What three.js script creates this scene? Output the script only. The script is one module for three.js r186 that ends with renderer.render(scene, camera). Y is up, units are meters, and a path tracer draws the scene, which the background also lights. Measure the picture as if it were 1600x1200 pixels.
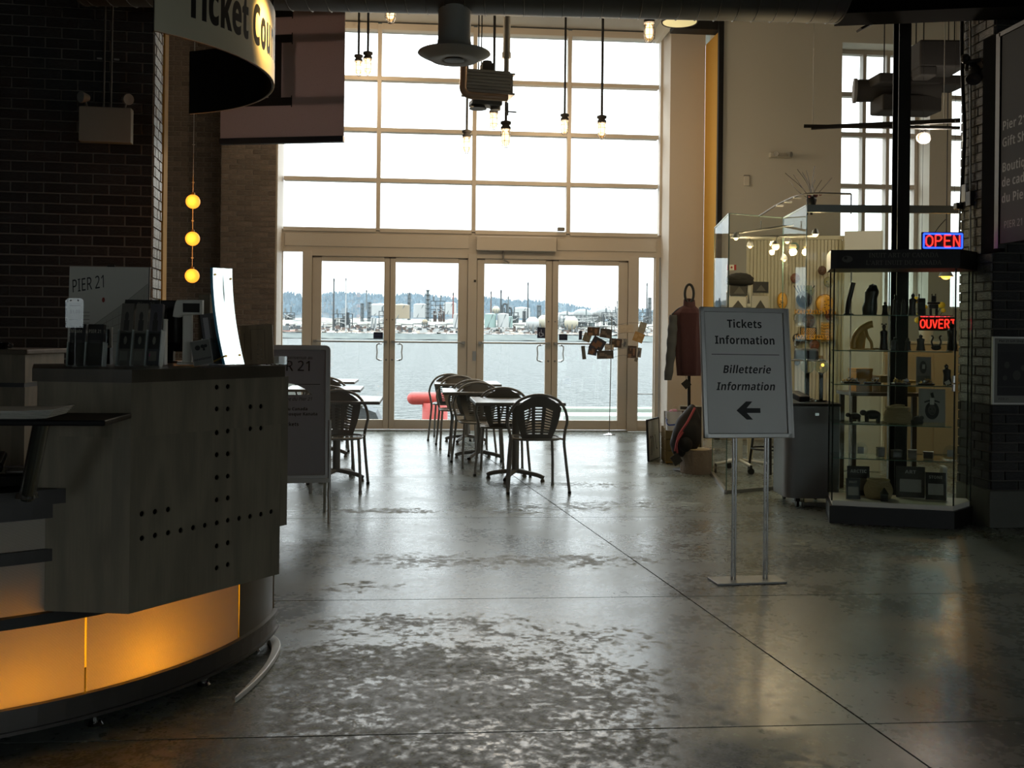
import * as THREE from 'three';
import { mergeGeometries } from 'three/addons/utils/BufferGeometryUtils.js';
import { RoundedBoxGeometry } from 'three/addons/geometries/RoundedBoxGeometry.js';
import { RectAreaLightUniformsLib } from 'three/addons/lights/RectAreaLightUniformsLib.js';
RectAreaLightUniformsLib.init();
// ---------------------------------------------------------------- camera, sky, light, exposure
const F = 1600, EYE = 1.35, YAW = THREE.MathUtils.degToRad(-4.9), ROLL = 0.011, HORIZON = 521;
const scene = new THREE.Scene();
const camera = new THREE.PerspectiveCamera(2 * Math.atan(600 / F) * 180 / Math.PI, 1600 / 1200, 0.05, 3000);
camera.rotation.order = 'YXZ';
camera.rotation.set(0, YAW, ROLL);
camera.position.set(0, EYE, 0);
camera.setViewOffset(1600, 1200, 0, 600 - HORIZON, 1600, 1200);
const renderer = new THREE.WebGLRenderer({ antialias: true });
renderer.toneMapping = THREE.LinearToneMapping;
renderer.toneMappingExposure = 1.38;
renderer.shadowMap.enabled = true;
{ // overcast winter sky: even white, a little brighter overhead
  const W = 64, H = 32, d = new Float32Array(W * H * 4);
  for (let r = 0; r < H; r++) for (let c = 0; c < W; c++) {
    const up = Math.sin(((r + 0.5) / H - 0.5) * Math.PI), k = up > 0 ? 1.9 + 3.7 * up : 0.8, i = (r * W + c) * 4;
    d[i] = k * 0.9; d[i + 1] = k * 1.0; d[i + 2] = k * 1.03; d[i + 3] = 1;
  }
  const t = new THREE.DataTexture(d, W, H, THREE.RGBAFormat, THREE.FloatType);
  t.mapping = THREE.EquirectangularReflectionMapping; t.magFilter = t.minFilter = THREE.LinearFilter; t.needsUpdate = true;
  scene.background = t;
}
const PENDANT = 1.35, GLOBE = 0.05, BASE_GLOW = 0.38, SHOP = 0.85;
// ---------------------------------------------------------------- helpers
const V = (x, y, z) => new THREE.Vector3(x, y, z);
function ray(px, py) {
  let u = px - 800, v = py - HORIZON; const c = Math.cos(ROLL), s = Math.sin(ROLL);
  [u, v] = [u * c + v * s, -u * s + v * c];
  return V(u / F, -v / F, -1).applyAxisAngle(V(0, 1, 0), YAW);
}
const P = (px, py, d) => ray(px, py).multiplyScalar(d).add(V(0, EYE, 0));            // a point at a measured depth
const G = (px, py, y = 0) => { const r = ray(px, py); return r.multiplyScalar((y - EYE) / r.y).add(V(0, EYE, 0)); };   // a point at a known height
const onPlane = (t, px, py, z = 0) => { t.updateMatrixWorld(); const q = t.worldToLocal(V(0, EYE, 0)), e = t.worldToLocal(V(0, EYE, 0).add(ray(px, py))).sub(q); return q.addScaledVector(e, (z - q.z) / e.z); };
const Zp = (px, py, z) => { const r = ray(px, py); return r.multiplyScalar(z / r.z).add(V(0, EYE, 0)); };
let seed = 7; const rnd = () => { seed = (seed * 1664525 + 1013904223) >>> 0; return seed / 4294967296; };
const rr = (a, b) => a + (b - a) * rnd();
const used = {};
function numbered(n) { used[n] = (used[n] ?? -1) + 1; return used[n] ? n + '_' + String(used[n]).padStart(3, '0') : n; }
function tag(o, label, category, group, kind) { o.userData.label = label; o.userData.category = category; if (group) o.userData.group = group; if (kind) o.userData.kind = kind; return o; }
function thing(name, label, category, pos = V(0, 0, 0), turn = 0, group) {
  const o = new THREE.Group(); o.name = numbered(name); o.position.copy(pos); o.rotation.y = turn; scene.add(o); return tag(o, label, category, group);
}
function struct(name) { const o = new THREE.Group(); o.name = name; o.userData.kind = 'structure'; scene.add(o); return o; }
function uvBox(g) { // metres
  const p = g.attributes.position, n = g.attributes.normal, uv = new Float32Array(p.count * 2);
  for (let i = 0; i < p.count; i++) {
    const ax = Math.abs(n.getX(i)), ay = Math.abs(n.getY(i)), az = Math.abs(n.getZ(i));
    if (ay >= ax && ay >= az) { uv[2 * i] = p.getX(i); uv[2 * i + 1] = -p.getZ(i); } else if (ax > az) { uv[2 * i] = p.getZ(i); uv[2 * i + 1] = p.getY(i); } else { uv[2 * i] = p.getX(i); uv[2 * i + 1] = p.getY(i); }
  }
  g.setAttribute('uv', new THREE.BufferAttribute(uv, 2)); return g;
}
function join(list) {
  if (!Array.isArray(list)) return list;
  if (list.length === 1) return list[0];
  const flat = list.map((g) => { let k = g.index ? g.toNonIndexed() : g.clone(); for (const a of Object.keys(k.attributes)) if (!['position', 'normal', 'uv'].includes(a)) k.deleteAttribute(a);
    if (!k.attributes.uv) k.setAttribute('uv', new THREE.BufferAttribute(new Float32Array(k.attributes.position.count * 2), 2)); k.clearGroups(); return k; });
  return mergeGeometries(flat);
}
function obj(name, geoms, material, parent = scene) {
  let g = join(geoms);
  if (material.userData.metres) uvBox(g);
  const m = new THREE.Mesh(g, material); m.name = parent === scene ? numbered(name) : name; m.castShadow = m.receiveShadow = true; parent.add(m);
  return m;
}
const objs = (name, geoms, material, parent) => geoms.map((g) => obj(name, g, material, parent));
const tr = (g, x = 0, y = 0, z = 0) => g.translate(x, y, z);
const bx = (w, h, d, x = 0, y = 0, z = 0) => tr(new THREE.BoxGeometry(w, h, d), x, y, z);
const rb = (w, h, d, x = 0, y = 0, z = 0, r = 0.005, s = 1) => tr(new RoundedBoxGeometry(w, h, d, s, Math.min(r, w / 2.01, h / 2.01, d / 2.01)), x, y, z);
const cyl = (r0, r1, h, x = 0, y = 0, z = 0, n = 20) => tr(new THREE.CylinderGeometry(r1, r0, h, n), x, y, z);      // r0 below, r1 above
const sph = (r, x = 0, y = 0, z = 0, n = 18) => tr(new THREE.SphereGeometry(r, n, Math.ceil(n * 0.7)), x, y, z);
const lathe = (pts, n = 28) => new THREE.LatheGeometry(pts.map(([a, b]) => new THREE.Vector2(a, b)), n);
const tube = (pts, r, n = 24, k = 8, closed = false) => new THREE.TubeGeometry(new THREE.CatmullRomCurve3(pts, closed, 'centripetal'), n, r, k, closed);
function bar(a, b, r, n = 10) { const d = b.clone().sub(a), g = new THREE.CylinderGeometry(r, r, d.length(), n); g.applyQuaternion(new THREE.Quaternion().setFromUnitVectors(V(0, 1, 0), d.clone().normalize())); return g.translate((a.x + b.x) / 2, (a.y + b.y) / 2, (a.z + b.z) / 2); }
const rot = (g, x = 0, y = 0, z = 0) => g.applyMatrix4(new THREE.Matrix4().makeRotationFromEuler(new THREE.Euler(x, y, z)));
const scl = (g, x, y, z) => g.scale(x, y, z);
function beam(a, b, w, h) { // a box running from a to b on a level line, width w across, height h
  const d = b.clone().sub(a), g = new THREE.BoxGeometry(d.length(), h, w); g.rotateY(-Math.atan2(d.z, d.x)); return g.translate((a.x + b.x) / 2, (a.y + b.y) / 2, (a.z + b.z) / 2);
}
// a sheet with thickness and, where wanted, holes: us and vs are the grid lines, at(u, v) the surface
function shell(us, vs, at, th, hole = () => false) {
  const pos = [], nor = [], uv = [], e = 1e-3;
  const U = (k) => us[0] + (us[us.length - 1] - us[0]) * k;
  const pt = (u, v) => at(u, v);
  const nm = (u, v) => { const a = pt(u + e, v).sub(pt(u - e, v)), b = pt(u, v + e).sub(pt(u, v - e)); return a.cross(b).normalize(); };
  const tri = (a, b, c, na, nb, nc, ua, ub, uc) => { for (const [p, n, t] of [[a, na, ua], [b, nb, ub], [c, nc, uc]]) { pos.push(p.x, p.y, p.z); nor.push(n.x, n.y, n.z); uv.push(t[0], t[1]); } };
  const quad = (a, b, c, d, n, t) => { tri(a, b, c, n[0], n[1], n[2], t[0], t[1], t[2]); tri(a, c, d, n[0], n[2], n[3], t[0], t[2], t[3]); };
  const solid = (i, j) => i >= 0 && j >= 0 && i < us.length - 1 && j < vs.length - 1 && !hole(i, j);
  const nrm = (k) => (k - us[0]) / (us[us.length - 1] - us[0]), nrv = (k) => (k - vs[0]) / (vs[vs.length - 1] - vs[0]);
  for (let i = 0; i < us.length - 1; i++) for (let j = 0; j < vs.length - 1; j++) {
    if (!solid(i, j)) continue;
    const c = [[us[i], vs[j]], [us[i + 1], vs[j]], [us[i + 1], vs[j + 1]], [us[i], vs[j + 1]]], f = c.map(([u, v]) => pt(u, v)), n = c.map(([u, v]) => nm(u, v)), b = f.map((p, k) => p.clone().addScaledVector(n[k], -th)), t = c.map(([u, v]) => [nrm(u), nrv(v)]);
    quad(f[0], f[1], f[2], f[3], n, t);
    const m = n.map((q) => q.clone().negate());
    quad(b[1], b[0], b[3], b[2], [m[1], m[0], m[3], m[2]], [t[1], t[0], t[3], t[2]]);
    const side = (k, l) => { const s = f[l].clone().sub(f[k]).cross(n[k]).normalize(); quad(f[l], f[k], b[k], b[l], [s, s, s, s], [t[l], t[k], t[k], t[l]]); };
    if (!solid(i, j - 1)) side(0, 1); if (!solid(i + 1, j)) side(1, 2); if (!solid(i, j + 1)) side(2, 3); if (!solid(i - 1, j)) side(3, 0);
  }
  const g = new THREE.BufferGeometry();
  g.setAttribute('position', new THREE.Float32BufferAttribute(pos, 3)); g.setAttribute('normal', new THREE.Float32BufferAttribute(nor, 3)); g.setAttribute('uv', new THREE.Float32BufferAttribute(uv, 2));
  return g;
}
const steps = (a, b, n) => Array.from({ length: n + 1 }, (_, i) => a + (b - a) * i / n);
// noise
const hash = (x, y, s) => { let h = Math.imul(x | 0, 374761393) ^ Math.imul(y | 0, 668265263) ^ Math.imul(s | 0, 2147483647 - 58); h = Math.imul(h ^ (h >>> 13), 1274126177); return ((h ^ (h >>> 16)) >>> 0) / 4294967296; };
const vnoise = (x, y, s) => { const ix = Math.floor(x), iy = Math.floor(y), fx = x - ix, fy = y - iy, u = fx * fx * (3 - 2 * fx), v = fy * fy * (3 - 2 * fy); const a = hash(ix, iy, s), b = hash(ix + 1, iy, s), c = hash(ix, iy + 1, s), d = hash(ix + 1, iy + 1, s); return a + (b - a) * u + (c - a) * v + (a - b - c + d) * u * v; };
const fbm = (x, y, s, n = 4) => { let t = 0, a = 0.5, w = 0; for (let i = 0; i < n; i++) { t += a * vnoise(x, y, s + i * 17); w += a; x *= 2.03; y *= 2.03; a *= 0.5; } return t / w; };
function dataTex(W, H, fill, srgb, wrap = THREE.RepeatWrapping) {
  const d = new Uint8Array(W * H * 4);
  for (let y = 0; y < H; y++) for (let x = 0; x < W; x++) { const c = fill(x, y), i = (y * W + x) * 4; d[i] = c[0]; d[i + 1] = c[1]; d[i + 2] = c[2]; d[i + 3] = 255; }
  const t = new THREE.DataTexture(d, W, H, THREE.RGBAFormat); t.magFilter = THREE.LinearFilter; t.minFilter = THREE.LinearMipmapLinearFilter; t.generateMipmaps = true; t.wrapS = t.wrapT = wrap; if (srgb) t.colorSpace = THREE.SRGBColorSpace; t.needsUpdate = true; return t;
}
function canvasTex(w, h, draw) { const c = document.createElement('canvas'); c.width = w; c.height = h; draw(c.getContext('2d'), w, h); const t = new THREE.CanvasTexture(c); t.colorSpace = THREE.SRGBColorSpace; return t; }
const mat = (color, roughness = 0.6, metalness = 0, more = {}) => { const { metres, ...rest } = more; const m = new THREE.MeshPhysicalMaterial({ color, roughness, metalness, ...rest }); if (metres) m.userData.metres = true; return m; };
const printed = (w, h, draw, rough = 0.6) => mat('#ffffff', rough, 0, { map: canvasTex(w, h, draw) });
const glow = (color, strength, base = '#222222') => mat(base, 0.5, 0, { emissive: color, emissiveIntensity: strength });
// ---------------------------------------------------------------- materials
const tGrain = dataTex(256, 256, (x, y) => { const k = 128 + 90 * (fbm(x / 9, y / 9, 3, 4) - 0.5) + 60 * (hash(x, y, 5) - 0.5); return [k, k, k]; });
const tFine = tGrain.clone(); tFine.repeat.set(3, 3);
const tBrick = dataTex(256, 128, (x, y) => { const k = 0.72 + 0.5 * (fbm(x / 22, y / 16, 31, 4) - 0.4) + 0.16 * (hash(x, y, 9) - 0.5), s = Math.max(0, Math.min(255, 235 * k)); return [s, s, s]; }, true);
const tPly = dataTex(512, 512, (x, y) => { const w = fbm(x / 60, y / 260, 41, 3) * 9, g = 0.5 + 0.5 * Math.sin((x / 34 + w) * 2), k = 0.86 + 0.09 * g + 0.07 * (fbm(x / 3, y / 40, 44, 3) - 0.5) ; return [238 * k, 226 * k, 205 * k]; }, true);
const tStreak = dataTex(128, 256, (x, y) => { const k = 255 * fbm(x / 40, y / 190, 97, 2); return [k, k, k]; });
const M = {
  frame: mat('#c3baad', 0.5, 0, { bumpMap: tFine, bumpScale: 0.0002, metres: 1 }),
  plaster: mat('#cdc7be', 0.9, 0, { bumpMap: tGrain, bumpScale: 0.001, metres: 1 }),
  shopwall: mat('#d6d4ca', 0.9, 0, { bumpMap: tGrain, bumpScale: 0.001, metres: 1 }),
  ochre: mat('#c79a45', 0.85, 0, { bumpMap: tGrain, bumpScale: 0.001, metres: 1 }),
  white: mat('#d8d8d2', 0.6), offwhite: mat('#c9c6bb', 0.6), paper: mat('#dcdad2', 0.8),
  ceiling: mat('#a3a19b', 0.95, 0, { bumpMap: tGrain, bumpScale: 0.001, metres: 1 }),
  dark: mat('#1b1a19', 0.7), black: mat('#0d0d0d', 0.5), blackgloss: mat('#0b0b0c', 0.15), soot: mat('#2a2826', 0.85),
  duct: mat('#585856', 0.5, 0.5), duct2: mat('#9a9a94', 0.5, 0.1),
  steel: mat('#1f1f20', 0.55, 0.3), alu: mat('#a3a3a0', 0.36, 0.8), chrome: mat('#c6c6c6', 0.16, 1), brass: mat('#b08a45', 0.3, 0.9),
  gun: mat('#8b8a87', 0.4, 0.2), gun2: mat('#787673', 0.45, 0.15), tabletop: mat('#9a9a99', 0.3, 0.6),
  ply: mat('#98958d', 0.6, 0, { map: tPly, metres: 1 }), plydark: mat('#6f685c', 0.6, 0, { map: tPly, metres: 1 }),
  mortar: mat('#7d7872', 0.95, 0, { bumpMap: tGrain, bumpScale: 0.002, metres: 1 }),
  mortarpale: mat('#8f8880', 0.95, 0, { bumpMap: tGrain, bumpScale: 0.002, metres: 1 }),
  mortarlight: mat('#5a5751', 0.95, 0, { bumpMap: tGrain, bumpScale: 0.002, metres: 1 }),
  concrete: mat('#565751', 0.9, 0, { bumpMap: tGrain, bumpScale: 0.003, metres: 1 }),
  glass: mat('#ffffff', 0.0, 0, { transmission: 1, thickness: 0, ior: 1.5 }),
  shopglass: mat('#f7faf8', 0.0, 0, { specularIntensity: 0.22, transmission: 1, thickness: 0, ior: 1.5 }),
  acrylic: mat('#f4f6f6', 0.02, 0, { transmission: 1, thickness: 0, ior: 1.45 }),
  edgeglow: mat('#e9efec', 0.25, 0, { transmission: 0.35, thickness: 0 }),  // clear acrylic whose bright edge glow is put into a pale colour
  glassedge: mat('#5f7a70', 0.2, 0),
  rubber: mat('#151515', 0.8),
};
const warm = '#ffc27a';
const brickSet = (list, r = 0.85) => list.map((c) => mat(c, r, 0, { map: tBrick, bumpMap: tBrick, bumpScale: 0.002 }));
const BR = { dark: brickSet(['#424345', '#494a4b', '#3c3d3f', '#4f4e4e', '#454648']), brown: brickSet(['#a3948a', '#978a80', '#ab9b90', '#9f9085', '#93867c']), pale: brickSet(['#dcdacd', '#d2d0c4', '#e2dfd4', '#d6d3c8'], 0.5), grey: brickSet(['#a3a09a', '#94918b', '#aba8a1', '#8b8984'], 0.7) };  // pale set: window light on the wall end put into the brick colour
// ---------------------------------------------------------------- brickwork: each brick in view is a mesh of its own
const brickGeo = new Map();
function brickGeometry(w, h, d) {
  const k = [w, h, d].map((q) => q.toFixed(3)).join();
  if (!brickGeo.has(k)) { const b = new THREE.BoxGeometry(w, h, d); brickGeo.set(k, b); }
  return brickGeo.get(k);
}
// frame(u, y, proud) gives a point; one course after another of stretchers along u
function bricks(parent, { u0, u1, y0, y1, place, turn, mats, single, L = 0.203, H = 0.0677, joint = 0.010, depth = 0.05, name = 'brick', shift = 0 }) {
  const rest = []; const rows = Math.floor((y1 - y0) / H);
  let made = 0;
  for (let r = 0; r < rows; r++) {
    let u = u0 - ((r + shift) % 2 ? L / 2 : 0);
    while (u < u1 - 0.001) {
      const a = Math.max(u, u0), b = Math.min(u + L, u1), w = b - a - joint; u += L;
      if (w < 0.02) continue;
      const uc = (a + b) / 2, y = y0 + r * H + H / 2, g = brickGeometry(Math.round(w * 100) / 100, H - joint, depth), m = mats[Math.floor(rnd() * mats.length)], pr = rr(0.004, 0.0085);
      const p = place(uc, y, pr - depth / 2);
      if (made < 296 && (!single || single(uc, y))) { const o = new THREE.Mesh(g, m); o.name = name; o.position.copy(p); o.rotation.set(rr(-1, 1) * 0.004, turn + rr(-1, 1) * 0.006, rr(-1, 1) * 0.004); o.castShadow = o.receiveShadow = true; parent.add(o); made++; }
      else { const k = g.clone(); k.applyMatrix4(new THREE.Matrix4().makeRotationY(turn)); k.translate(p.x, p.y, p.z); rest.push(k); }
    }
  }
  if (rest.length) { const o = obj('brickwork', rest, mats[0], parent); o.userData.kind = 'stuff'; }
}
const CARD_LABELS = ['brown landscape postcard highest near the pole of the card stand', 'dark tilted postcard just below the arch of wires', 'olive postcard half hidden behind the brown landscape card', 'blue and tan postcard tilted most steeply on the stand', 'postcard with a building at the middle of the stand', 'small upright pale postcard beside the building postcard', 'narrow upright grey card hanging beside the water', 'dark blue postcard at the lower corner of the tilted group', 'wide brown postcard lowest beside the pole', 'blank cream postcard in front of the door stile', 'pale grey card overlapping the sidelight glass highest up', 'yellow ochre card tilted under the pale grey card', 'brown and white postcard low in front of the door stile', 'small dark card low at the sidelight edge', 'small navy card nearest the push bar', 'small cream card squeezed between the tilted postcards', 'tiny olive card hanging lowest of all by the sidelight'];
// ================================================================ THE SETTING
// ---------------------------------------------------------------- polished concrete floor, sawn into slabs
const spots = [ // worn places where the polish is gone, measured on the floor: centre, half sizes, strength
  [690, 1100, 0.95, 0.42, 0.95], [560, 1180, 0.8, 0.3, 0.9], [900, 1185, 0.7, 0.25, 0.7], [600, 1045, 0.62, 0.30, 1], [500, 1065, 0.34, 0.22, 0.9], [760, 1075, 0.5, 0.24, 0.8], [690, 1120, 0.6, 0.12, 0.5], [800, 877, 0.9, 0.16, 0.8], [640, 872, 0.5, 0.12, 0.6], [610, 798, 0.35, 0.10, 0.9], [780, 800, 0.4, 0.14, 0.5],
  [560, 918, 0.2, 0.1, 0.5], [640, 975, 0.5, 0.14, 0.55], [880, 1000, 0.4, 0.2, 0.4], [960, 790, 0.6, 0.2, 0.5], [860, 758, 0.6, 0.15, 0.5], [420, 1160, 0.5, 0.2, 0.4], [1000, 1180, 0.6, 0.2, 0.4], [1130, 850, 0.6, 0.3, 0.25],
].map(([px, py, a, b, k]) => { const g = G(px, py); return [g.x, g.z, a, b, k]; });
const FT = 12, FN = 2048, worn = new Float32Array(FN * FN);
const floorCell = (x, y) => [-4 + (x + 0.5) / FN * FT, -(2 + (y + 0.5) / FN * FT)];
const rgbFloor = new Uint8Array(FN * FN * 4), roughFloor = new Uint8Array(FN * FN * 4);
for (let y = 0; y < FN; y++) for (let x = 0; x < FN; x++) {
  const [wx, wz] = floorCell(x, y), i = (y * FN + x) * 4;
  const big = fbm(wx * 0.7, wz * 0.7, 61, 3), mid = fbm(wx * 3.1 + big * 2, wz * 3.6, 67, 4), fine = fbm(wx * 44, wz * 44, 71, 3), tiny = hash(x, y, 77);
  let s = 0; for (const [sx, sz, a, b, k] of spots) { const q = ((wx - sx) / a) ** 2 + ((wz - sz) / b) ** 2; if (q < 3) s = Math.max(s, k * Math.max(0, 1.25 - q * 0.62)); }
  const m2 = fbm(wx * 15 + mid * 2, wz * 17, 83, 4), edge = s + (big - 0.5) * 0.8 + (m2 - 0.5) * 1.9 + (fine - 0.5) * 1.7 + (tiny - 0.5) * 0.7 - 0.36;
  const w = s > 0 ? Math.min(1, Math.max(0, edge * 1.9)) * (0.7 + 0.6 * (fine - 0.2)) : 0, scuff = Math.min(1, Math.max(0, (mid * 0.35 + m2 * 0.35 + fine * 0.5 - 0.70) * 4)) * 0.6;
  const pale = w > 0.05 && fine + tiny * 0.3 > 0.84 ? 0.45 : 0;
  const base = 0.92 + 0.26 * (big - 0.5) + 0.30 * (mid - 0.5) + 0.16 * (fine - 0.5) + 0.05 * (tiny - 0.5);
  const dark = 1 - 0.36 * w - 0.06 * scuff + pale;
  rgbFloor[i] = Math.min(255, 120 * base * dark * (1 + 0.02 * w)); rgbFloor[i + 1] = Math.min(255, 128 * base * dark); rgbFloor[i + 2] = Math.min(255, 123 * base * dark * (1 - 0.12 * w)); rgbFloor[i + 3] = 255;
  const ro = 0.27 + 0.14 * (mid - 0.4) + 0.10 * (fine - 0.5) + 0.30 * w + 0.12 * scuff; const q = Math.max(20, Math.min(235, ro * 255));
  roughFloor[i] = roughFloor[i + 1] = roughFloor[i + 2] = q; roughFloor[i + 3] = 255;
}
function floorTex(d, srgb) { const t = new THREE.DataTexture(d, FN, FN, THREE.RGBAFormat); t.magFilter = THREE.LinearFilter; t.minFilter = THREE.LinearMipmapLinearFilter; t.generateMipmaps = true; t.wrapS = t.wrapT = THREE.MirroredRepeatWrapping; t.repeat.set(1 / FT, 1 / FT); t.offset.set(4 / FT, -2 / FT); if (srgb) t.colorSpace = THREE.SRGBColorSpace; t.needsUpdate = true; return t; }
const floorMat = mat('#ffffff', 1, 0, { map: floorTex(rgbFloor, true), roughnessMap: floorTex(roughFloor), bumpMap: tGrain, bumpScale: 0.0006, metres: 1, specularIntensity: 1, ior: 1.55 });
{
  const floor = struct('floor');
  const lx = (z) => 0.96 + (z + 8.763) * 0.1126, gap = 0.004;                 // the long sawn joint
  const zs = [7, 3.2, 0.6, -1.6, -3.457, -5.2, -7.48, -9.6, -11.8, -14.06];
  for (let i = 0; i < zs.length - 1; i++) for (const side of [-1, 1]) {
    const z0 = zs[i] - gap, z1 = zs[i + 1] + gap, s = new THREE.Shape();
    const a = side < 0 ? -7 : lx(z0) + gap, b = side < 0 ? lx(z0) - gap : 10, c = side < 0 ? lx(z1) - gap : 10, d = side < 0 ? -7 : lx(z1) + gap;
    s.moveTo(a, -z0); s.lineTo(b, -z0); s.lineTo(c, -z1); s.lineTo(d, -z1); s.closePath();
    const g = new THREE.ExtrudeGeometry(s, { depth: 0.05, bevelEnabled: false }); g.rotateX(-Math.PI / 2); g.translate(0, -0.05, 0);
    obj('slab', g, floorMat, floor);
  }
  obj('subfloor', bx(17, 0.2, 21.2, 1.5, -0.125, -3.5), M.dark, floor);
}
// ---------------------------------------------------------------- shell: ceilings, outer walls
{
  const c = struct('ceiling');
  obj('ceiling_deck', bx(18, 0.25, 9, 1.5, 5.725, -10.2), M.ceiling, c);
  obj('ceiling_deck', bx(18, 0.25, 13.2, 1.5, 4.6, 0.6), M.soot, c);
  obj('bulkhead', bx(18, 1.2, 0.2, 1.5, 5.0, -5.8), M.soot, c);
  const t = struct('trim_1'); // pale channel and dark beam where the ceiling meets the pillar
  obj('ceiling_channel', bx(0.06, 0.2, 2.2, 3.18, 5.5, -12.9), M.offwhite, t);
  obj('ceiling_beam', bx(0.85, 0.16, 0.25, 3.62, 5.42, -13.2), M.dark, t);
}
{
  const l = struct('wall_left'); obj('masonry', bx(0.25, 6, 21.5, -7.1, 2.8, -3.5), M.mortar, l);
  const r = struct('wall_right'); obj('masonry', bx(0.25, 6, 21.5, 10.1, 2.8, -3.5), M.shopwall, r);
  // glazed openings added behind the camera to fill counter, signs and brick with daylight
  const f = struct('wall_front'), open = [[-6.6, -3.7, 2.8, 9], [4.3, 8.9, 3.3, 10]]; let x = -7.2;
  for (const [a, b, t] of open) { obj('plaster', [bx(a - x, 6, 0.25, (a + x) / 2, 2.8, 7.1), bx(b - a, 5.8 - t, 0.25, (a + b) / 2, (5.8 + t) / 2, 7.1)], M.shopwall, f); x = b; }
  obj('plaster', bx(10.2 - x, 6, 0.25, (10.2 + x) / 2, 2.8, 7.1), M.shopwall, f);
  for (const [a, b, t, n] of open) { const g = struct('window_' + n); for (const q of steps(a + 0.04, b - 0.04, 4)) obj('mullion', bx(0.07, t, 0.14, q, t / 2, 7.1), M.frame, g); for (const y of [0.04, t - 0.04]) obj('transom', bx(b - a, 0.07, 0.12, (a + b) / 2, y, 7.1), M.frame, g); obj('pane', bx(b - a, t, 0.002, (a + b) / 2, t / 2, 7.08), M.glass, g); }  // unseen windows, added for fill daylight
}
// ---------------------------------------------------------------- near brick wall behind the ticket counter, its end bricks coloured pale in place of window light
const CA = P(237, 420, 6.8), nA = ray(528, 518), turnA = Math.atan2(-nA.x, -nA.z);
{
  const w = struct('wall_counter'); w.position.set(CA.x, 0, CA.z); w.rotation.y = turnA;
  obj('masonry', [bx(5, 4.6, 0.308, -2.506, 2.3, -0.16)], M.mortar, w);
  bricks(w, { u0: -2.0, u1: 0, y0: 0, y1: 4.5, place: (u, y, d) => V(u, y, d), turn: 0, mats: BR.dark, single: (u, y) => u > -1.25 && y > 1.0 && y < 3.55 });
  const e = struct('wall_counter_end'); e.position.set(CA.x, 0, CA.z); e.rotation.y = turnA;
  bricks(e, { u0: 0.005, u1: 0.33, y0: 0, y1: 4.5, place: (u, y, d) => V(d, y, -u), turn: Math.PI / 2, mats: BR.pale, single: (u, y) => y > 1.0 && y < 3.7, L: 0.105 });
  obj('ochre_lining', bx(0.2, 4.5, 0.16, -0.085, 2.25, -0.42), M.ochre, e);
}
// ---------------------------------------------------------------- far brick alcove and the brick pier beside the window
const xAlc = Zp(344, 400, -13.65).x, zW = -14.1;
{
  const w = struct('wall_alcove');
  obj('masonry', bx(5.2, 5.8, 0.25, -4.6, 2.9, zW - 0.125), M.mortarpale, w);
  bricks(w, { u0: -4.2, u1: xAlc + 0.02, y0: 0.9, y1: 5.55, place: (u, y, d) => V(u, y, zW + d), turn: 0, mats: BR.brown, single: (u, y) => u > Zp(255, 400, zW).x });
  const p = struct('pier_brick'); const xr = Zp(430, 400, -13.65).x;
  obj('masonry', bx(xr - xAlc, 5.6, 0.6, (xr + xAlc) / 2, 2.8, -13.95), M.mortarpale, p);
  bricks(p, { u0: xAlc, u1: xr, y0: 0, y1: 5.55, place: (u, y, d) => V(u, y, -13.65 + d), turn: 0, mats: BR.brown, single: (u, y) => y > 0.9 && y < 4.2 });
  obj('plaster_return', bx(0.02, 5.6, 0.6, xr + 0.012, 2.8, -13.95), M.frame, p);
  const x = struct('wall_alcove_side'); obj('plaster', bx(0.2, 5.6, 8, -4.4, 2.8, -10.4), M.mortar, x);
}
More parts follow.
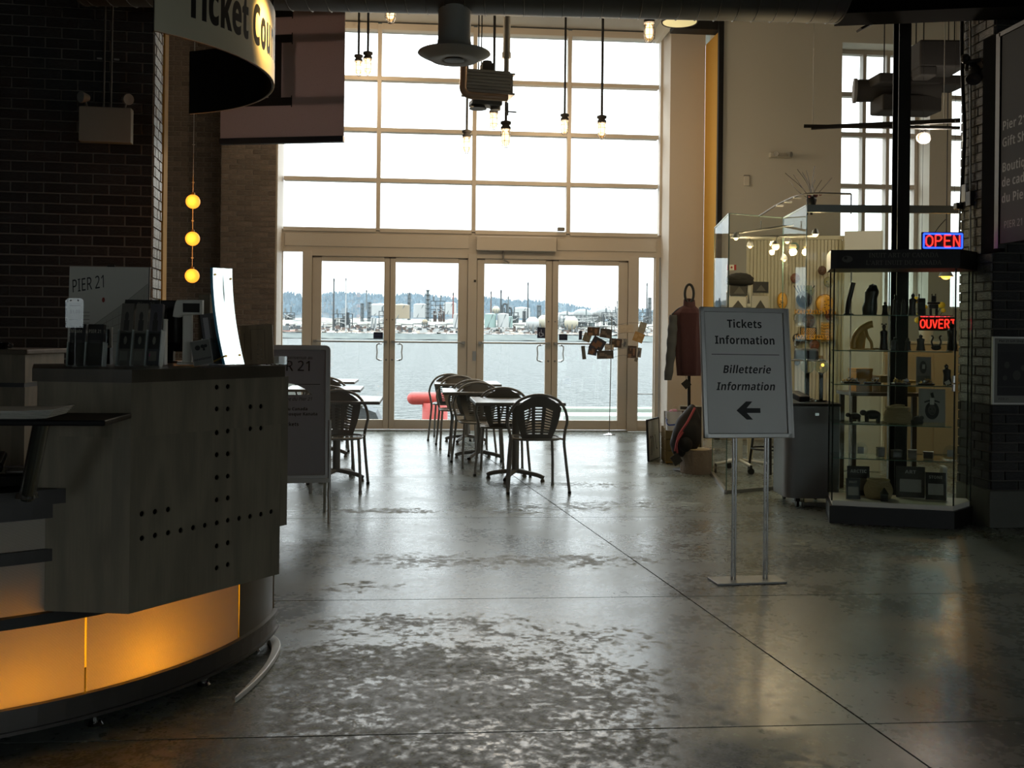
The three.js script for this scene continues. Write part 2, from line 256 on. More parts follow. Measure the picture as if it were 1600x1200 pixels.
// ---------------------------------------------------------------- window wall with doors
const mx = [-1.947, -0.647, 0.661, 1.976, 3.262], ty = [2.74, 3.427, 4.115, 4.818, 5.50];
{
  const w = struct('window_1'); const zi = zW - 0.06;
  for (let i = 0; i < 5; i++) obj('mullion', rb(i === 0 || i === 4 ? 0.07 : 0.056, 2.82, 0.14, mx[i] + (i === 0 ? -0.03 : i === 4 ? 0.03 : 0), 4.15, zi, 0.004), M.frame, w);
  for (let j = 0; j < 5; j++) for (let i = 0; i < 4; i++) obj('transom', rb(mx[i + 1] - mx[i] - 0.05, j === 4 ? 0.09 : 0.056, 0.13, (mx[i] + mx[i + 1]) / 2, ty[j] + (j === 4 ? 0.03 : 0), zi, 0.004), M.frame, w);
  for (let j = 0; j < 4; j++) for (let i = 0; i < 4; i++) obj('pane', bx(mx[i + 1] - mx[i] - 0.05, ty[j + 1] - ty[j] - 0.05, 0.002, (mx[i] + mx[i + 1]) / 2, (ty[j] + ty[j + 1]) / 2, zi - 0.02), M.glass, w);
  obj('blind_housing', rb(0.10, 0.05, 0.08, 1.87, 2.80, zW + 0.03, 0.01), M.gun2, w);
  // header panels
  const h = struct('trim_2');
  obj('header', bx(5.32, 0.30, 0.10, 0.66, 2.585, zi - 0.01), M.frame, h);
  for (const [a, b] of [[-1.90, 0.60], [1.82, 3.22]]) obj('header_panel', rb(b - a, 0.17, 0.02, (a + b) / 2, 2.595, zi + 0.045, 0.004), M.frame, h);
  obj('door_operator', rb(1.10, 0.19, 0.11, 1.25, 2.58, zW + 0.055, 0.006), M.frame, h);
  obj('operator_arm', [bar(V(1.07, 2.5, zW + 0.05), V(1.07, 2.36, zW + 0.05), 0.012), bar(V(1.07, 2.37, zW + 0.05), V(1.16, 2.32, zW + 0.05), 0.012)], M.gun2, h);
  // posts
  for (const [a, b] of [[-1.99, -1.935], [-1.65, -1.53], [0.592, 0.715], [2.833, 2.978], [3.214, 3.27]]) obj('post', rb(b - a, 2.44, 0.13, (a + b) / 2, 1.22, zi, 0.004), M.frame, h);
  for (const [a, b] of [[-1.53, 0.592], [0.715, 2.833]]) { obj('door_head', bx(b - a, 0.06, 0.12, (a + b) / 2, 2.41, zi), M.frame, h); obj('threshold', rb(b - a, 0.015, 0.2, (a + b) / 2, 0.0078, zi + 0.02, 0.004), M.alu, h); }
  // sidelights
  let k = 2;
  for (const [a, b, y0] of [[-1.935, -1.65, 0.154], [2.978, 3.214, 0.154]]) {
    const s = struct('window_' + k++);
    obj('bottom_rail', rb(b - a, y0, 0.13, (a + b) / 2, y0 / 2, zi, 0.004), M.frame, s);
    obj('pane', bx(b - a, 2.45 - y0, 0.002, (a + b) / 2, (2.45 + y0) / 2, zi - 0.02), M.glass, s);
    obj('bead', [bx(0.012, 2.45 - y0, 0.03, a + 0.006, (2.45 + y0) / 2, zi), bx(0.012, 2.45 - y0, 0.03, b - 0.006, (2.45 + y0) / 2, zi)], M.frame, s);
    if (k === 4) obj('glazing_bar', bx(b - a, 0.012, 0.03, (a + b) / 2, 0.52, zi), M.alu, s);
  }
  // four door leaves
  const leaf = (n, x0, x1, g0, g1, hinge) => {
    const d = struct('door_' + n), zl = zi + 0.01;
    obj('stile', rb(g0 - x0, 2.34, 0.05, (x0 + g0) / 2, 1.19, zl), M.frame, d); obj('stile', rb(x1 - g1, 2.34, 0.05, (x1 + g1) / 2, 1.19, zl), M.frame, d);
    obj('top_rail', rb(g1 - g0, 0.07, 0.05, (g0 + g1) / 2, 2.345, zl), M.frame, d); obj('stop_strip', [bx(x1 - x0 + 0.01, 0.06, 0.012, (x0 + x1) / 2, 2.37, zl - 0.034), bx(0.03, 2.36, 0.012, x0, 1.2, zl - 0.034), bx(0.03, 2.36, 0.012, x1, 1.2, zl - 0.034)], M.frame, d); obj('bottom_rail', rb(g1 - g0, 0.13, 0.05, (g0 + g1) / 2, 0.085, zl), M.frame, d);
    obj('pane', bx(g1 - g0, 2.16, 0.002, (g0 + g1) / 2, 1.23, zl - 0.005), M.glass, d);
    obj('push_bar', [bar(V(x0 + 0.04, 1.217, zl + 0.075), V(x1 - 0.03, 1.217, zl + 0.075), 0.013), bx(0.05, 0.035, 0.08, x0 + 0.05, 1.217, zl + 0.05), bx(0.05, 0.035, 0.08, x1 - 0.05, 1.217, zl + 0.05)], M.alu, d);
    const hx = hinge < 0 ? g1 - 0.03 : g0 + 0.03, o = hinge < 0 ? -0.06 : 0.06, zh = zl - 0.09;
    obj('pull_handle', tube([V(hx + 0.03 * -hinge * -1, 1.19, zl - 0.03), V(hx, 1.19, zh), V(hx + o, 1.18, zh), V(hx + o, 1.08, zh), V(hx + o, 0.98, zh), V(hx, 0.965, zh), V(hx + 0.03 * -hinge * -1, 0.965, zl - 0.03)], 0.0115, 40), M.alu, d);
    const lx = hinge < 0 ? (x1 + g1) / 2 : (x0 + g0) / 2;
    obj('lock', [rot(cyl(0.014, 0.014, 0.01), Math.PI / 2, 0, 0).translate(lx, 0.97, zl + 0.03), rot(cyl(0.010, 0.010, 0.01), Math.PI / 2, 0, 0).translate(lx, 1.52, zl + 0.03)], M.gun2, d);
    return [d, zl];
  };
  const sticker = (d, px, py, w, h, z, draw) => { const p = Zp(px, py, z); const s = obj('sticker', bx(w, h, 0.001, p.x, p.y, z + 0.004), printed(64, 64, draw, 0.4), d); s.userData.label = 'dark blue sticker on the glass'; };
  const plain = (c, w, h) => { c.fillStyle = '#1c2440'; c.fillRect(0, 0, w, h); c.fillStyle = '#39466b'; c.fillRect(8, 26, w - 16, 6); };
  const access = (c, w, h) => { c.fillStyle = '#1c2440'; c.fillRect(0, 0, w, h); c.strokeStyle = '#aab4cc'; c.lineWidth = 5; c.beginPath(); c.arc(28, 40, 13, 0.2, 4.2); c.stroke(); c.beginPath(); c.moveTo(30, 12); c.lineTo(30, 34); c.lineTo(44, 36); c.lineTo(48, 50); c.stroke(); };
  let [d, z] = leaf(1, -1.525, -0.478, -1.402, -0.555, -1); sticker(d, 591, 524, 0.13, 0.09, z, plain);
  [d, z] = leaf(2, -0.472, 0.588, -0.398, 0.46, 1);
  [d, z] = leaf(3, 0.72, 1.762, 0.821, 1.674, -1); sticker(d, 846, 520, 0.12, 0.15, z, access);
  [d, z] = leaf(4, 1.768, 2.828, 1.852, 2.698, 1); sticker(d, 880, 527, 0.12, 0.085, z, plain);
  const plate = (px, py, ww, hh) => { const p = Zp(px, py, zW); return bx(ww, hh, 0.01, p.x, p.y, zW + 0.012); };
  obj('switch_plate', plate(741, 556, 0.05, 0.13), M.alu, h); obj('sensor', plate(742, 439, 0.03, 0.03), M.black, h);
}
// ---------------------------------------------------------------- pillar, ochre return, gift shop back wall with its windows
const zS = -13.05;
{
  const p = struct('pillar_1'); obj('plaster', bx(0.479, 5.6, 0.65, 3.5295, 2.8, -13.975), M.plaster, p);
  const o = struct('wall_return'); obj('ochre_face', bx(0.05, 5.3, 0.6, 3.795, 2.65, -13.35), M.ochre, o);
  obj('steel_post', bx(0.065, 5.6, 0.06, 3.80, 2.8, zS + 0.02), M.steel, o);
  const w = struct('wall_back'); const x0 = Zp(1315, 200, zS).x, x1 = Zp(1453, 200, zS).x, X0 = Zp(1488, 130, zS).x, yt = 5.226, yb = 1.75, th = 0.6, zc = zS - th / 2;
  const piece = (a, b, c, d) => bx(b - a, d - c, th, (a + b) / 2, (c + d) / 2, zc);
  obj('plaster', [piece(3.83, x0, 0, 5.6), piece(x0, x1, 0, yb), piece(x0, x1, yt, 5.6), piece(x1, X0, 0, 5.6), piece(X0, X0 + 1.3, 0, yb), piece(X0, X0 + 1.3, yt, 5.6), piece(X0 + 1.3, 10, 0, 5.6)], M.shopwall, w);
  let k = 4;
  for (const [a, b] of [[x0, x1], [X0, X0 + 1.3]]) {
    const s = struct('window_' + k++), z = -13.42, q = (b - a) / 3.35, m = [a + 0.02, a + 0.02 + q * 1.18, a + 0.02 + q * 2.1, b - 0.03];
    const t = [yb, 2.45, 3.39, 4.085, 4.625, yt - 0.03];
    for (const x of m) obj('mullion', rb(0.05, yt - yb, 0.12, x, (yt + yb) / 2, z, 0.004), M.frame, s);
    for (const y of t) obj('transom', rb(b - a, 0.06, 0.11, (a + b) / 2, y, z, 0.004), M.frame, s);
    for (let i = 0; i < 3; i++) for (let j = 0; j < 5; j++) obj('pane', bx(m[i + 1] - m[i] - 0.05, t[j + 1] - t[j] - 0.06, 0.002, (m[i] + m[i + 1]) / 2, (t[j] + t[j + 1]) / 2, z - 0.02), M.glass, s);
  }
}
// ---------------------------------------------------------------- near brick pier of the gift shop entrance
const CB = P(1550, 521, 7.3), zB = CB.z;
{
  const w = struct('wall_giftshop'); w.position.set(CB.x, 0, zB);
  obj('masonry', bx(4, 4.4, 0.44, 2.006, 2.2, -0.226), M.mortarlight, w);
  obj('concrete_base', rb(4.02, 0.27, 0.47, 2.0, 0.135, -0.222, 0.01), M.concrete, w);
  bricks(w, { u0: 0, u1: 1.0, y0: 0.27, y1: 4.3, place: (u, y, d) => V(u, y, d), turn: 0, mats: BR.dark, single: (u, y) => u < 0.5 && y < 3.6 });
  const e = struct('wall_giftshop_end'); e.position.set(CB.x, 0, zB);
  bricks(e, { u0: 0.005, u1: 0.45, y0: 0.27, y1: 0.88, place: (u, y, d) => V(-d, y, -u), turn: -Math.PI / 2, mats: BR.dark });
  bricks(e, { u0: 0.005, u1: 0.45, y0: 0.8793, y1: 4.3, place: (u, y, d) => V(-d, y, -u), turn: -Math.PI / 2, mats: BR.grey, shift: 1, single: (u, y) => y < 3.7 });
}
{ // steel column and the dark beam over the shop front
  const a = G(1402, 800), b = P(1402, 300, 7.9), c = P(1421.5, 300, 7.9);
  const s = struct('column_1'), w = b.distanceTo(c), m = b.clone().add(c).multiplyScalar(0.5);
  obj('steel_flange', [rb(w, 3.9, 0.012, m.x, 1.95, m.z, 0.002), rb(w, 3.9, 0.012, m.x, 1.95, m.z - w, 0.002)], M.steel, s);
  obj('steel_web', bx(0.012, 3.9, w, m.x, 1.95, m.z - w / 2), M.steel, s);
  const t = struct('beam_1'); const p = P(1315, 30, 7.2), q = P(1620, -12, 7.0);
  obj('steel_beam', [beam(P(1308, 0, 7.3).setY(3.72), P(1720, 0, 7.0).setY(3.72), 0.3, 0.22)], mat('#080808', 1, 0, { specularIntensity: 0.2 }), t);
}
// ---------------------------------------------------------------- outdoors: quay, harbour
{
  const w = struct('water');
  const tw = dataTex(512, 512, (x, y) => { const k = 255 * fbm(x / 512 * 24, y / 512 * 24, 91, 4); return [k, k, k]; }); tw.wrapS = tw.wrapT = THREE.MirroredRepeatWrapping; tw.repeat.set(1 / 14, 1 / 9);
  obj('sea', bx(2400, 0.5, 900, 100, -3.25, -470), mat('#232e2c', 0.36, 0, { specularIntensity: 0.3, bumpMap: tw, bumpScale: 0.6, metres: 1 }), w);
  const q = struct('ground_quay'); obj('concrete', [bx(30, 2.6, 6.2, 0, -2.0, -17.4)], M.concrete, q);
  const e = Zp(871, 640, -20.2), pr = struct('wall_quay');
  obj('concrete', rb(14, 1.3, 0.5, e.x + 7, -0.76, -20.25, 0.03), mat('#7c857c', 0.9, 0, { bumpMap: tGrain, bumpScale: 0.004, metres: 1 }), pr);
  obj('snow_ledge', rb(14, 0.5, 0.7, e.x + 7, -0.44, -19.7, 0.03), mat('#b8bfba', 0.9), pr);
}
// ================================================================ TICKETS SIGN ON ITS STAND
const centre = (c, text, x, y, font) => { c.font = font; c.textAlign = 'center'; c.fillText(text, x, y); };
{
  const a = G(1105, 906), b = G(1130, 914), c = G(1226, 911), mid = G(1167, 908), turn = -Math.atan2(c.z - b.z, c.x - b.x);
  const t = thing('tickets_sign', 'white tickets information sign with a black arrow on a two-pole metal stand', 'sign', V(mid.x, 0, mid.z), turn);
  obj('base_plate', rb(0.40, 0.010, 0.16, 0, 0.0055, 0, 0.002), mat('#7d7d7a', 0.4, 0.5), t);
  for (const px of [1140, 1193]) {
    const g = P(px, 906, 5.68), l = t.worldToLocal(g.clone()); t.updateMatrixWorld(); const q = t.worldToLocal(g.clone());
    obj('pole', [bar(V(q.x - 0.0085, 0.01, 0), V(q.x - 0.0085, 1.18, 0), 0.0065), bar(V(q.x + 0.0085, 0.01, 0), V(q.x + 0.0085, 1.18, 0), 0.0065)], M.chrome, t);
  }
  const s = new THREE.Group(); s.name = 'sign_panel'; t.add(s);
  const pc = P(1165, 582, 5.58); const lp = t.worldToLocal(pc.clone()); s.position.copy(lp); s.rotation.set(-0.13, 0.05, 0.0); s.position.z += 0.0;
  const W = 0.515, H = 0.712, e = 0.026;
  objs('frame_rail', [rb(e, H, 0.022, -W / 2 + e / 2, 0, 0.003, 0.004), rb(e, H, 0.022, W / 2 - e / 2, 0, 0.003, 0.004)], M.alu, s);
  objs('frame_rail', [rb(W, e, 0.022, 0, H / 2 - e / 2, 0.003, 0.004), rb(W, e, 0.022, 0, -H / 2 + e / 2, 0.003, 0.004)], M.alu, s);
  obj('edge_strip', bx(0.012, H, 0.03, W / 2 + 0.004, 0, -0.004), M.alu, s);
  obj('backing', bx(W - 0.02, H - 0.02, 0.008, 0, 0, -0.006), M.offwhite, s);
  const w = W - 2 * e + 0.006, h = H - 2 * e + 0.006;
  obj('poster', bx(w, h, 0.002, 0, 0, 0.001), printed(1024, 1440, (c, x, y) => {
    c.fillStyle = '#e3e3e0'; c.fillRect(0, 0, x, y); c.fillStyle = '#141414';
    centre(c, 'Tickets', 520, 190, 'bold 132px sans-serif'); centre(c, 'Information', 520, 385, 'bold 132px sans-serif');
    c.fillRect(85, 505, 870, 7);
    c.save(); c.transform(1, 0, -0.2, 1, 150, 0); centre(c, 'Billetterie', 520, 730, 'bold 128px sans-serif'); centre(c, 'Information', 540, 930, 'bold 128px sans-serif'); c.restore();
    c.fillRect(430, 1140, 250, 56); c.beginPath(); c.moveTo(375, 1168); c.lineTo(500, 1062); c.lineTo(580, 1062); c.lineTo(478, 1168); c.lineTo(580, 1274); c.lineTo(500, 1274); c.closePath(); c.fill();
  }, 0.55), s);
  objs('clamp', [bx(0.06, 0.05, 0.03, -0.1, -0.25, -0.02), bx(0.06, 0.05, 0.03, 0.1, -0.25, -0.02)], M.gun2, s);
}
// ================================================================ CAFE TABLES AND CHAIRS
function makeTable() {
  const t = thing('cafe_table', 'x', 'table', V(0, 0, 0), 0, 'square metal cafe tables');
  obj('tabletop', [rb(0.80, 0.028, 0.80, 0, 0.726, 0, 0.006, 2)], M.tabletop, t);
  obj('edge_band', [bx(0.802, 0.02, 0.01, 0, 0.722, 0.397), bx(0.802, 0.02, 0.01, 0, 0.722, -0.397), bx(0.01, 0.02, 0.80, 0.397, 0.722, 0), bx(0.01, 0.02, 0.80, -0.397, 0.722, 0)], M.gun2, t);
  obj('column', [cyl(0.034, 0.034, 0.64, 0, 0.39, 0), rb(0.32, 0.02, 0.32, 0, 0.702, 0, 0.004)], M.gun2, t);
  for (let k = 0; k < 4; k++) {
    const a = k * Math.PI / 2 + 0.45, d = V(Math.cos(a), 0, Math.sin(a));
    obj('foot', [tube([V(0, 0.085, 0), d.clone().multiplyScalar(0.10).setY(0.075), d.clone().multiplyScalar(0.22).setY(0.055), d.clone().multiplyScalar(0.275).setY(0.035)], 0.020, 12, 10), cyl(0.022, 0.016, 0.022, d.x * 0.265, 0.011, d.z * 0.265, 14)], M.gun2, t);
  }
  return t;
}
function makeChair() {
  const t = thing('bistro_chair', 'x', 'chair', V(0, 0, 0), 0, 'dark metal bistro chairs');
  const half = (s) => [V(s * 0.262, 0.013, -0.285), V(s * 0.236, 0.30, -0.225), V(s * 0.228, 0.44, -0.195), V(s * 0.245, 0.535, -0.165), V(s * 0.258, 0.60, -0.17), V(s * 0.232, 0.70, -0.205), V(s * 0.165, 0.785, -0.24), V(s * 0.08, 0.822, -0.255)];
  obj('hoop_frame', tube([...half(-1), V(0, 0.832, -0.26), ...half(1).reverse()], 0.0125, 90, 10), M.gun, t);
  for (const s of [-1, 1]) obj('leg', [tube([V(s * 0.205, 0.013, 0.215), V(s * 0.198, 0.24, 0.19), V(s * 0.185, 0.44, 0.165)], 0.0125, 16, 10), cyl(0.015, 0.015, 0.02, s * 0.205, 0.01, 0.215, 12)], M.gun, t);
  for (const s of [-1, 1]) obj('foot_cap', cyl(0.015, 0.015, 0.02, s * 0.262, 0.01, -0.285, 12), M.rubber, t);
  const seat = (u, v) => { const a = Math.abs(u), w = 0.215 * Math.pow(1 - Math.pow(Math.abs(v), 4) * 0.35, 0.5), z = v * 0.205 * Math.pow(1 - a ** 4 * 0.3, 0.5) - 0.005; return V(-u * w, 0.452 - 0.012 * (1 - u * u) * (1 - v * v * 0.5), z); };
  const su = [-1, -0.8, -0.55, -0.5, -0.25, -0.2, -0.02, 0.02, 0.2, 0.25, 0.5, 0.55, 0.8, 1], sv = [-1, -0.85, -0.6, -0.52, -0.28, -0.2, 0.04, 0.12, 0.36, 0.44, 0.66, 0.74, 1];
  obj('seat', shell(su, sv, seat, 0.003, (i, j) => j % 2 === 1 && j > 0 && j < 11 && i > 0 && i < 12 && ![2, 4, 6, 8, 10].includes(i) && j > 1 ? true : false), M.gun, t);
  const rim = []; for (let k = 0; k < 28; k++) { const a = k / 28 * 2 * Math.PI, c = Math.cos(a), s = Math.sin(a); rim.push(V(Math.sign(c) * 0.212 * Math.pow(Math.abs(c), 0.62), 0.448, Math.sign(s) * 0.200 * Math.pow(Math.abs(s), 0.62) - 0.005)); }
  obj('seat_rim', [tube(rim, 0.011, 56, 8, true), bar(V(-0.235, 0.448, -0.195), V(-0.20, 0.448, -0.10), 0.009), bar(V(0.235, 0.448, -0.195), V(0.20, 0.448, -0.10), 0.009)], M.gun, t);
  const back = (u, v) => { const w = 0.128 + 0.062 * v + 0.012 * Math.sin(v * Math.PI), top = 0.826 - 0.105 * u * u, y = 0.448 + v * (top - 0.448); return V(u * w * (1 + 0.02 * v), y, -0.175 - 0.085 * v + 0.035 * u * u * (1 - v * 0.6)); };
  const bu = [-1, -0.85, -0.70, -0.66, -0.34, -0.16, 0.16, 0.34, 0.66, 0.70, 0.85, 1], bv = [0, 0.1]; for (let k = 0; k < 10; k++) { bv.push(0.12 + k * 0.066, 0.12 + k * 0.066 + 0.03); } bv.push(0.85, 0.93, 1);
  obj('backrest', shell(bu, bv, (u, v) => back(-u, v), 0.003, (i, j) => [3, 5, 7].includes(i) && j >= 2 && j < 22 && j % 2 === 0), M.gun2, t);
  return t;
}
const TABLES = [
  [0.85, -9.40, 'nearest cafe table of the row in the middle of the floor, square brushed metal top'],
  [0.60, -10.92, 'second cafe table of the middle row, between the near and the far one'],
  [0.53, -12.62, 'farthest cafe table of the middle row, close to the glass doors'],
  [-0.785, -9.45, 'cafe table behind the folding board sign, nearest of its row'],
  [-1.07, -11.28, 'second cafe table of the row behind the folding board sign'],
  [-1.24, -12.98, 'cafe table nearest the doors in the row behind the folding board sign'],
];
{ const p = makeTable(); TABLES.forEach(([x, z, l], i) => { const o = i ? p.clone() : p; if (i) { o.name = numbered('cafe_table'); scene.add(o); o.userData = { ...p.userData }; } o.position.set(x, 0, z); o.rotation.y = [0.02, -0.01, 0, 0, 0.01, 0][i]; o.userData.label = l; }); }
const CHAIRS = [
  [G(829, 757).x, -8.86, Math.PI + 0.05, 'dark metal bistro chair seen from behind, nearest the camera in the middle row'],
  [P(786, 660, 9.9).x, -9.93, 0.06, 'dark bistro chair tucked under the far side of the nearest middle table'],
  [P(752, 660, 10.3).x, -10.42, Math.PI - 0.08, 'dark bistro chair with its back to us at the second middle table'],
  [P(735, 640, 11.6).x, -11.48, -0.04, 'dark bistro chair on the far side of the second middle table'],
  [P(716, 640, 12.1).x, -12.05, Math.PI + 0.03, 'dark bistro chair with its back to us at the farthest middle table'],
  [P(703, 640, 13.1).x, -13.08, 0.05, 'dark bistro chair nearest the doors, in front of the red bollard outside'],
  [P(529, 660, 8.9).x, -8.86, Math.PI - 0.04, 'dark bistro chair seen from behind right beside the folding board sign'],
  [P(518, 640, 10.1).x, -10.05, 0.02, 'dark bistro chair on the far side of the table behind the folding board sign'],
  [P(514, 640, 11.9).x, -11.88, 0.0, 'dark bistro chair behind the second table of the row by the folding board'],
  [P(499, 640, 13.6).x, -13.55, 0.05, 'dark bistro chair nearest the doors in the row by the folding board'],
];
{ const p = makeChair(); CHAIRS.forEach(([x, z, r, l], i) => { const o = i ? p.clone() : p; if (i) { o.name = numbered('bistro_chair'); scene.add(o); o.userData = { ...p.userData }; } o.position.set(x, 0, z); o.rotation.y = r; o.userData.label = l; }); }
// ================================================================ FOLDING BOARD SIGN
{
  const foot = G(514, 818), turn = 0.12;
  const t = thing('board_sign', 'folding metal-framed board sign on thin legs behind the ticket counter', 'sign', V(foot.x, 0, foot.z), turn);
  const W = 0.64, H = 0.95, s = new THREE.Group(); s.name = 'board'; t.add(s); s.position.set(-W / 2 + 0.0, 0.775, -0.105); s.rotation.x = -0.13;
  const sh = new THREE.Shape(), r = 0.04; const rect = (q, x, y, w, h, k) => { q.moveTo(x + k, y); q.lineTo(x + w - k, y); q.quadraticCurveTo(x + w, y, x + w, y + k); q.lineTo(x + w, y + h - k); q.quadraticCurveTo(x + w, y + h, x + w - k, y + h); q.lineTo(x + k, y + h); q.quadraticCurveTo(x, y + h, x, y + h - k); q.lineTo(x, y + k); q.quadraticCurveTo(x, y, x + k, y); };
  rect(sh, -W / 2, -H / 2, W, H, r); const hole = new THREE.Path(); rect(hole, -W / 2 + 0.03, -H / 2 + 0.03, W - 0.06, H - 0.06, 0.01); sh.holes.push(hole);
  obj('frame', new THREE.ExtrudeGeometry(sh, { depth: 0.02, bevelThickness: 0.003, bevelSize: 0.003, bevelSegments: 1 }).translate(0, 0, -0.01), M.alu, s);
  const ps = new THREE.Shape(), pw = W - 0.05, ph = H - 0.05, h0 = onPlane(s, 408, 617), h1 = onPlane(s, 488, 617), h2 = onPlane(s, 450, 599); ps.moveTo(-pw / 2, -ph / 2); ps.lineTo(pw / 2, -ph / 2); ps.lineTo(pw / 2, ph / 2); ps.lineTo(-pw / 2, ph / 2); ps.closePath(); const moon = new THREE.Path(); moon.moveTo(h0.x, h0.y); moon.quadraticCurveTo((h0.x + h1.x) / 2, h2.y * 2 - h0.y, h1.x, h0.y); moon.closePath(); ps.holes.push(moon);
  const pg = new THREE.ExtrudeGeometry(ps, { depth: 0.006, bevelEnabled: false, curveSegments: 20 }).translate(0, 0, -0.003), pu = pg.attributes.uv, pp = pg.attributes.position; for (let i = 0; i < pu.count; i++) pu.setXY(i, pp.getX(i) / pw + 0.5, pp.getY(i) / ph + 0.5);
  obj('panel', pg, printed(768, 1152, (c, w, h) => {
    c.fillStyle = '#8a8b90'; c.fillRect(0, 0, w, h); c.fillStyle = '#1a1a1c'; c.textAlign = 'right';
    c.font = '40px sans-serif'; c.fillText('Welcome to / Bienvenue au', 640, 92); c.font = '128px sans-serif'; c.fillText('PIER 21', 640, 200);
    c.fillRect(120, 320, 590, 4); c.font = 'italic 40px sans-serif'; c.fillText('Le kiosque du Pier 21', 640, 470); c.font = 'bold 40px sans-serif'; c.fillText('Le musée du Canada', 600, 560); c.fillText('par le kiosque Kanata', 690, 606);
    c.font = 'bold 44px sans-serif'; c.fillText('Tickets', 520, 700);
  }, 0.18), s);
  for (const x of [0, -W]) obj('leg', [bar(V(x, 0.0, 0.0), V(x, 0.72, -0.078), 0.011, 8)], M.alu, t);
  for (const x of [0.0, -W]) obj('rear_leg', bar(V(x - 0.02, 0.0, -0.46), V(x - 0.02, 1.15, -0.15), 0.011, 8), M.alu, t);
  obj('foot_rail', bx(W, 0.03, 0.02, -W / 2, 0.30, -0.03), M.alu, t);
}
// ================================================================ TICKET COUNTER
const CC = V(-1.9957, 0, -4.5512), RC = 1.352;
const cA = V(-1.249, 0, -3.449), cB = V(-0.939, 0, -3.393), cC = V(-0.533, 0, -3.910);
const onC = (a, y, r = RC) => V(CC.x + r * Math.cos(a), y, CC.z + r * Math.sin(a));
const amber = mat('#e8e2d6', 0.95, 0, { transmission: 0.55, thickness: 0, specularIntensity: 0.2, map: canvasTex(256, 256, (c, w, h) => { c.fillStyle = '#fff'; c.fillRect(0, 0, w, h); c.fillStyle = '#9a8f80'; for (let y = 0; y < 16; y++) for (let x = 0; x < 16; x++) { c.beginPath(); c.arc(x * 16 + (y % 2 ? 12 : 4), y * 16 + 8, 4.2, 0, 7); c.fill(); } }) });
amber.map.wrapS = amber.map.wrapT = THREE.RepeatWrapping;
{
  const t = thing('ticket_counter', 'curved ticket counter with perforated plywood box and amber lit mesh base', 'counter');
  // plywood box
  const dir = cC.clone().sub(cB), L = dir.length(), turn = -Math.atan2(dir.z, dir.x), y0 = 0.432, y1 = 1.178;
  const front = new THREE.Shape(); front.moveTo(0, y0); front.lineTo(L, y0 + 0.004); front.lineTo(L, y1); front.lineTo(0, y1); front.closePath();
  const nf = V(-dir.z, 0, dir.x).normalize();
  const hits = [];
  const add = (px, py) => { const r = ray(px, py), o = V(0, EYE, 0), k = cB.clone().sub(o).dot(nf) / r.dot(nf), p = o.addScaledVector(r, k); hits.push([p.clone().sub(cB).dot(dir) / L, p.y]); };
  for (const y of [605, 639, 676, 710.5, 746, 781, 817, 853, 887.5]) add(339, y);
  for (const y of [604, 639, 673.6, 709, 744, 778, 813, 848, 882]) add(356.2, y);
  for (const [x, y] of [[391.5, 635.5], [408, 635], [391.5, 670], [408, 669], [222, 803], [242.5, 799.5], [263, 796], [222, 841], [242.6, 836.5], [263, 832.5], [282.5, 828.5], [302, 824.5], [320.5, 820.8], [374, 810], [391, 806.8], [408, 803.4], [424, 799.5]]) add(x, y);
  for (const [u, y] of hits) { const h = new THREE.Path(); h.absarc(u, y, 0.0092, 0, Math.PI * 2, true); front.holes.push(h); }
  const box = new THREE.Group(); box.name = 'plywood_box'; t.add(box); box.position.copy(cB); box.rotation.y = turn;
  obj('perforated_panel', new THREE.ExtrudeGeometry(front, { depth: 0.005, bevelEnabled: false, curveSegments: 8 }).translate(0, 0, -0.005), M.ply, box);
  obj('hole_backing', bx(L - 0.04, y1 - y0 - 0.04, 0.004, L / 2, (y0 + y1) / 2, -0.016), mat('#050505', 0.9, 0, { specularIntensity: 0.1 }), box);
  // box carcass: plan polygon behind the two visible faces
  const cE = V(-1.40, 0, -3.86), cD = V(-0.90, 0, -4.20);
  const plan = (pts, ya, yb) => { const s = new THREE.Shape(); pts.forEach((p, i) => (i ? s.lineTo(p.x, -p.z) : s.moveTo(p.x, -p.z))); s.closePath(); const g = new THREE.ExtrudeGeometry(s, { depth: yb - ya, bevelEnabled: false }); g.rotateX(-Math.PI / 2); return g.translate(0, ya, 0); };
  const inset = nf.clone().multiplyScalar(-0.05);
  obj('side_panel', plan([cA, cB, cB.clone().add(V(-0.01, 0, -0.018)), cA.clone().add(V(0, 0, -0.018))], y0, y1), M.ply, t);
  obj('carcass', plan([cA.clone().add(V(0.01, 0, -0.03)), cB.clone().add(V(-0.06, 0, -0.03)), cC.clone().add(inset).add(V(-0.03, 0, 0.0)), cD, cE], y0 + 0.004, y1), M.plydark, t);
  obj('end_panel', plan([cC.clone().add(V(0.0, 0, -0.002)), cC.clone().add(V(0.022, 0, -0.03)), cD.clone().add(V(0.02, 0, -0.03)), cD], 0.615, y1), M.ply, t);
  const out = 0.014; const top = [cA.clone().add(V(-out, 0, out)), cB.clone().add(V(out * 0.4, 0, out)), cC.clone().add(V(out, 0, out * 0.4)), cD.clone().add(V(0.0, 0, -out)), cE.clone().add(V(-out, 0, 0))];
  obj('countertop', plan(top, y1, 1.220), mat('#57524a', 0.35, 0, { map: tPly, metres: 1 }), t);
  // curved base: amber mesh panels, dark rails, aluminium rim, legs
  const aOf = (px, py, y) => { const g = G(px, py, y); return Math.atan2(g.z - CC.z, g.x - CC.x); };
  const a0 = 2.6, a1 = aOf(137, 1087, 0.13), a2 = aOf(375, 1000, 0.13), a3 = 0.02;
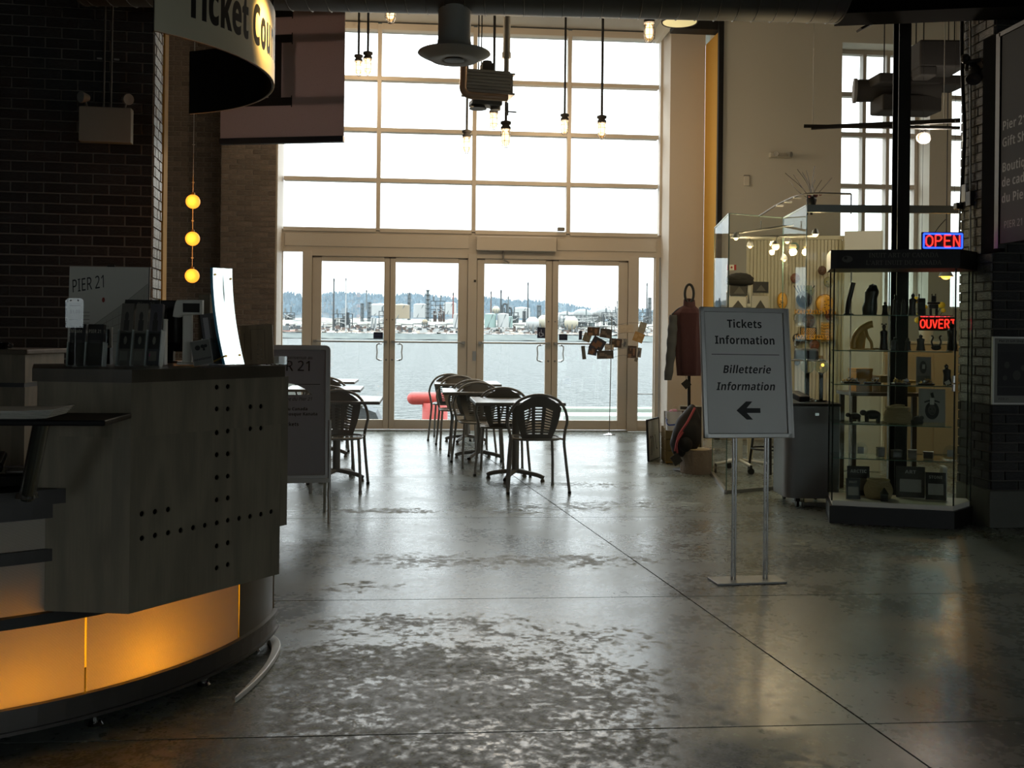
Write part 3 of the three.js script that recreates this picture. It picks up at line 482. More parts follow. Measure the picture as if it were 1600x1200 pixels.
  const wall = (aa, ab, ya, yb, r, n = 18) => { const g = shell(steps(0, 1, n), steps(0, 1, 3), (u, v) => onC(aa + (ab - aa) * u, ya + (yb - ya) * v, r), 0.004); const w = Math.abs(ab - aa) * r; const k = g.attributes.uv; for (let i = 0; i < k.count; i++) k.setXY(i, k.getX(i) * w * 24, k.getY(i) * (yb - ya) * 24); return g; };
  obj('mesh_panel', wall(a0, a1 + 0.003, 0.135, 0.80, RC), amber, t);
  obj('mesh_panel', wall(a1 - 0.003, a2 + 0.004, 0.135, 0.46, RC), amber, t);
  obj('metal_panel', wall(a2 - 0.004, a3, 0.135, 0.46, RC, 14), mat('#5a564f', 0.35, 0.7), t);
  const ring = (aa, ab, ya, yb, ra, rb_, n = 40) => { const s = new THREE.Shape(); for (let i = 0; i <= n; i++) { const p = onC(aa + (ab - aa) * i / n, 0, rb_); i ? s.lineTo(p.x, -p.z) : s.moveTo(p.x, -p.z); } for (let i = n; i >= 0; i--) { const p = onC(aa + (ab - aa) * i / n, 0, ra); s.lineTo(p.x, -p.z); } s.closePath(); const g = new THREE.ExtrudeGeometry(s, { depth: yb - ya, bevelEnabled: false }); g.rotateX(-Math.PI / 2); return g.translate(0, ya, 0); };
  const darkrail = mat('#2b2723', 0.5);
  const aBox = Math.atan2(cA.z - CC.z, cA.x - CC.x) - 0.10;
  obj('lower_desk_top', [ring(a0, a1 - 0.02, 0.785, 0.832, 0.72, RC + 0.05)], darkrail, t);
  obj('rail', ring(a0, a1, 0.735, 0.785, RC - 0.04, RC + 0.018), darkrail, t);
  obj('rail', ring(a0, a1 - 0.004, 0.595, 0.635, RC - 0.0, RC + 0.018), darkrail, t);
  obj('rail', ring(a0, a1 - 0.22, 0.395, 0.430, RC - 0.0, RC + 0.03), M.black, t);
  obj('upright', wall(a1 + 0.052, a1 + 0.0, 0.43, 0.79, RC + 0.012, 4), darkrail, t);
  objs('rim', [ring(a0, 0.0, 0.118, 0.138, RC - 0.03, RC + 0.022), ring(a0, 0.0, 0.065, 0.118, RC - 0.03, RC + 0.012), ring(a0, 0.0, 0.055, 0.066, RC - 0.03, RC + 0.024)], mat('#55524f', 0.4, 0.6), t);
  obj('base_tray', ring(a0, 0.0, 0.068, 0.078, 0.7, RC - 0.001), M.black, t);
  obj('added_baffle', ring(a0, a1 - 0.1, 0.40, 0.408, 0.95, RC - 0.07), M.dark, t);  // unseen ring added to keep lamp light off the upper mesh
  obj('back_drum', wall(a0, 0.0, 0.08, 0.79, 0.95, 20), mat('#a89f90', 0.9), t);
  obj('glow_lid', ring(a1 - 0.02, 0.0, 0.445, 0.452, 0.7, RC - 0.006), M.dark, t);  // unseen cover added to stop amber light leaking upward
  obj('glow_lid', ring(a0, a1 - 0.02, 0.77, 0.784, 0.7, RC - 0.05), M.dark, t);
  obj('end_cap', [bar(onC(0.0, 0.13, RC - 0.01), onC(0.0, 0.46, RC - 0.01), 0.012), bx(0.006, 0.34, 0.4, 0, 0, 0).rotateY(Math.PI / 2).translate(CC.x + RC - 0.21, 0.30, CC.z - 0.0)], M.plydark, t);
  for (const a of [aOf(165, 1141, 0), 1.55, 2.2, 0.12, 0.45]) { const p = onC(a, 0, RC - 0.05); obj('leg', [cyl(0.012, 0.012, 0.06, p.x, 0.035, p.z), cyl(0.026, 0.020, 0.010, p.x, 0.0055, p.z)], M.chrome, t); }
  // lamps inside the base
  for (const px of [25, 232]) {
    const a = aOf(px, px < 100 ? 1080 : 1040, 0.17), p = onC(a, 0.17, RC - 0.17);
    const l = obj('lamp_tube', bar(onC(a + 0.05, 0.16, RC - 0.18), onC(a - 0.05, 0.16, RC - 0.18), 0.014), glow('#ffb030', 3.0), t);
    const q = new THREE.PointLight('#ffa814', px < 100 ? BASE_GLOW * 0.6 : BASE_GLOW); q.position.copy(p); q.castShadow = true; q.shadow.radius = 3; t.add(q);
  }
}
{ // pale crescent-shaped plate on the floor by the counter
  const c = G(372, 1093), d = G(436, 1014), e = G(424, 998);
  const t = thing('foot_ring', 'pale flat crescent on the floor under the ticket counter rim', 'foot ring');
  const s = new THREE.Shape(), o = [[368, 1098], [384, 1085], [402, 1068], [418, 1050], [431, 1031], [437, 1016], [434, 1006], [423, 998], [419, 1003], [424, 1014], [424, 1026], [416, 1044], [402, 1062], [386, 1080]].map(([x, y]) => G(x, y));
  s.moveTo(o[0].x, -o[0].z); s.splineThru(o.slice(1).map((p) => new THREE.Vector2(p.x, -p.z))); s.closePath();
  const g = new THREE.ExtrudeGeometry(s, { depth: 0.010, bevelThickness: 0.006, bevelSize: 0.004, bevelSegments: 3, curveSegments: 24 }); g.rotateX(-Math.PI / 2); g.translate(0, 0.0065, 0);
  obj('crescent_plate', g, mat('#d9dad6', 0.35), t);
}
{ // glass shelf with slanted chrome post
  const a = P(197, 652, 3.02), t = thing('glass_shelf', 'black glass shelf on a slanted chrome post beside the ticket counter', 'shelf');
  const l = V(-1.55, a.y, -2.92);
  obj('shelf_plate', rb(0.95, 0.016, 0.26, a.x - 0.475, a.y, a.z + 0.07, 0.004), mat('#0a0a0b', 0.5, 0, { specularIntensity: 0.3 }), t);
  const up = P(66, 664, 3.0), dn = P(42, 762, 3.12);
  dn.y = 0.834 + 0.02; obj('post', [bar(V(up.x, a.y - 0.008, up.z), V(dn.x, 0.835, dn.z), 0.024, 20)], M.chrome, t);
  objs('post_collar', [cyl(0.034, 0.030, 0.014, dn.x, 0.8405, dn.z), cyl(0.032, 0.034, 0.012, up.x, a.y - 0.015, up.z)], M.chrome, t);
  const s = thing('paper_stack', 'loose stack of white leaflets curling on the black glass shelf', 'papers', V(a.x - 0.33, a.y + 0.0085, a.z + 0.07), 0.05);
  for (let k = 0; k < 6; k++) obj('leaflet', shell(steps(-1, 1, 8), [-1, 1], (u, v) => V(u * 0.155 + k * 0.005, 0.001 + 0.0042 * k + 0.004 * Math.max(0, Math.abs(u) - 0.3) ** 2 * (1 + k * 0.25), -v * 0.095 + k * 0.003), 0.002), M.paper, s);
  const b = thing('desk_telephone', 'black desk telephone on the lower desk behind the chrome post', 'telephone', P(12, 752, 3.35).setY(0.833), 0.3);
  obj('body', rb(0.15, 0.05, 0.18, 0, 0.026, 0, 0.012, 2), M.blackgloss, b); obj('handset', [rot(rb(0.045, 0.035, 0.2, 0, 0, 0, 0.015, 2), 0.1, 0, 0).translate(-0.03, 0.08, 0)], M.blackgloss, b); obj('keypad', bx(0.06, 0.004, 0.07, 0.03, 0.052, 0.02), M.gun2, b);
}
{ // plywood back counter further left
  const p = P(18, 600, 4.6), t = thing('back_counter', 'plywood back counter with a dark seam behind the glass shelf', 'counter', V(p.x, 0, p.z), YAW);
  const top = P(20, 546, 4.6).y, x1 = 0.06;
  obj('upper_panel', bx(1.2, 0.13, 0.4, x1 - 0.6, top - 0.065 - 0.02, -0.2), M.ply, t); obj('lower_panel', bx(1.2, top - 0.17, 0.4, x1 - 0.6, (top - 0.17) / 2, -0.2), M.ply, t); obj('seam', bx(1.19, 0.02, 0.39, x1 - 0.6, top - 0.16, -0.2), M.black, t);
  obj('top', rb(1.23, 0.022, 0.43, x1 - 0.6, top - 0.011, -0.2, 0.004), M.plydark, t);
  const c = thing('black_cup', 'small black cup at the edge of the plywood back counter', 'cup', P(5, 545, 4.6).setY(top + 0.001), 0); obj('cup_body', lathe([[0, 0], [0.022, 0], [0.026, 0.03], [0.024, 0.03], [0.02, 0.004], [0, 0.004]]), M.blackgloss, c); obj('handle', rot(new THREE.TorusGeometry(0.010, 0.003, 8, 14), 0, 0, 0).translate(0.03, 0.016, 0), M.blackgloss, c);
}
// ================================================================ THINGS ON THE TICKET COUNTER
const TOP = 1.2215, face = YAW;
function onTop(px, d) { const p = P(px, 572, d); p.y = TOP; return p; }
function wedge(name, label, cat, px, d, turn) { return thing(name, label, cat, onTop(px, d), turn); }
const sz = (p, d) => p * d / F;
{ // grand-opening board leaning behind everything
  const d = 4.35, p = P(166, 575, d); const t = thing('poster_board', 'printed board with PIER 21 lettering over a drawn building, leaning behind the brochures', 'poster', V(p.x, 0.86, p.z), YAW + 0.06);
  const w = sz(124, d), h = P(166, 416, d).y - 0.86;
  obj('board', rot(bx(w, h, 0.008, 0, h / 2, 0), -0.05, 0, 0), printed(1024, 1280, (c, W, H) => {
    c.fillStyle = '#14140f'; c.fillRect(0, 0, W, H); c.fillStyle = '#c6c4ba'; c.fillRect(0, 0, W - 14, 860);
    c.strokeStyle = '#77756c'; c.lineWidth = 3; c.fillStyle = '#a9a79c'; c.beginPath(); c.moveTo(330, 420); c.lineTo(640, 290); c.lineTo(1000, 120); c.lineTo(1000, 840); c.lineTo(330, 760); c.closePath(); c.fill(); c.stroke();
    for (let k = 0; k < 9; k++) { c.beginPath(); c.moveTo(330 + k * 78, 420 - k * 32 + 30); c.lineTo(330 + k * 78, 760 + k * 8); c.stroke(); } for (let k = 1; k < 5; k++) { c.beginPath(); c.moveTo(330, 420 + k * 30); c.lineTo(1000, 140 + k * 100); c.stroke(); }
    c.fillStyle = '#5d5b54'; c.fillRect(520, 590, 60, 180); for (let k = 0; k < 10; k++) c.fillRect(20, 330 + k * 26, 250, 3);
    c.save(); c.translate(36, 190); c.rotate(-0.10); c.fillStyle = '#1c1c1a'; c.font = '128px sans-serif'; c.fillText('PIER 21', 0, 0); c.restore(); c.fillStyle = '#8a2a20'; c.beginPath(); c.arc(440, 240, 18, 0, 7); c.fill();
    c.fillStyle = '#d8d6cc'; c.font = 'bold 60px serif'; c.fillText('Official Grand Opening', 120, 940); for (let k = 0; k < 2; k++) c.fillRect(120, 985 + k * 26, 560, 4);
  }), t);
  obj('easel_back', [rot(bx(0.03, h + 0.02, 0.01, 0, h / 2, -0.012), -0.05, 0, 0)], M.soot, t);
  const s = thing('stand_block', 'dark block shelf behind the counter carrying the printed board', 'shelf', V(p.x, 0, p.z), YAW); obj('body', rb(0.42, 0.855, 0.16, 0, 0.4275, -0.02, 0.006), M.soot, s); obj('lip', rb(0.42, 0.015, 0.01, 0, 0.8635, 0.045, 0.003), M.soot, s);
}
function holder(name, label, px, d, w, h, n, tilt, turn, header, print) { // clear brochure holder with printed fronts
  const t = wedge(name, label, 'brochure holder', px, d, turn);
  const s = new THREE.Group(); s.name = 'pocket_rack'; t.add(s); s.rotation.x = -tilt; const dep = 0.035;
  obj('back_plate', bx(w, h, 0.003, 0, h / 2, -dep), M.acrylic, s); obj('front_plate', bx(w, h * 0.55, 0.003, 0, h * 0.275, 0.003), M.acrylic, s);
  for (let k = 0; k <= n; k++) obj('divider', bx(0.0035, h * 0.58, dep, -w / 2 + k * w / n, h * 0.29, -dep / 2), M.edgeglow, s);
  for (let k = 0; k < n; k++) { const bw = w / n - 0.008; obj('brochure', bx(bw, h * 0.98, 0.022, -w / 2 + (k + 0.5) * w / n, h * 0.5 + 0.003, -0.016), printed(256, 512, (c, W, H) => print(c, W, H, k)), s); }
  obj('foot_plate', bx(w, 0.003, dep + 0.03, 0, 0.0025, -dep / 2), M.acrylic, t);
  if (header) obj('header_card', bx(header[0], header[1], 0.003, header[2], h * 1.02, -0.03), header[3], s);
  return t;
}
holder('brochure_holder', 'clear brochure holder of black leaflets under the little acrylic sign', 131, 3.52, sz(56, 3.52), sz(66, 3.52), 2, 0.14, face, null, (c, W, H, k) => { c.fillStyle = '#0e0e0e'; c.fillRect(0, 0, W, H); c.fillStyle = '#8a8578'; c.font = 'bold 60px sans-serif'; c.fillText(k ? 'PIER 21' : 'Musée', 10, 110); c.fillStyle = '#2a2825'; c.fillRect(40, 200, 170, 200); });
holder('brochure_holder', 'clear rack of photo-covered brochures in front of the brick corner', 214, 3.60, sz(68, 3.6), sz(100, 3.6), 3, 0.2, face, [sz(56, 3.6), sz(14, 3.6), -0.01, printed(256, 64, (c, W, H) => { c.fillStyle = '#15130f'; c.fillRect(0, 0, W, H); c.fillStyle = '#5a564c'; c.font = 'bold 40px sans-serif'; c.fillText('Pier 21', 90, 46); })], (c, W, H, k) => {
  c.fillStyle = ['#5e5a52', '#6a655b', '#4a474c'][k]; c.fillRect(0, 0, W, H); c.fillStyle = '#2c2926'; c.beginPath(); c.arc(120, 110, 40, 0, 7); c.fill(); c.fillRect(70, 140, 110, 90); c.fillStyle = '#24221f'; c.fillRect(20, 250, 215, 130); c.fillStyle = '#8b867c'; c.beginPath(); c.arc(130, 310, 34, 0, 7); c.fill(); c.fillStyle = '#777268'; c.fillRect(40, 400, 160, 80); if (k === 2) { c.fillStyle = '#b0507c'; c.beginPath(); c.arc(60, 430, 14, 0, 7); c.fill(); } });
{ // small acrylic sign on a stalk
  const d = 3.47, t = wedge('acrylic_sign', 'small clear acrylic sign with a paper price card standing on a stalk', 'sign', 116, d, face + 0.08);
  const h0 = P(116, 512, d).y - TOP, h1 = P(116, 466, d).y - TOP, w = sz(27, d);
  const s = new THREE.Shape(), k = 0.008; s.moveTo(-w / 2, h0); s.lineTo(w / 2, h0); s.lineTo(w / 2, h1 - k); s.lineTo(w / 2 - k, h1); s.lineTo(-w / 2 + k, h1); s.lineTo(-w / 2, h1 - k); s.closePath();
  obj('plate', new THREE.ExtrudeGeometry(s, { depth: 0.004, bevelEnabled: false }), M.acrylic, t);
  obj('card', bx(w * 0.86, (h1 - h0) * 0.8, 0.001, 0, h0 + (h1 - h0) * 0.46, -0.002), printed(256, 320, (c, W, H) => { c.fillStyle = '#a5a39c'; c.fillRect(0, 0, W, H); c.fillStyle = '#5a5852'; c.font = 'bold 60px sans-serif'; centre(c, '$1.00', 128, 150, 'bold 70px sans-serif'); c.fillRect(40, 40, 176, 10); c.fillRect(30, 230, 196, 14); }), t);
  obj('stalk', [bar(V(0, 0, -0.006), V(0, h0 + 0.02, -0.006), 0.003), cyl(0.02, 0.02, 0.004, 0, 0.0022, -0.006)], M.acrylic, t);
  obj('rivet', [sph(0.003, -0.012, h1 - 0.008, 0.005, 8), sph(0.003, 0.012, h1 - 0.008, 0.005, 8)], M.chrome, t);
}
{ // small screen in a pale bezel
  const d = 3.72, t = wedge('picture_display', 'small black photo frame with a pale bezel between the brochure holders', 'frame', 160, d, face), y = P(160, 527, d).y - TOP;
  obj('bezel', [bx(sz(30, d), 0.008, 0.012, 0, y + sz(14.5, d), 0), bx(sz(30, d), 0.008, 0.012, 0, y - sz(14.5, d), 0), bx(0.008, sz(30, d), 0.012, sz(13, d), y, 0), bx(0.008, sz(30, d), 0.012, -sz(13, d), y, 0)], M.offwhite, t);
  obj('picture', bx(sz(26, d), sz(26, d), 0.006, 0, y, -0.002), M.blackgloss, t); obj('stand', bx(0.05, y, 0.03, 0, y / 2 + 0.001, -0.02), M.black, t);
}
{ const d = 3.68, h = sz(72, d), t = wedge('white_box', 'narrow white upright box beside the black monitor on the counter', 'box', 252, d, face + 0.1); obj('carton', rb(sz(14, d), h, 0.05, 0, h / 2 + 0.001, 0, 0.003), M.white, t); obj('lid', rb(sz(14.6, d), 0.006, 0.052, 0, h - 0.002, 0, 0.002), M.paper, t); }
{ const d = 3.95, h = sz(100, d), t = wedge('monitor', 'black monitor seen from behind on the ticket counter', 'monitor', 267, d, face - 0.08);
  obj('housing', [rb(sz(44, d), h * 0.8, 0.02, 0, h * 0.58, 0, 0.006, 2), rb(sz(36, d), h * 0.6, 0.05, 0, h * 0.56, 0.02, 0.02, 2)], M.black, t); obj('stand', [bx(0.03, h * 0.3, 0.02, 0, h * 0.15, 0.005), rb(0.08, 0.008, 0.07, 0, 0.005, 0.0, 0.003)], M.black, t); }
{ const d = 3.72, t = wedge('customer_display', 'beige cash register display head on a short column', 'display', 292, d, face + 0.12); const hy = P(292, 482, d).y - TOP;
  obj('column', rb(sz(14, d), hy, 0.03, 0, hy / 2, -0.01, 0.004), M.offwhite, t);
  const s = new THREE.Shape(), w = sz(42, d), h = sz(24, d); s.moveTo(-w / 2, -h / 2); s.quadraticCurveTo(-w * 0.44, h * 0.4, -w * 0.36, h / 2); s.lineTo(w / 2, h / 2); s.lineTo(w / 2, -h * 0.32); s.lineTo(-w * 0.2, -h * 0.4); s.quadraticCurveTo(-w * 0.3, -h * 0.6, -w / 2, -h / 2);
  obj('head', new THREE.ExtrudeGeometry(s, { depth: 0.03, bevelThickness: 0.003, bevelSize: 0.003, bevelSegments: 2 }).translate(0.004, hy, -0.01), M.offwhite, t);
  obj('screen', bx(sz(25, d), sz(14, d), 0.004, 0.018, hy + 0.002, 0.025), M.blackgloss, t); obj('base', rb(0.06, 0.01, 0.07, 0, 0.006, 0, 0.003), M.offwhite, t); }
{ const d = 4.0, t = wedge('wood_block', 'pale upright wooden block behind the register display', 'block', 322, d, face - 0.1), h = P(322, 461, d).y - TOP; obj('block', rb(sz(19, d), h, 0.05, 0, h / 2 + 0.001, 0, 0.003), M.ply, t); obj('cap', rb(sz(20, d), 0.006, 0.052, 0, h - 0.001, 0, 0.002), M.ply, t); }
{ const d = 3.78, t = wedge('leaflet_holder', 'slanted clear holder of dark leaflets next to the curved acrylic panel', 'leaflet holder', 340, d, face + 0.45); const s = new THREE.Group(); s.name = 'pocket'; t.add(s); s.rotation.set(-0.24, 0, 0.1); const h = sz(86, d), w = 0.09;
  obj('back_plate', bx(w, h, 0.003, 0, h / 2, -0.02), M.acrylic, s); obj('front_plate', bx(w, h * 0.5, 0.003, 0, h * 0.25, 0.014), M.acrylic, s); for (const k of [-1, 1]) obj('side_plate', bx(0.004, h * 0.5, 0.034, k * w / 2, h * 0.25, -0.003), M.edgeglow, s);
  obj('leaflets', bx(w - 0.01, h * 0.96, 0.02, 0, h * 0.49, -0.006), printed(128, 256, (c, W, H) => { c.fillStyle = '#3a3a3e'; c.fillRect(0, 0, W, H); c.fillStyle = '#77757a'; c.fillRect(14, 20, 30, 200); c.fillStyle = '#1c1b1d'; c.fillRect(56, 30, 50, 120); }), s); obj('foot', bx(w, 0.003, 0.07, 0, 0.003, -0.01), M.acrylic, t); }
{ const d = 3.66, t = wedge('card_sign', 'small tilted grey card with two round emblems at the counter edge', 'card', 319, d, face + 0.15); const s = new THREE.Group(); s.name = 'card'; t.add(s); s.rotation.set(-0.35, 0, 0.22); const h = sz(42, d), w = sz(30, d);
  obj('front', bx(w, h, 0.002, 0, h / 2 + 0.004, 0), printed(256, 340, (c, W, H) => { c.fillStyle = '#6f6f69'; c.fillRect(0, 0, W, H); c.strokeStyle = '#9a9a92'; c.lineWidth = 8; c.strokeRect(4, 4, W - 8, H - 8); c.fillStyle = '#232322'; c.beginPath(); c.arc(85, 100, 34, 0, 7); c.fill(); c.beginPath(); c.arc(150, 90, 24, 0, 7); c.arc(190, 90, 22, 0, 7); c.fill(); c.fillRect(150, 100, 26, 50); centre(c, 'newsletter', 128, 270, 'bold 44px sans-serif'); }), s); obj('strut', rot(bx(0.03, h * 0.8, 0.002, 0, h * 0.4, -0.02), -0.3, 0, 0), M.offwhite, s); }
{ // tall curved acrylic panel with standoffs, bluish edge
  const d = 3.78, t = wedge('curved_acrylic_panel', 'tall curved white acrylic panel with a blue edge and four standoffs', 'acrylic panel', 367, d, 0.37);
  const H = P(360, 420, d).y - TOP, w = 0.072, at = (u, v, q = Math.max(0, 1 - v)) => V((u - 0.5) * w - 0.046 * (1 - q ** 1.9), v * H + 0.002, -0.014 * (1 - q ** 1.8));
  obj('panel', shell([0, 0.5, 1], steps(0, 1, 18), at, 0.006), mat('#e4efeb', 0.09, 0.85, { bumpMap: tStreak, bumpScale: 0.0014 }), t);
  const b = obj('blue_edge', tube(steps(0, 1, 18).map((v) => at(-0.04, v).add(V(0, 0, -0.002))), 0.005, 30, 6), mat('#3ca3c8', 0.3, 0, { transmission: 0.3, thickness: 0 }), t); b.userData.label = 'blue tinted edge of the acrylic';
  for (const [u, v] of [[0.12, 0.93], [0.9, 0.89], [0.15, 0.09], [0.85, 0.10]]) { const p = at(u, v); obj('standoff', bar(p.clone().add(V(0, 0, 0.008)), p.clone().add(V(0, 0, -0.03)), 0.004, 10), M.brass, t); }
  obj('support_rod', bar(at(0.1, 0.09).add(V(0, 0, 0.004)), at(0.1, 0.02).add(V(-0.06, 0, 0.02)), 0.003, 8), M.brass, t);
}
{ const d = 3.86, t = wedge('wooden_plaque', 'wooden peg board plaque leaning at the end of the ticket counter', 'plaque', 403, d, face + 0.05); const s = new THREE.Group(); s.name = 'plaque'; t.add(s); s.rotation.set(-0.2, 0, 0.08); const w = sz(50, d), h = sz(63, d);
  const sh = new THREE.Shape(); sh.moveTo(-w / 2, 0); sh.lineTo(w / 2, 0); sh.lineTo(w / 2, h - 0.008); sh.quadraticCurveTo(w / 2, h, w / 2 - 0.008, h); sh.lineTo(-w / 2, h); sh.closePath();
  for (let k = 0; k < 4; k++) for (const x of [0.004, 0.016]) { const q = new THREE.Path(); q.absarc(x, 0.02 + k * 0.018, 0.0022, 0, 7, true); sh.holes.push(q); }
  obj('wood_face', new THREE.ExtrudeGeometry(sh, { depth: 0.012, bevelEnabled: false }), mat('#9a8a76', 0.6, 0, { map: tPly, metres: 1 }), s);
  obj('engraved_text', [bx(0.045, 0.0012, 0.001, 0.0, h - 0.018, 0.0125), bx(0.0012, h * 0.75, 0.001, -0.022, h * 0.5, 0.0125), bx(0.0012, h * 0.75, 0.001, 0.03, h * 0.5, 0.0125), bx(0.002, h * 0.5, 0.001, -0.045, h * 0.55, 0.0125)], mat('#4c4034', 0.7), s);
  obj('strut', bx(0.02, h * 0.6, 0.003, 0, h * 0.3, -0.004), M.plydark, s); }
{ const d = 3.92, t = wedge('acrylic_tray', 'clear acrylic tray on the far corner of the ticket counter', 'tray', 433, d, face); const w = sz(26, d); obj('tray_wall', [bx(w, 0.03, 0.002, 0, 0.016, 0.02), bx(w, 0.03, 0.002, 0, 0.016, -0.02), bx(0.002, 0.03, 0.04, -w / 2, 0.016, 0), bx(0.002, 0.03, 0.04, w / 2, 0.016, 0)], M.acrylic, t); obj('tray_floor', bx(w, 0.002, 0.04, 0, 0.002, 0), M.acrylic, t); obj('cards', bx(w * 0.8, 0.028, 0.012, 0, 0.017, 0), M.paper, t); }
// ================================================================ OVERHEAD
{ // curved hanging sign band
  const c = V(-1.61, 0, -4.755), R = 0.907, y0 = 2.50, y1 = 2.832, p0 = 51.6 * Math.PI / 180, p1 = -67 * Math.PI / 180, len = (p0 - p1) * R;
  const t = thing('hanging_sign', 'large curved hanging sign band lettered Ticket Counter in black', 'sign');
  const at = (r) => (u, v) => { const a = p0 + (p1 - p0) * u; return V(c.x + r * Math.cos(a), y0 + (y1 - y0) * v, c.z + r * Math.sin(a)); };
  obj('face_panel', shell(steps(0, 1, 48), [0, 0.5, 1], at(R), 0.006), printed(2048, 362, (g, w, h) => {
    g.fillStyle = '#d8cfb4'; g.fillRect(0, 0, w, h); g.fillStyle = '#141311'; const k = w / len;
    g.save(); g.translate(0.132 * k, h - 0.092 * k); g.font = 'bold 250px sans-serif'; const m = g.measureText('Ticket Counter').width; g.scale(0.885 * k / m, 0.168 * k / 180); g.fillText('Ticket Counter', 0, 0); g.lineWidth = 9; g.strokeStyle = '#141311'; g.strokeText('Ticket Counter', 0, 0); g.restore();
  }, 0.45), t);
  obj('inner_face', shell(steps(0, 1, 48), [0, 1], at(R - 0.009), 0.004), M.black, t);
  for (const u of [0.12, 0.5, 0.9]) { const p = at(R - 0.012)(u, 1); obj('hanger_rod', bar(p, p.clone().setY(4.46), 0.004, 8), M.steel, t); }
  // a small spotlight above the frame lights the band
  const sp = P(470, -55, 4.35), s = thing('track_spotlight', 'small track spotlight aimed at the hanging sign band', 'spotlight', sp);
  const target = P(395, 90, 4.6), dir = target.clone().sub(sp).normalize(), q = new THREE.Quaternion().setFromUnitVectors(V(0, -1, 0), dir);
  const can = lathe([[0.02, 0.08], [0.045, 0.06], [0.05, -0.06], [0.046, -0.06], [0.04, 0.05], [0, 0.06]]).applyQuaternion(q); obj('housing', can, M.steel, s);
  obj('lamp_face', new THREE.CircleGeometry(0.042, 20).rotateX(Math.PI / 2).translate(0, -0.035, 0).applyQuaternion(q), glow('#ffcf86', 2), s); obj('stem', bar(V(0, 0.05, 0), V(0, 4.46 - sp.y, 0), 0.008), M.steel, s);
  const l = new THREE.SpotLight('#ffcc70', 2.6, 0, 0.46, 1, 2); l.position.copy(dir.clone().multiplyScalar(0.06)); l.target.position.copy(dir); s.add(l); s.add(l.target); l.castShadow = true; l.shadow.radius = 2;
}
{ // maroon banner
  const a = P(344.5, 224, 8.1), b = P(537, 224, 7.93), dx = b.clone().sub(a), w = Math.hypot(dx.x, dx.z), turn = -Math.atan2(dx.z, dx.x), H = 2.3;
  const t = thing('hanging_banner', 'maroon hanging banner with dark block lettering and a dark bottom bar', 'banner', a.clone().add(b).multiplyScalar(0.5), turn);
  obj('fabric', bx(w, H, 0.012, 0, H / 2 + 0.03, 0), printed(1024, 2048, (c, W, h) => {
    c.fillStyle = '#c4b2b0'; c.fillRect(0, 0, W, h); for (let k = 0; k < 9000; k++) { c.fillStyle = rnd() < 0.5 ? 'rgba(60,30,28,.12)' : 'rgba(170,120,110,.10)'; c.fillRect(rnd() * W, rnd() * h, 3, 3); }
    const m = W / 192.5, Y = (py) => h - (219 - py) * (h / (H / w * 192.5)); c.fillStyle = '#20191a';
    const b2 = (x0, y0, x1, y1) => { c.fillRect((x0 - 344.5) * m, Y(y0), (x1 - x0) * m, Y(y1) - Y(y0)); c.fillRect((x1 - 344.5) * m - 8, Y(y0) - 12, 8, Y(y1) - Y(y0) + 24); };
    b2(300, 157, 457, 169); b2(300, 64, 457, 76); b2(300, 26, 457, 38); c.fillRect((420 - 344.5) * m, Y(76), 20 * m, Y(157) - Y(76)); c.fillRect((448 - 344.5) * m, Y(-60), 9 * m, Y(38) - Y(-60)); c.fillRect((381 - 344.5) * m, Y(154), 3, 60);
  }, 0.95), t).material.setValues({ transmission: 0.42 });
  obj('bottom_bar', rb(w + 0.004, 0.048, 0.05, 0, 0.022, 0, 0.006), mat('#33323a', 0.35, 0.2), t);
  for (const s of [-1, 1]) obj('hanger_wire', bar(V(s * w * 0.45, H + 0.03, 0), V(s * w * 0.45, 5.6 - t.position.y, 0), 0.004, 6), M.steel, t);
}
{ // spiral duct across the lobby with its bell diffuser
  const R = 0.33, d = 6.9, a = P(125, 5, 6.2), b = P(1312, 33, 6.39);
  const y = 3.32 + R, dirv = V(b.x - a.x, 0, b.z - a.z), L = dirv.length(), n = dirv.clone().normalize();
  const t = thing('spiral_duct', 'grey spiral-seam air duct running across the lobby under the ceiling', 'duct', V(a.x, y, a.z), -Math.atan2(dirv.z, dirv.x));
  const g = new THREE.CylinderGeometry(R, R, L, 48, 1, true).rotateZ(Math.PI / 2).translate(L / 2, 0, 0); obj('duct_shell', g, M.duct, t);
  const pts = [], turns = Math.round(L / 0.12); for (let k = 0; k <= turns * 20; k++) { const th = k / 20 * 2 * Math.PI; pts.push(V(k / (turns * 20) * L, Math.cos(th) * (R + 0.001), Math.sin(th) * (R + 0.001))); }
  obj('seam', tube(pts, 0.005, turns * 20, 5), M.duct, t);
  for (const x of [0.006, L - 0.006]) obj('end_cap', rot(cyl(R + 0.004, R + 0.004, 0.012, 0, 0, 0, 48), 0, 0, Math.PI / 2).translate(x, 0, 0), M.duct, t);
  for (const x of [1, 3, 4.6]) obj('strap', [bar(V(x, R, 0), V(x, 4.47 - y, 0), 0.006, 6)], M.steel, t);
  const c = P(709.5, 95, 6.29), u = thing('bell_diffuser', 'bell-mouthed grey air diffuser hanging under the spiral duct', 'diffuser', V(c.x, c.y, c.z));
  const s = 6.29 / F, top = (3.34 - c.y), prof = [[0, 0.012], [20 * s, 0.012], [21 * s, 0.004], [36 * s, 0.0], [40 * s, 0.010], [52 * s, 8 * s], [57 * s, 11 * s], [56 * s, 12.5 * s], [44 * s, 16 * s], [32 * s, 20 * s], [27 * s, 25 * s], [25.5 * s, 34 * s], [25.5 * s, Math.max(top - 0.03, 50 * s)], [30 * s, top + 0.03]];
  obj('bell', lathe(prof, 44), M.duct2, u);
  obj('core', lathe([[0, 0.02], [14 * s, 0.014], [16 * s, 0.0], [0, 0.002]], 30), M.duct, u);
}
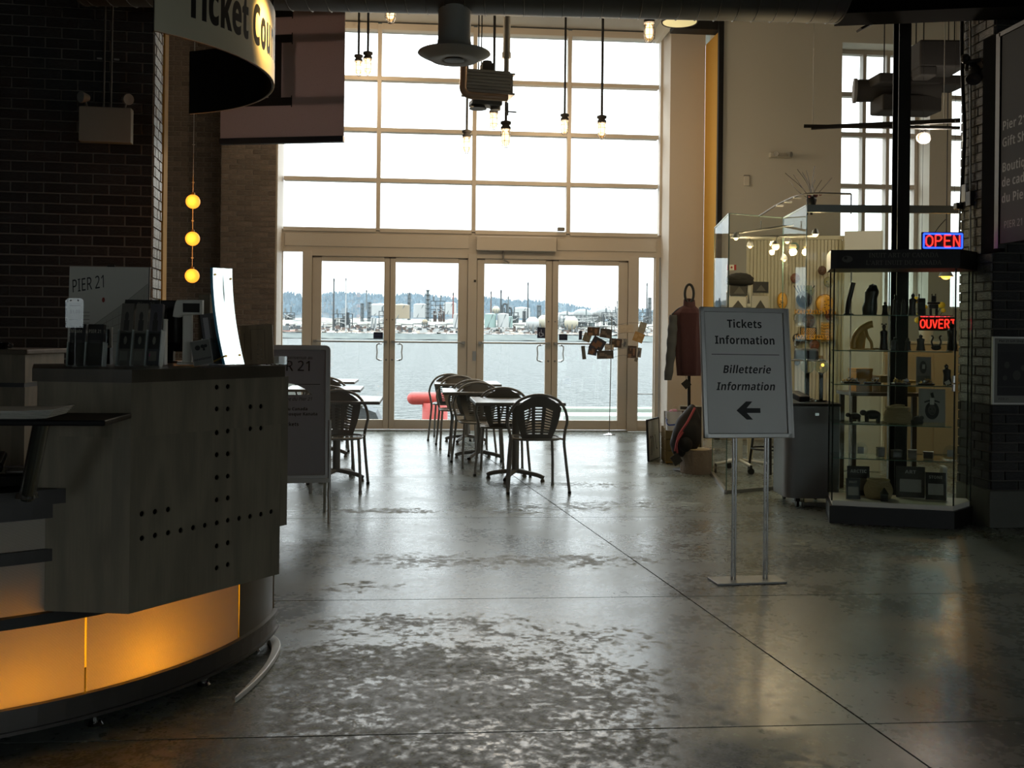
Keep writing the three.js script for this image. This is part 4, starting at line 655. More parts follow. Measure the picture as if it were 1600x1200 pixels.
function cageLamp(px, py, d, top, label) { // py: bottom of the cage; a jelly-jar pendant
  const p = P(px, py, d), t = thing('pendant_lamp', label, 'lamp', p, rr(0, 1.5), 'caged jelly jar pendant lamps');
  const h = 0.19, r = 0.043;
  obj('glass_jar', lathe([[0.004, 0.012], [0.025, 0.018], [0.038, 0.04], [r, 0.075], [r, 0.165], [0.036, 0.182], [0.034, 0.182], [r - 0.003, 0.164], [r - 0.003, 0.075], [0.036, 0.042], [0.004, 0.015]], 18), mat('#fff4e0', 0.02, 0, { transmission: 1, thickness: 0 }), t);
  obj('bulb', lathe([[0, 0.045], [0.022, 0.050], [0.034, 0.072], [0.035, 0.12], [0.030, 0.155], [0.014, 0.18]], 14), glow('#ffdca0', 1.0, '#ffffff'), t);
  const wires = []; for (let k = 0; k < 6; k++) { const a = k * Math.PI / 3, q = (rad, y) => V(Math.cos(a) * rad, y, Math.sin(a) * rad); wires.push(tube([q(0.004, 0), q(0.030, 0.010), q(0.048, 0.04), q(0.051, 0.08), q(0.051, 0.185)], 0.0026, 10, 5)); }
  for (const y of [0.065, 0.13]) wires.push(new THREE.TorusGeometry(0.051, 0.0026, 5, 20).rotateX(Math.PI / 2).translate(0, y, 0));
  obj('cage', wires, M.steel, t);
  obj('cap', lathe([[0, 0.182], [0.052, 0.182], [0.052, 0.215], [0.040, 0.225], [0.040, 0.238], [0.056, 0.246], [0.056, 0.27], [0.02, 0.282], [0.0, 0.282]], 18), M.soot, t);
  const y = top - p.y; obj('stem', bar(V(0, 0.28, 0), V(0, y, 0), 0.015, 8), M.steel, t); obj('canopy', cyl(0.06, 0.05, 0.03, 0, y - 0.015, 0, 16), M.steel, t);
  const l = new THREE.PointLight('#fff3e8', PENDANT); l.position.set(0, 0.10, 0); l.castShadow = true; l.shadow.radius = 1.5; t.add(l);
}
cageLamp(560, 119, 13.2, 5.6, 'caged pendant lamp beside the banner edge, the farther of that close pair');
cageLamp(574.5, 118, 11.9, 5.6, 'caged pendant lamp beside the banner edge, the nearer of that close pair');
cageLamp(610, 37, 9.6, 5.6, 'caged pendant lamp just below the duct between banner and bell diffuser');
cageLamp(729, 240, 12.0, 5.6, 'lowest hanging caged pendant lamp, below the unit heater bracket');
cageLamp(771, 203, 11.7, 5.6, 'caged pendant lamp hanging directly in front of the unit heater');
cageLamp(790, 231, 10.6, 5.6, 'large caged pendant lamp hanging just below the unit heater pipe');
cageLamp(882, 211, 13.3, 5.6, 'caged pendant lamp in front of the third window mullion');
cageLamp(940, 218, 11.8, 5.6, 'caged pendant lamp hanging alone in the last column of panes');
cageLamp(1014, 67, 9.7, 5.6, 'caged pendant lamp near the ceiling by the round ceiling dome light');
{ // unit heater
  const d = 9.4, c = P(757, 130, d), s = d / F, t = thing('unit_heater', 'grey louvred unit heater hanging on rods with a round-cornered bracket', 'heater', c, YAW + 0.25);
  const body = []; for (let k = 0; k < 7; k++) body.push(rb(70 * s, 4.2 * s, 40 * s, 2 * s, (14 - k * 5.2) * s, 0, 0.006));
  obj('louver_body', [rb(66 * s, 36 * s, 36 * s, 2 * s, -2 * s, 0, 0.01), ...body], M.duct2, t);
  obj('motor_cap', [rb(20 * s, 12 * s, 20 * s, 4 * s, 24 * s, 0, 0.01), cyl(9 * s, 7 * s, 5 * s, 4 * s, 32 * s, 0)], M.duct, t);
  obj('side_fins', [rb(4 * s, 30 * s, 34 * s, 40 * s, -2 * s, 0, 0.004), rb(10 * s, 3 * s, 36 * s, 40 * s, 13 * s, 0, 0.004), rb(10 * s, 3 * s, 36 * s, 40 * s, -18 * s, 0, 0.004)], M.duct2, t);
  obj('bracket', tube([V(-38 * s, 44 * s, 22 * s), V(-38 * s, 0, 22 * s), V(-38 * s, -18 * s, 22 * s), V(-31 * s, -25 * s, 22 * s), V(-10 * s, -26 * s, 22 * s), V(32 * s, -26 * s, 22 * s)], 5.5 * s, 50, 10), mat('#9c8570', 0.4, 0.5), t);
  obj('base_pan', [rb(48 * s, 8 * s, 30 * s, 2 * s, -32 * s, 0, 0.01), cyl(14 * s, 10 * s, 6 * s, -10 * s, -38 * s, 0), cyl(8 * s, 8 * s, 6 * s, 18 * s, -38 * s, 0), bar(V(38 * s, -28 * s, 0), V(38 * s, -48 * s, 0), 1.2 * s), bar(V(34 * s, -42 * s, 0), V(52 * s, -42 * s, 0), 1.2 * s)], M.duct, t);
  const up = 5.6 - c.y; obj('hanger_rod', [bar(V(-10 * s, 0, 0), V(-10 * s, up, 0), 0.006, 6)], M.steel, t); obj('hanger_rod', [bar(V(-6 * s, 20 * s, 4 * s), V(-6 * s, up, 4 * s), 0.006, 6)], M.steel, t);
  obj('gas_pipe', [bar(V(33 * s, -10 * s, 8 * s), V(33 * s, 44 * s, 8 * s), 0.024, 12), bar(V(33 * s, 44 * s, 8 * s), V(33 * s, up, 8 * s), 0.034, 12), cyl(0.042, 0.042, 0.05, 33 * s, 44 * s, 8 * s, 12)], M.duct2, t);
}
{ // round dome ceiling light
  const p = P(1062, 36, 11.0), t = thing('ceiling_dome_light', 'shallow round ceiling light with a pale yellow diffuser', 'ceiling light', V(p.x, p.y, p.z));
  obj('diffuser', lathe([[0, -0.012], [0.12, -0.008], [0.18, 0.006], [0.182, 0.012], [0, 0.012]], 36), glow('#f2e2a0', 0.42, '#d8cfa8'), t);
  obj('rim', lathe([[0.18, 0.012], [0.192, 0.0], [0.20, 0.02], [0.18, 0.05], [0, 0.05]], 36), M.soot, t); obj('stem', bar(V(0, 0.05, 0), V(0, 5.6 - p.y, 0), 0.012), M.steel, t);
  const l = new THREE.SpotLight('#ffdf9a', 1.2, 0, 1.3, 0.8, 2); l.position.set(0, -0.02, 0); l.target.position.set(0, -1, 0); l.castShadow = true; l.shadow.radius = 6; t.add(l); t.add(l.target);
}
{ // string of three amber globes
  const d = 6.2, top = P(303, 175, d), t = thing('globe_string', 'string of three glowing amber globes hanging by the brick corner', 'hanging lamp', V(top.x, 0, top.z));
  t.updateMatrixWorld(); const loc = (px, py) => t.worldToLocal(P(px, py, d));
  const y3 = loc(298, 442).y;
  obj('cord', bar(V(0, y3, 0), V(0, 4.47, 0), 0.0022, 6), M.offwhite, t);
  const kn = []; for (const py of [226, 285, 345, 403]) { const q = loc(300, py); kn.push(bx(0.016, 0.005, 0.005, 0, q.y, 0)); } obj('cord_clip', kn, M.offwhite, t);
  for (const [px, py] of [[300, 315], [299, 373], [298, 431]]) {
    const q = loc(px, py), r = 11 * d / F; const g = obj('glass_globe', sph(r, 0, q.y, 0, 28), glow('#ff9c2e', 1.15, '#f0b060'), t);
    obj('collar', cyl(0.012, 0.010, 0.016, 0, q.y + r + 0.004, 0, 12), M.brass, t);
    const l = new THREE.PointLight('#ff9a3c', GLOBE); l.position.set(0.0, q.y, r + 0.04); l.shadow.radius = 2; l.castShadow = true; t.add(l);
  }
}
function emergency(px, py, d, w, h, name, label, cat, turn, conduit) {
  const p = P(px, py, d), t = thing(name, label, cat, p, turn);
  obj('battery_box', rb(w, h, 0.08, 0, 0, 0.0, 0.006), conduit ? mat('#8f9188', 0.6) : M.offwhite, t);
  for (const s of [-1, 1]) { const x = s * w * (conduit ? 0.40 : 0.28), y = conduit ? h / 2 + 0.055 : 0; const o = conduit ? 0 : 0.06; const g = lathe([[0.0, -0.03], [0.02, -0.03], [0.036, 0.02], [0.036, 0.028], [0.032, 0.029], [0, 0.024]], 18); g.rotateX(Math.PI / 2 + 0.1).rotateY(s * 0.7).translate(x, y, 0.03 + o); obj('lamp_head', g, mat('#8a8a85', 0.4), t); obj('bracket', bar(V(x * 0.9, conduit ? h / 2 : 0, 0.02), V(x, y - 0.01, 0.02 + o), 0.008, 8), M.gun2, t); }
  if (conduit) { for (const x of [-0.022, 0.022]) obj('conduit', bar(V(x, h / 2, -0.02), V(x + 0.01, 4.46 - p.y, -0.02), 0.007, 8), mat('#6d6d6a', 0.4, 0.7), t); obj('clip', [bx(0.03, 0.01, 0.01, -0.05, 0.43, -0.02), bx(0.03, 0.01, 0.01, 0.055, 0.43, -0.02)], M.alu, t); }
}
emergency(166, 196, 6.55, 0.318, 0.222, 'emergency_light', 'grey emergency light box with two lamp heads high on the dark brick wall', 'emergency light', turnA, true);
emergency(1220, 243, Zp(1220, 243, zS + 0.041).distanceTo(V(0, EYE, 0)) / ray(1220, 243).length(), 0.30, 0.06, 'emergency_light', 'pale twin-head emergency light on the gift shop back wall', 'emergency light', 0, false);
{ const p = Zp(1166, 283, zS), t = thing('thermostat', 'small beige thermostat on the gift shop back wall', 'thermostat', V(p.x, p.y, zS + 0.001)); obj('cover', rb(0.07, 0.13, 0.03, 0, 0, 0.016, 0.006), M.shopwall, t); obj('cap', bx(0.075, 0.012, 0.032, 0, 0.068, 0.016), M.gun2, t); }
// ================================================================ BY THE WINDOW
{ // postcards on a wire tree
  const g = G(952, 679.5), t = thing('postcard_tree', 'thin wire stand on a round foot, its clips holding postcards before the door', 'card stand', V(g.x, 0, g.z), YAW);
  const D = Math.hypot(g.x, g.z) * 1.0, dd = g.clone().setY(0).applyAxisAngle(V(0, 1, 0), -YAW).z * -1, s = dd / F; t.updateMatrixWorld();
  const loc = (px, py) => t.worldToLocal(P(px, py, dd)); const top = loc(956, 497);
  obj('foot', lathe([[0, 0.0], [0.085, 0.0], [0.085, 0.008], [0.03, 0.018], [0.008, 0.03], [0, 0.03]], 24), M.chrome, t);
  obj('pole', bar(V(0, 0.02, 0), top, 0.006, 8), M.gun2, t);
  const cards = [ // px, py, w, h, tilt, look
    [927, 518, 19, 13, 0.05, 0], [946, 521, 18, 14, 0.15, 1], [917, 527, 12, 14, 0.35, 2], [934, 537, 21, 18, 0.5, 3], [962, 536, 20, 14, 0.1, 0], [977, 536, 7, 13, 0.05, 4], [912, 551, 6, 21, -0.12, 5], [926, 548, 14, 14, 0.15, 3], [945, 554, 26, 13, -0.03, 1], [979, 514, 22, 13, 0, 6], [1003, 512, 11, 17, 0.3, 7], [997, 527, 16, 15, 0.35, 8], [988, 550, 14, 19, 0.05, 0], [999, 551, 6, 15, 0.1, 4], [907, 524, 5, 14, 0.05, 9], [952, 543, 14, 8, 0, 6], [994, 562, 5, 6, 0.3, 2]];
  const looks = [['#4a3a30', '#8a6b52'], ['#3f3a36', '#6f6258'], ['#6f6a5c', '#7f7a6c'], ['#3a3a44', '#7a5a44'], ['#8a8a88', '#50545c'], ['#5a5a54', '#66665f'], ['#c8b9a4', '#cfc2ae'], ['#9a9a8e', '#a6a69a'], ['#b08d58', '#c0a070'], ['#22263c', '#2c3150']];
  const mats = looks.map(([a, b], i) => printed(96, 64, (c, w, h) => { c.fillStyle = a; c.fillRect(0, 0, w, h); c.fillStyle = b; for (let k = 0; k < 5; k++) c.fillRect(rnd() * w * 0.7, rnd() * h * 0.7, 10 + rnd() * 30, 8 + rnd() * 20); }, 0.35));
  const arms = new THREE.Group();
  cards.forEach(([px, py, w, h, a, k], i) => {
    const q = loc(px, py); q.z += rr(-0.06, 0.06); const root = V(top.x, Math.min(top.y, Math.max(q.y + 0.02, 1.0)), 0);
    obj('wire_arm', tube([root, root.clone().lerp(q, 0.5).add(V(0, 0.05, 0)), q.clone().add(V(0, h * s * 0.45, 0))], 0.0025, 12, 5), M.gun2, t);
    const cd = thing('postcard', CARD_LABELS[i], 'postcard', t.localToWorld(q.clone().add(V(0, 0, 0.004))), YAW + rr(-0.15, 0.15)); obj('print', rot(bx(w * s, h * s, 0.0015), 0, 0, -a), mats[k], cd); obj('clip', bx(0.012, 0.016, 0.005, 0, h * s * 0.46, -0.003), M.steel, cd);
  });
  for (const [px, py] of [[945, 480], [962, 487]]) obj('wire_arm', tube([top, loc((px + 955) / 2, py - 2), loc(px, py)], 0.0025, 14, 5), M.gun2, t);
}
// ================================================================ COAT STAND CORNER
{
  const g = P(1078, 600, 10.25), x = g.x, z = g.z, t = thing('coat_stand', 'thin dark garment stand topped by an oval ring beside the pillar', 'coat stand', V(x, 0, z), YAW); t.updateMatrixWorld();
  const loc = (px, py) => { const q = t.worldToLocal(P(px, py, 10.25)); q.z = 0; return q; };
  const c = loc(1077, 459), rx = 6.8 * 10.25 / F, ry = 14.5 * 10.25 / F; const pts = []; for (let k = 0; k < 32; k++) { const a = k / 32 * 2 * Math.PI; pts.push(V(c.x + Math.cos(a) * rx, c.y + Math.sin(a) * ry * (1 - 0.12 * Math.cos(a * 2 + Math.PI) * 0), 0)); }
  obj('ring', tube(pts, 0.013, 60, 10, true), M.steel, t); obj('pole', bar(V(0, 0.02, 0), V(c.x, c.y - ry, 0), 0.016), M.steel, t); obj('foot', lathe([[0, 0], [0.16, 0], [0.16, 0.012], [0.03, 0.03], [0, 0.03]], 24), M.steel, t);
  obj('shoulder_bar', tube([loc(1050, 492), loc(1062, 482), loc(1078, 478), loc(1092, 486), loc(1101, 495)], 0.012, 24, 8), M.steel, t);
  // jacket: body, sleeves, collar
  const j = thing('fleece_jacket', 'maroon fleece jacket with grey sleeves on the garment stand', 'jacket', V(x, 0, z), YAW); const red = mat('#4d3336', 0.95, 0, { sheen: 0.4, sheenRoughness: 0.6, sheenColor: '#8a5a60', bumpMap: tGrain, bumpScale: 0.004, metres: 1 }), grey = mat('#55575a', 0.95, 0, { bumpMap: tGrain, bumpScale: 0.003, metres: 1 }), darkred = mat('#43262a', 0.95, 0, { bumpMap: tGrain, bumpScale: 0.004, metres: 1 });
  const prof = [[587, 1058, 1094], [560, 1056, 1096], [525, 1056, 1095], [500, 1053, 1097], [490, 1052, 1099], [483, 1060, 1092], [478, 1066, 1087]]; // py, left edge, right edge
  const body = (u, v) => { const f = Math.min(1, Math.max(0, v)) * (prof.length - 1), i = Math.min(prof.length - 2, Math.floor(f)), k = f - i, L = (n) => prof[i][n] + (prof[i + 1][n] - prof[i][n]) * k; const p0 = loc(L(1), L(0)), p1 = loc(L(2), L(0)), m = p0.clone().add(p1).multiplyScalar(0.5), w = p0.distanceTo(p1) / 2, a = u * 2 * Math.PI, fold = 1 + 0.05 * Math.sin(a * 7 + v * 3) * (1 - v); return V(m.x - Math.cos(a) * w * fold, m.y, Math.sin(a) * Math.min(w * 0.55, 0.10) * fold); };
  obj('body', shell(steps(0, 1, 48), steps(0, 1, 18), body, 0.006), red, j);
  obj('front_panel', shell(steps(0.14, 0.34, 12), steps(0.02, 0.84, 14), (u, v) => { const p = body(u, v); p.z += 0.005; return p; }, 0.004), darkred, j);
  const sleeve = (a, b, c2, d2) => { const cv = new THREE.CatmullRomCurve3([a, b, c2, d2]), N = 18, geo = shell(steps(0, 1, 16), steps(0, 1, N), (u, v) => { const p = cv.getPoint(Math.min(1, Math.max(0, v))), r = 0.058 - 0.018 * v + 0.004 * Math.sin(v * 30), q = u * 2 * Math.PI; return V(p.x + Math.cos(q) * r, p.y, p.z + Math.sin(q) * r * 0.8); }, 0.004); return geo; };
  obj('sleeve', sleeve(loc(1055, 492), loc(1051, 520), loc(1048, 555), loc(1043.5, 594)), grey, j); obj('sleeve', sleeve(loc(1097, 492), loc(1100, 520), loc(1102, 555), loc(1105, 590)), grey, j);
  obj('collar', shell(steps(0, 1, 32), steps(0, 1, 4), (u, v) => { const m = loc(1077, 480 - v * 11), a = u * 2 * Math.PI, r = 0.062 - 0.006 * v; return V(m.x - Math.cos(a) * r, m.y + 0.02 * Math.sin(a) * -1, Math.sin(a) * r * 0.8); }, 0.006), red, j);
  obj('swing_tag', rot(bx(0.075, 0.075, 0.003), 0, 0, 0.72).translate(loc(1071.5, 600).x, loc(1072, 600).y, 0.03), M.soot, j); obj('tag_cord', bar(V(loc(1071.5, 593).x, loc(1071, 593).y, 0.03), V(loc(1070, 586).x, loc(1070, 580).y, 0.03), 0.002, 5), M.soot, j);
}
function crate(name, label, cat, px, py, d, turn) { const p = G(px, py); return thing(name, label, cat, V(p.x, 0, p.z), turn); }
{
  const a = G(1043, 726), s = 10.5 / F;
  const t = thing('wooden_crate', 'olive wooden crate on the floor packed with framed prints', 'crate', V(a.x + 0.0, 0, a.z - 0.2), YAW); const w = 0.36, h = 0.36, dp = 0.30, olive = mat('#7d7350', 0.8, 0, { map: tPly, metres: 1 });
  obj('floor_board', bx(w, 0.014, dp, w / 2, 0.025, 0), olive, t);
  for (const zz of [-dp / 2, dp / 2]) for (let k = 0; k < 3; k++) obj('slat', rb(w, h / 3 - 0.006, 0.014, w / 2, 0.018 + h / 6 + k * h / 3, zz, 0.002), olive, t);
  for (const xx of [0.007, w - 0.007]) for (let k = 0; k < 3; k++) obj('slat', rb(0.014, h / 3 - 0.006, dp - 0.016, xx, 0.018 + h / 6 + k * h / 3, 0, 0.002), olive, t);
  obj('corner_post', [0.02, w - 0.02].flatMap((xx) => [-1, 1].map((q) => bx(0.024, h, 0.024, xx, h / 2 + 0.002, q * (dp / 2 - 0.02)))), olive, t); obj('brass_strip', bx(w, 0.012, 0.004, w / 2, 0.02, dp / 2 + 0.009), M.brass, t);
  const names = ['dark framed print standing in the crate closest to the pole', 'tan framed print at the edge of the crate of prints', 'brown framed print in the middle of the crate', 'small dark framed print tilted at the front of the crate'];
  [[0.10, 0.50, '#7b6a4c', 0.16, -0.02], [0.20, 0.52, '#5a4030', 0.2, 0.02], [0.30, 0.56, '#2e2724', 0.24, -0.05], [0.08, 0.38, '#2b2a30', 0.14, 0.10]].forEach(([xx, hh, col, ww, zz], i) => { t.updateMatrixWorld(); const f = thing('framed_print', names[(i + 1) % 4], 'framed print', t.localToWorld(V(xx, 0.036, zz)), YAW + rr(-0.2, 0.2)); const q = new THREE.Group(); q.name = 'frame'; f.add(q); q.rotation.x = -0.08; obj('picture', bx(ww, hh, 0.008, 0, hh / 2, 0), mat(col, 0.6), q); objs('frame_rail', [bx(ww + 0.012, 0.014, 0.014, 0, hh, 0.002), bx(0.014, hh, 0.014, ww / 2, hh / 2, 0.002), bx(0.014, hh, 0.014, -ww / 2, hh / 2, 0.002)], M.offwhite, q); });
  const c = G(1033, 722), b = thing('sign_board', 'white board with black brush lettering leaning against the crate', 'board', V(c.x - 0.03, 0, c.z - 0.2), YAW + 1.15), bs = new THREE.Group(); bs.name = 'board'; b.add(bs); bs.rotation.x = -0.05;
  obj('panel', bx(0.42, 0.44, 0.012, 0, 0.222, 0), printed(256, 256, (q, W, H) => { q.fillStyle = '#b9b8ae'; q.fillRect(0, 0, W, H); q.strokeStyle = '#17171a'; q.lineWidth = 9; q.strokeRect(0, 0, W, H); q.beginPath(); q.moveTo(40, 120); q.bezierCurveTo(80, 60, 90, 200, 60, 220); q.moveTo(90, 110); q.bezierCurveTo(110, 90, 130, 180, 120, 200); q.moveTo(150, 100); q.bezierCurveTo(180, 120, 160, 200, 200, 190); q.stroke(); }), bs);
  objs('edge_frame', [bx(0.44, 0.016, 0.02, 0, 0.44, 0), bx(0.016, 0.44, 0.02, 0.215, 0.222, 0), bx(0.016, 0.44, 0.02, -0.215, 0.222, 0)], M.black, bs);
  const g = P(1051, 668, 10.45), bag = thing('gift_bag', 'white paper gift bag printed with blue shapes on top of the crate', 'bag', V(g.x, 0.385, g.z + 0.04), YAW + 0.2);
  const gm = printed(128, 128, (q, W, H) => { q.fillStyle = '#cfd4de'; q.fillRect(0, 0, W, H); q.strokeStyle = '#2b4aa8'; q.lineWidth = 9; for (let k = 0; k < 7; k++) { q.beginPath(); q.arc(rnd() * W, rnd() * H, 12 + rnd() * 14, 0, 4); q.stroke(); } });
  obj('paper_body', shell(steps(0, 1, 24), steps(0, 1, 6), (u, v) => { const a = u * 2 * Math.PI, c2 = Math.cos(a), s2 = Math.sin(a); return V(-Math.sign(c2) * Math.abs(c2) ** 0.4 * (0.075 + 0.008 * v), v * 0.19, Math.sign(s2) * Math.abs(s2) ** 0.4 * (0.05 - 0.02 * v)); }, 0.002), gm, bag); obj('handle', [tube([V(-0.03, 0.185, 0.03), V(-0.02, 0.24, 0.03), V(0.02, 0.24, 0.03), V(0.03, 0.185, 0.03)], 0.003, 14, 6)], M.offwhite, bag); obj('tissue', new THREE.IcosahedronGeometry(0.05, 1).scale(1, 0.5, 0.6).translate(0, 0.19, 0), mat('#c994b0', 0.9), bag);
  // backpack / hanging coat heap
  const lgp = G(1092, 742).add(V(0.02, 0, -0.14)), k = P(1078, 672, 10.05), bp = thing('backpack', 'black backpack with a red strap slumped on the log stump', 'backpack', V(lgp.x - 0.10, 0.243, lgp.z - 0.02), YAW);
  const lump = new THREE.SphereGeometry(1, 30, 22); { const p = lump.attributes.position; for (let i = 0; i < p.count; i++) { const v3 = V(p.getX(i), p.getY(i), p.getZ(i)), y = v3.y, n = fbm(v3.x * 2.2 + 5, v3.y * 2.2 + 3, 15, 3) + fbm(v3.z * 2.2, v3.y * 2, 19, 2) - 0.9; v3.multiplyScalar(1 + 0.30 * n); p.setXYZ(i, v3.x * (0.13 - 0.05 * y) + 0.05 * y, y * 0.26 + 0.17, v3.z * 0.12); } lump.computeVertexNormals(); }
  obj('pack_body', lump, mat('#232022', 0.8), bp); obj('pocket', scl(sph(1, 0, 0, 0, 16), 0.07, 0.08, 0.05).translate(-0.03, 0.05, 0.09), mat('#1b191b', 0.8), bp);
  const st = obj('shoulder_strap', [tube([V(-0.13, -0.02, 0.10), V(-0.10, 0.13, 0.12), V(-0.02, 0.26, 0.12), V(0.06, 0.40, 0.08)], 0.012, 24, 8), tube([V(-0.11, -0.04, 0.10), V(-0.12, 0.06, 0.13), V(-0.06, 0.17, 0.13)], 0.010, 20, 8)], mat('#a34a50', 0.8), bp); st.userData.label = 'red shoulder strap'; obj('tag', rot(bx(0.09, 0.10, 0.004), 0, 0.2, 0.6).translate(-0.12, -0.10, 0.11), M.soot, bp);
  // log stump
  const lg = G(1092, 742), L = thing('log_stump', 'short sawn log stump with a pale cut top standing on the floor', 'stump', V(lg.x + 0.02, 0, lg.z - 0.14), 0.3);
  const bark = shell(steps(0, 1, 40), steps(0, 1, 8), (u, v) => { const a = u * 2 * Math.PI, r = 0.145 * (1 + 0.06 * Math.sin(a * 3 + 1) + 0.05 * (vnoise(Math.cos(a) * 6 + 9, Math.sin(a) * 6 + v * 0.4, 5) - 0.5) * 2 + 0.05 * (1 - v)); return V(Math.cos(-a) * r, v * 0.235 + 0.002, Math.sin(-a) * r); }, 0.02);
  obj('bark', bark, mat('#85776a', 0.95, 0, { bumpMap: tGrain, bumpScale: 0.012, metres: 1 }), L); obj('cut_top', lathe([[0, 0.24], [0.12, 0.239], [0.137, 0.230], [0.13, 0.20], [0, 0.20]], 36), mat('#c8bb9c', 0.8, 0, { map: tPly, metres: 1 }), L);
  // boots on the stump's far side
  // stools seen under the sign
  const s0 = G(1208, 742), S = thing('bar_stool', 'dark slim stool between the rolling rack and the grey curved cabinet', 'stool', V(s0.x, 0, s0.z - 0.15), 0.4);
  obj('seat', cyl(0.16, 0.17, 0.03, 0, 0.60, 0, 28), M.gun2, S); for (let q = 0; q < 4; q++) { const a = q * Math.PI / 2 + 0.6; obj('leg', bar(V(Math.cos(a) * 0.19, 0.004, Math.sin(a) * 0.19), V(Math.cos(a) * 0.12, 0.59, Math.sin(a) * 0.12), 0.012), M.steel, S); } obj('foot_ring', new THREE.TorusGeometry(0.165, 0.008, 8, 32).rotateX(Math.PI / 2).translate(0, 0.24, 0), M.steel, S);
}
// ================================================================ GLASS DISPLAY CASE
const FL = G(1298, 817), FRt = G(1490, 827), CW = FL.distanceTo(FRt), caseTurn = -Math.atan2(FRt.z - FL.z, FRt.x - FL.x), CD = 0.42;
const caseLoc = new THREE.Group(); caseLoc.position.set(FL.x, 0, FL.z); caseLoc.rotation.y = caseTurn; caseLoc.updateMatrixWorld();
const inCase = (x, y, z) => caseLoc.localToWorld(V(x, y, z));
const SH = [0.165, 0.474, 0.723, 1.01, 1.256, 1.514];
{
  const t = thing('display_case', 'tall glass display case with black base and lettered black header', 'display case', V(FL.x, 0, FL.z), caseTurn);
  const EX = 0.165, EZ = -0.28, corners = (k) => [[-k, k], [CW + k * 0.4, k], [CW + EX + k, EZ + k * 0.4], [CW + EX + k, -CD - k], [-k, -CD - k]];
  const planAt = (k, ya, yb) => { const q = new THREE.Shape(); corners(k).forEach(([x, z], i) => (i ? q.lineTo(x, -z) : q.moveTo(x, -z))); q.closePath(); const g = new THREE.ExtrudeGeometry(q, { depth: yb - ya, bevelEnabled: false }); g.rotateX(-Math.PI / 2); return g.translate(0, ya, 0); };
  obj('base', planAt(0.010, 0.001, 0.126), M.black, t);
  obj('deck', planAt(-0.010, 0.127, 0.163), M.offwhite, t);
  obj('header', planAt(0.022, 1.845, 1.98), M.black, t);
  obj('header_lettering', bx(CW, 0.125, 0.001, CW / 2 + 0.02, 1.912, 0.0235), printed(1024, 154, (c, w, h) => { c.fillStyle = '#0d0d0d'; c.fillRect(0, 0, w, h); c.fillStyle = '#6a675f'; centre(c, 'INUIT ART OF CANADA', 560, 62, '52px serif'); centre(c, "L'ART INUIT DU CANADA", 560, 128, '52px serif'); c.fillStyle = '#4a4945'; c.beginPath(); c.ellipse(90, 76, 46, 30, 0, 0, 7); c.fill(); c.fillStyle = '#0d0d0d'; c.beginPath(); c.arc(76, 66, 14, 0, 7); c.fill(); }), t);
  const gy = (0.163 + 1.845) / 2, gh = 1.845 - 0.163, cs = corners(-0.006);
  for (let i = 0; i < 5; i++) { const [x0, z0] = cs[i], [x1, z1] = cs[(i + 1) % 5]; obj('pane', beam(V(x0, gy, z0), V(x1, gy, z1), 0.002, gh), M.shopglass, t); obj('corner_edge', bx(0.010, gh, 0.010, x0, gy, z0), mat('#16201d', 0.2), t); }
  for (const x of [0.155, 0.43]) obj('shelf_standard', bx(0.010, gh, 0.012, x, gy, -CD + 0.02), mat('#d8d8d6', 0.35, 0.2), t);
  for (const y of SH.slice(1)) obj('glass_shelf', bx(CW - 0.03, 0.007, CD - 0.05, CW / 2, y - 0.0045, -CD / 2), mat('#dfeae5', 0, 0, { transmission: 1, thickness: 0 }), t);
  for (const y of SH.slice(1)) obj('shelf_edge', bx(CW - 0.03, 0.007, 0.002, CW / 2, y - 0.0045, -0.024), M.glassedge, t);
  obj('hinge', [cyl(0.012, 0.012, 0.05, CW - 0.01, 1.0, 0.002), cyl(0.012, 0.012, 0.05, CW - 0.01, 1.06, 0.002)], M.chrome, t);
}
const cx = (px) => (px - 1299) / (1489 - 1299) * CW;
const stone = mat('#262522', 0.35), soap = mat('#3a3b36', 0.3), ivory = mat('#c9a055', 0.4), clay = mat('#9a8b70', 0.85, 0, { bumpMap: tGrain, bumpScale: 0.004, metres: 1 }), basketM = mat('#a08f6c', 0.9);
function blob(points, n = 22) { // a carved figure from stacked ellipses: [y, half width, half depth, shift]
  return shell(steps(0, 1, n), steps(0, 1, (points.length - 1) * 4), (u, v) => { const f = Math.min(0.9999, Math.max(0, v)) * (points.length - 1), i = Math.floor(f), k = f - i, q = points.map((p) => p), s = k * k * (3 - 2 * k), L = (j) => q[i][j] + (q[i + 1][j] - q[i][j]) * (j === 0 ? k : s), a = u * 2 * Math.PI; return V(L(3) - Math.cos(a) * L(1), L(0), Math.sin(a) * L(2)); }, 0.002);
}
const onShelf = (name, label, cat, px, s, z = -0.2, turn = 0, group) => thing(name, label, cat, inCase(cx(px), SH[s] + 0.0005, z), caseTurn + turn, group);
const standing = (h, w, lean = 0) => blob([[0, w * 0.9, w * 0.7, 0], [h * 0.1, w, w * 0.75, 0], [h * 0.45, w * 0.8, w * 0.65, lean * 0.3], [h * 0.7, w * 0.95, w * 0.6, lean * 0.6], [h * 0.78, w * 0.35, w * 0.35, lean * 0.8], [h * 0.9, w * 0.5, w * 0.48, lean], [h, 0.001, 0.001, lean]]);
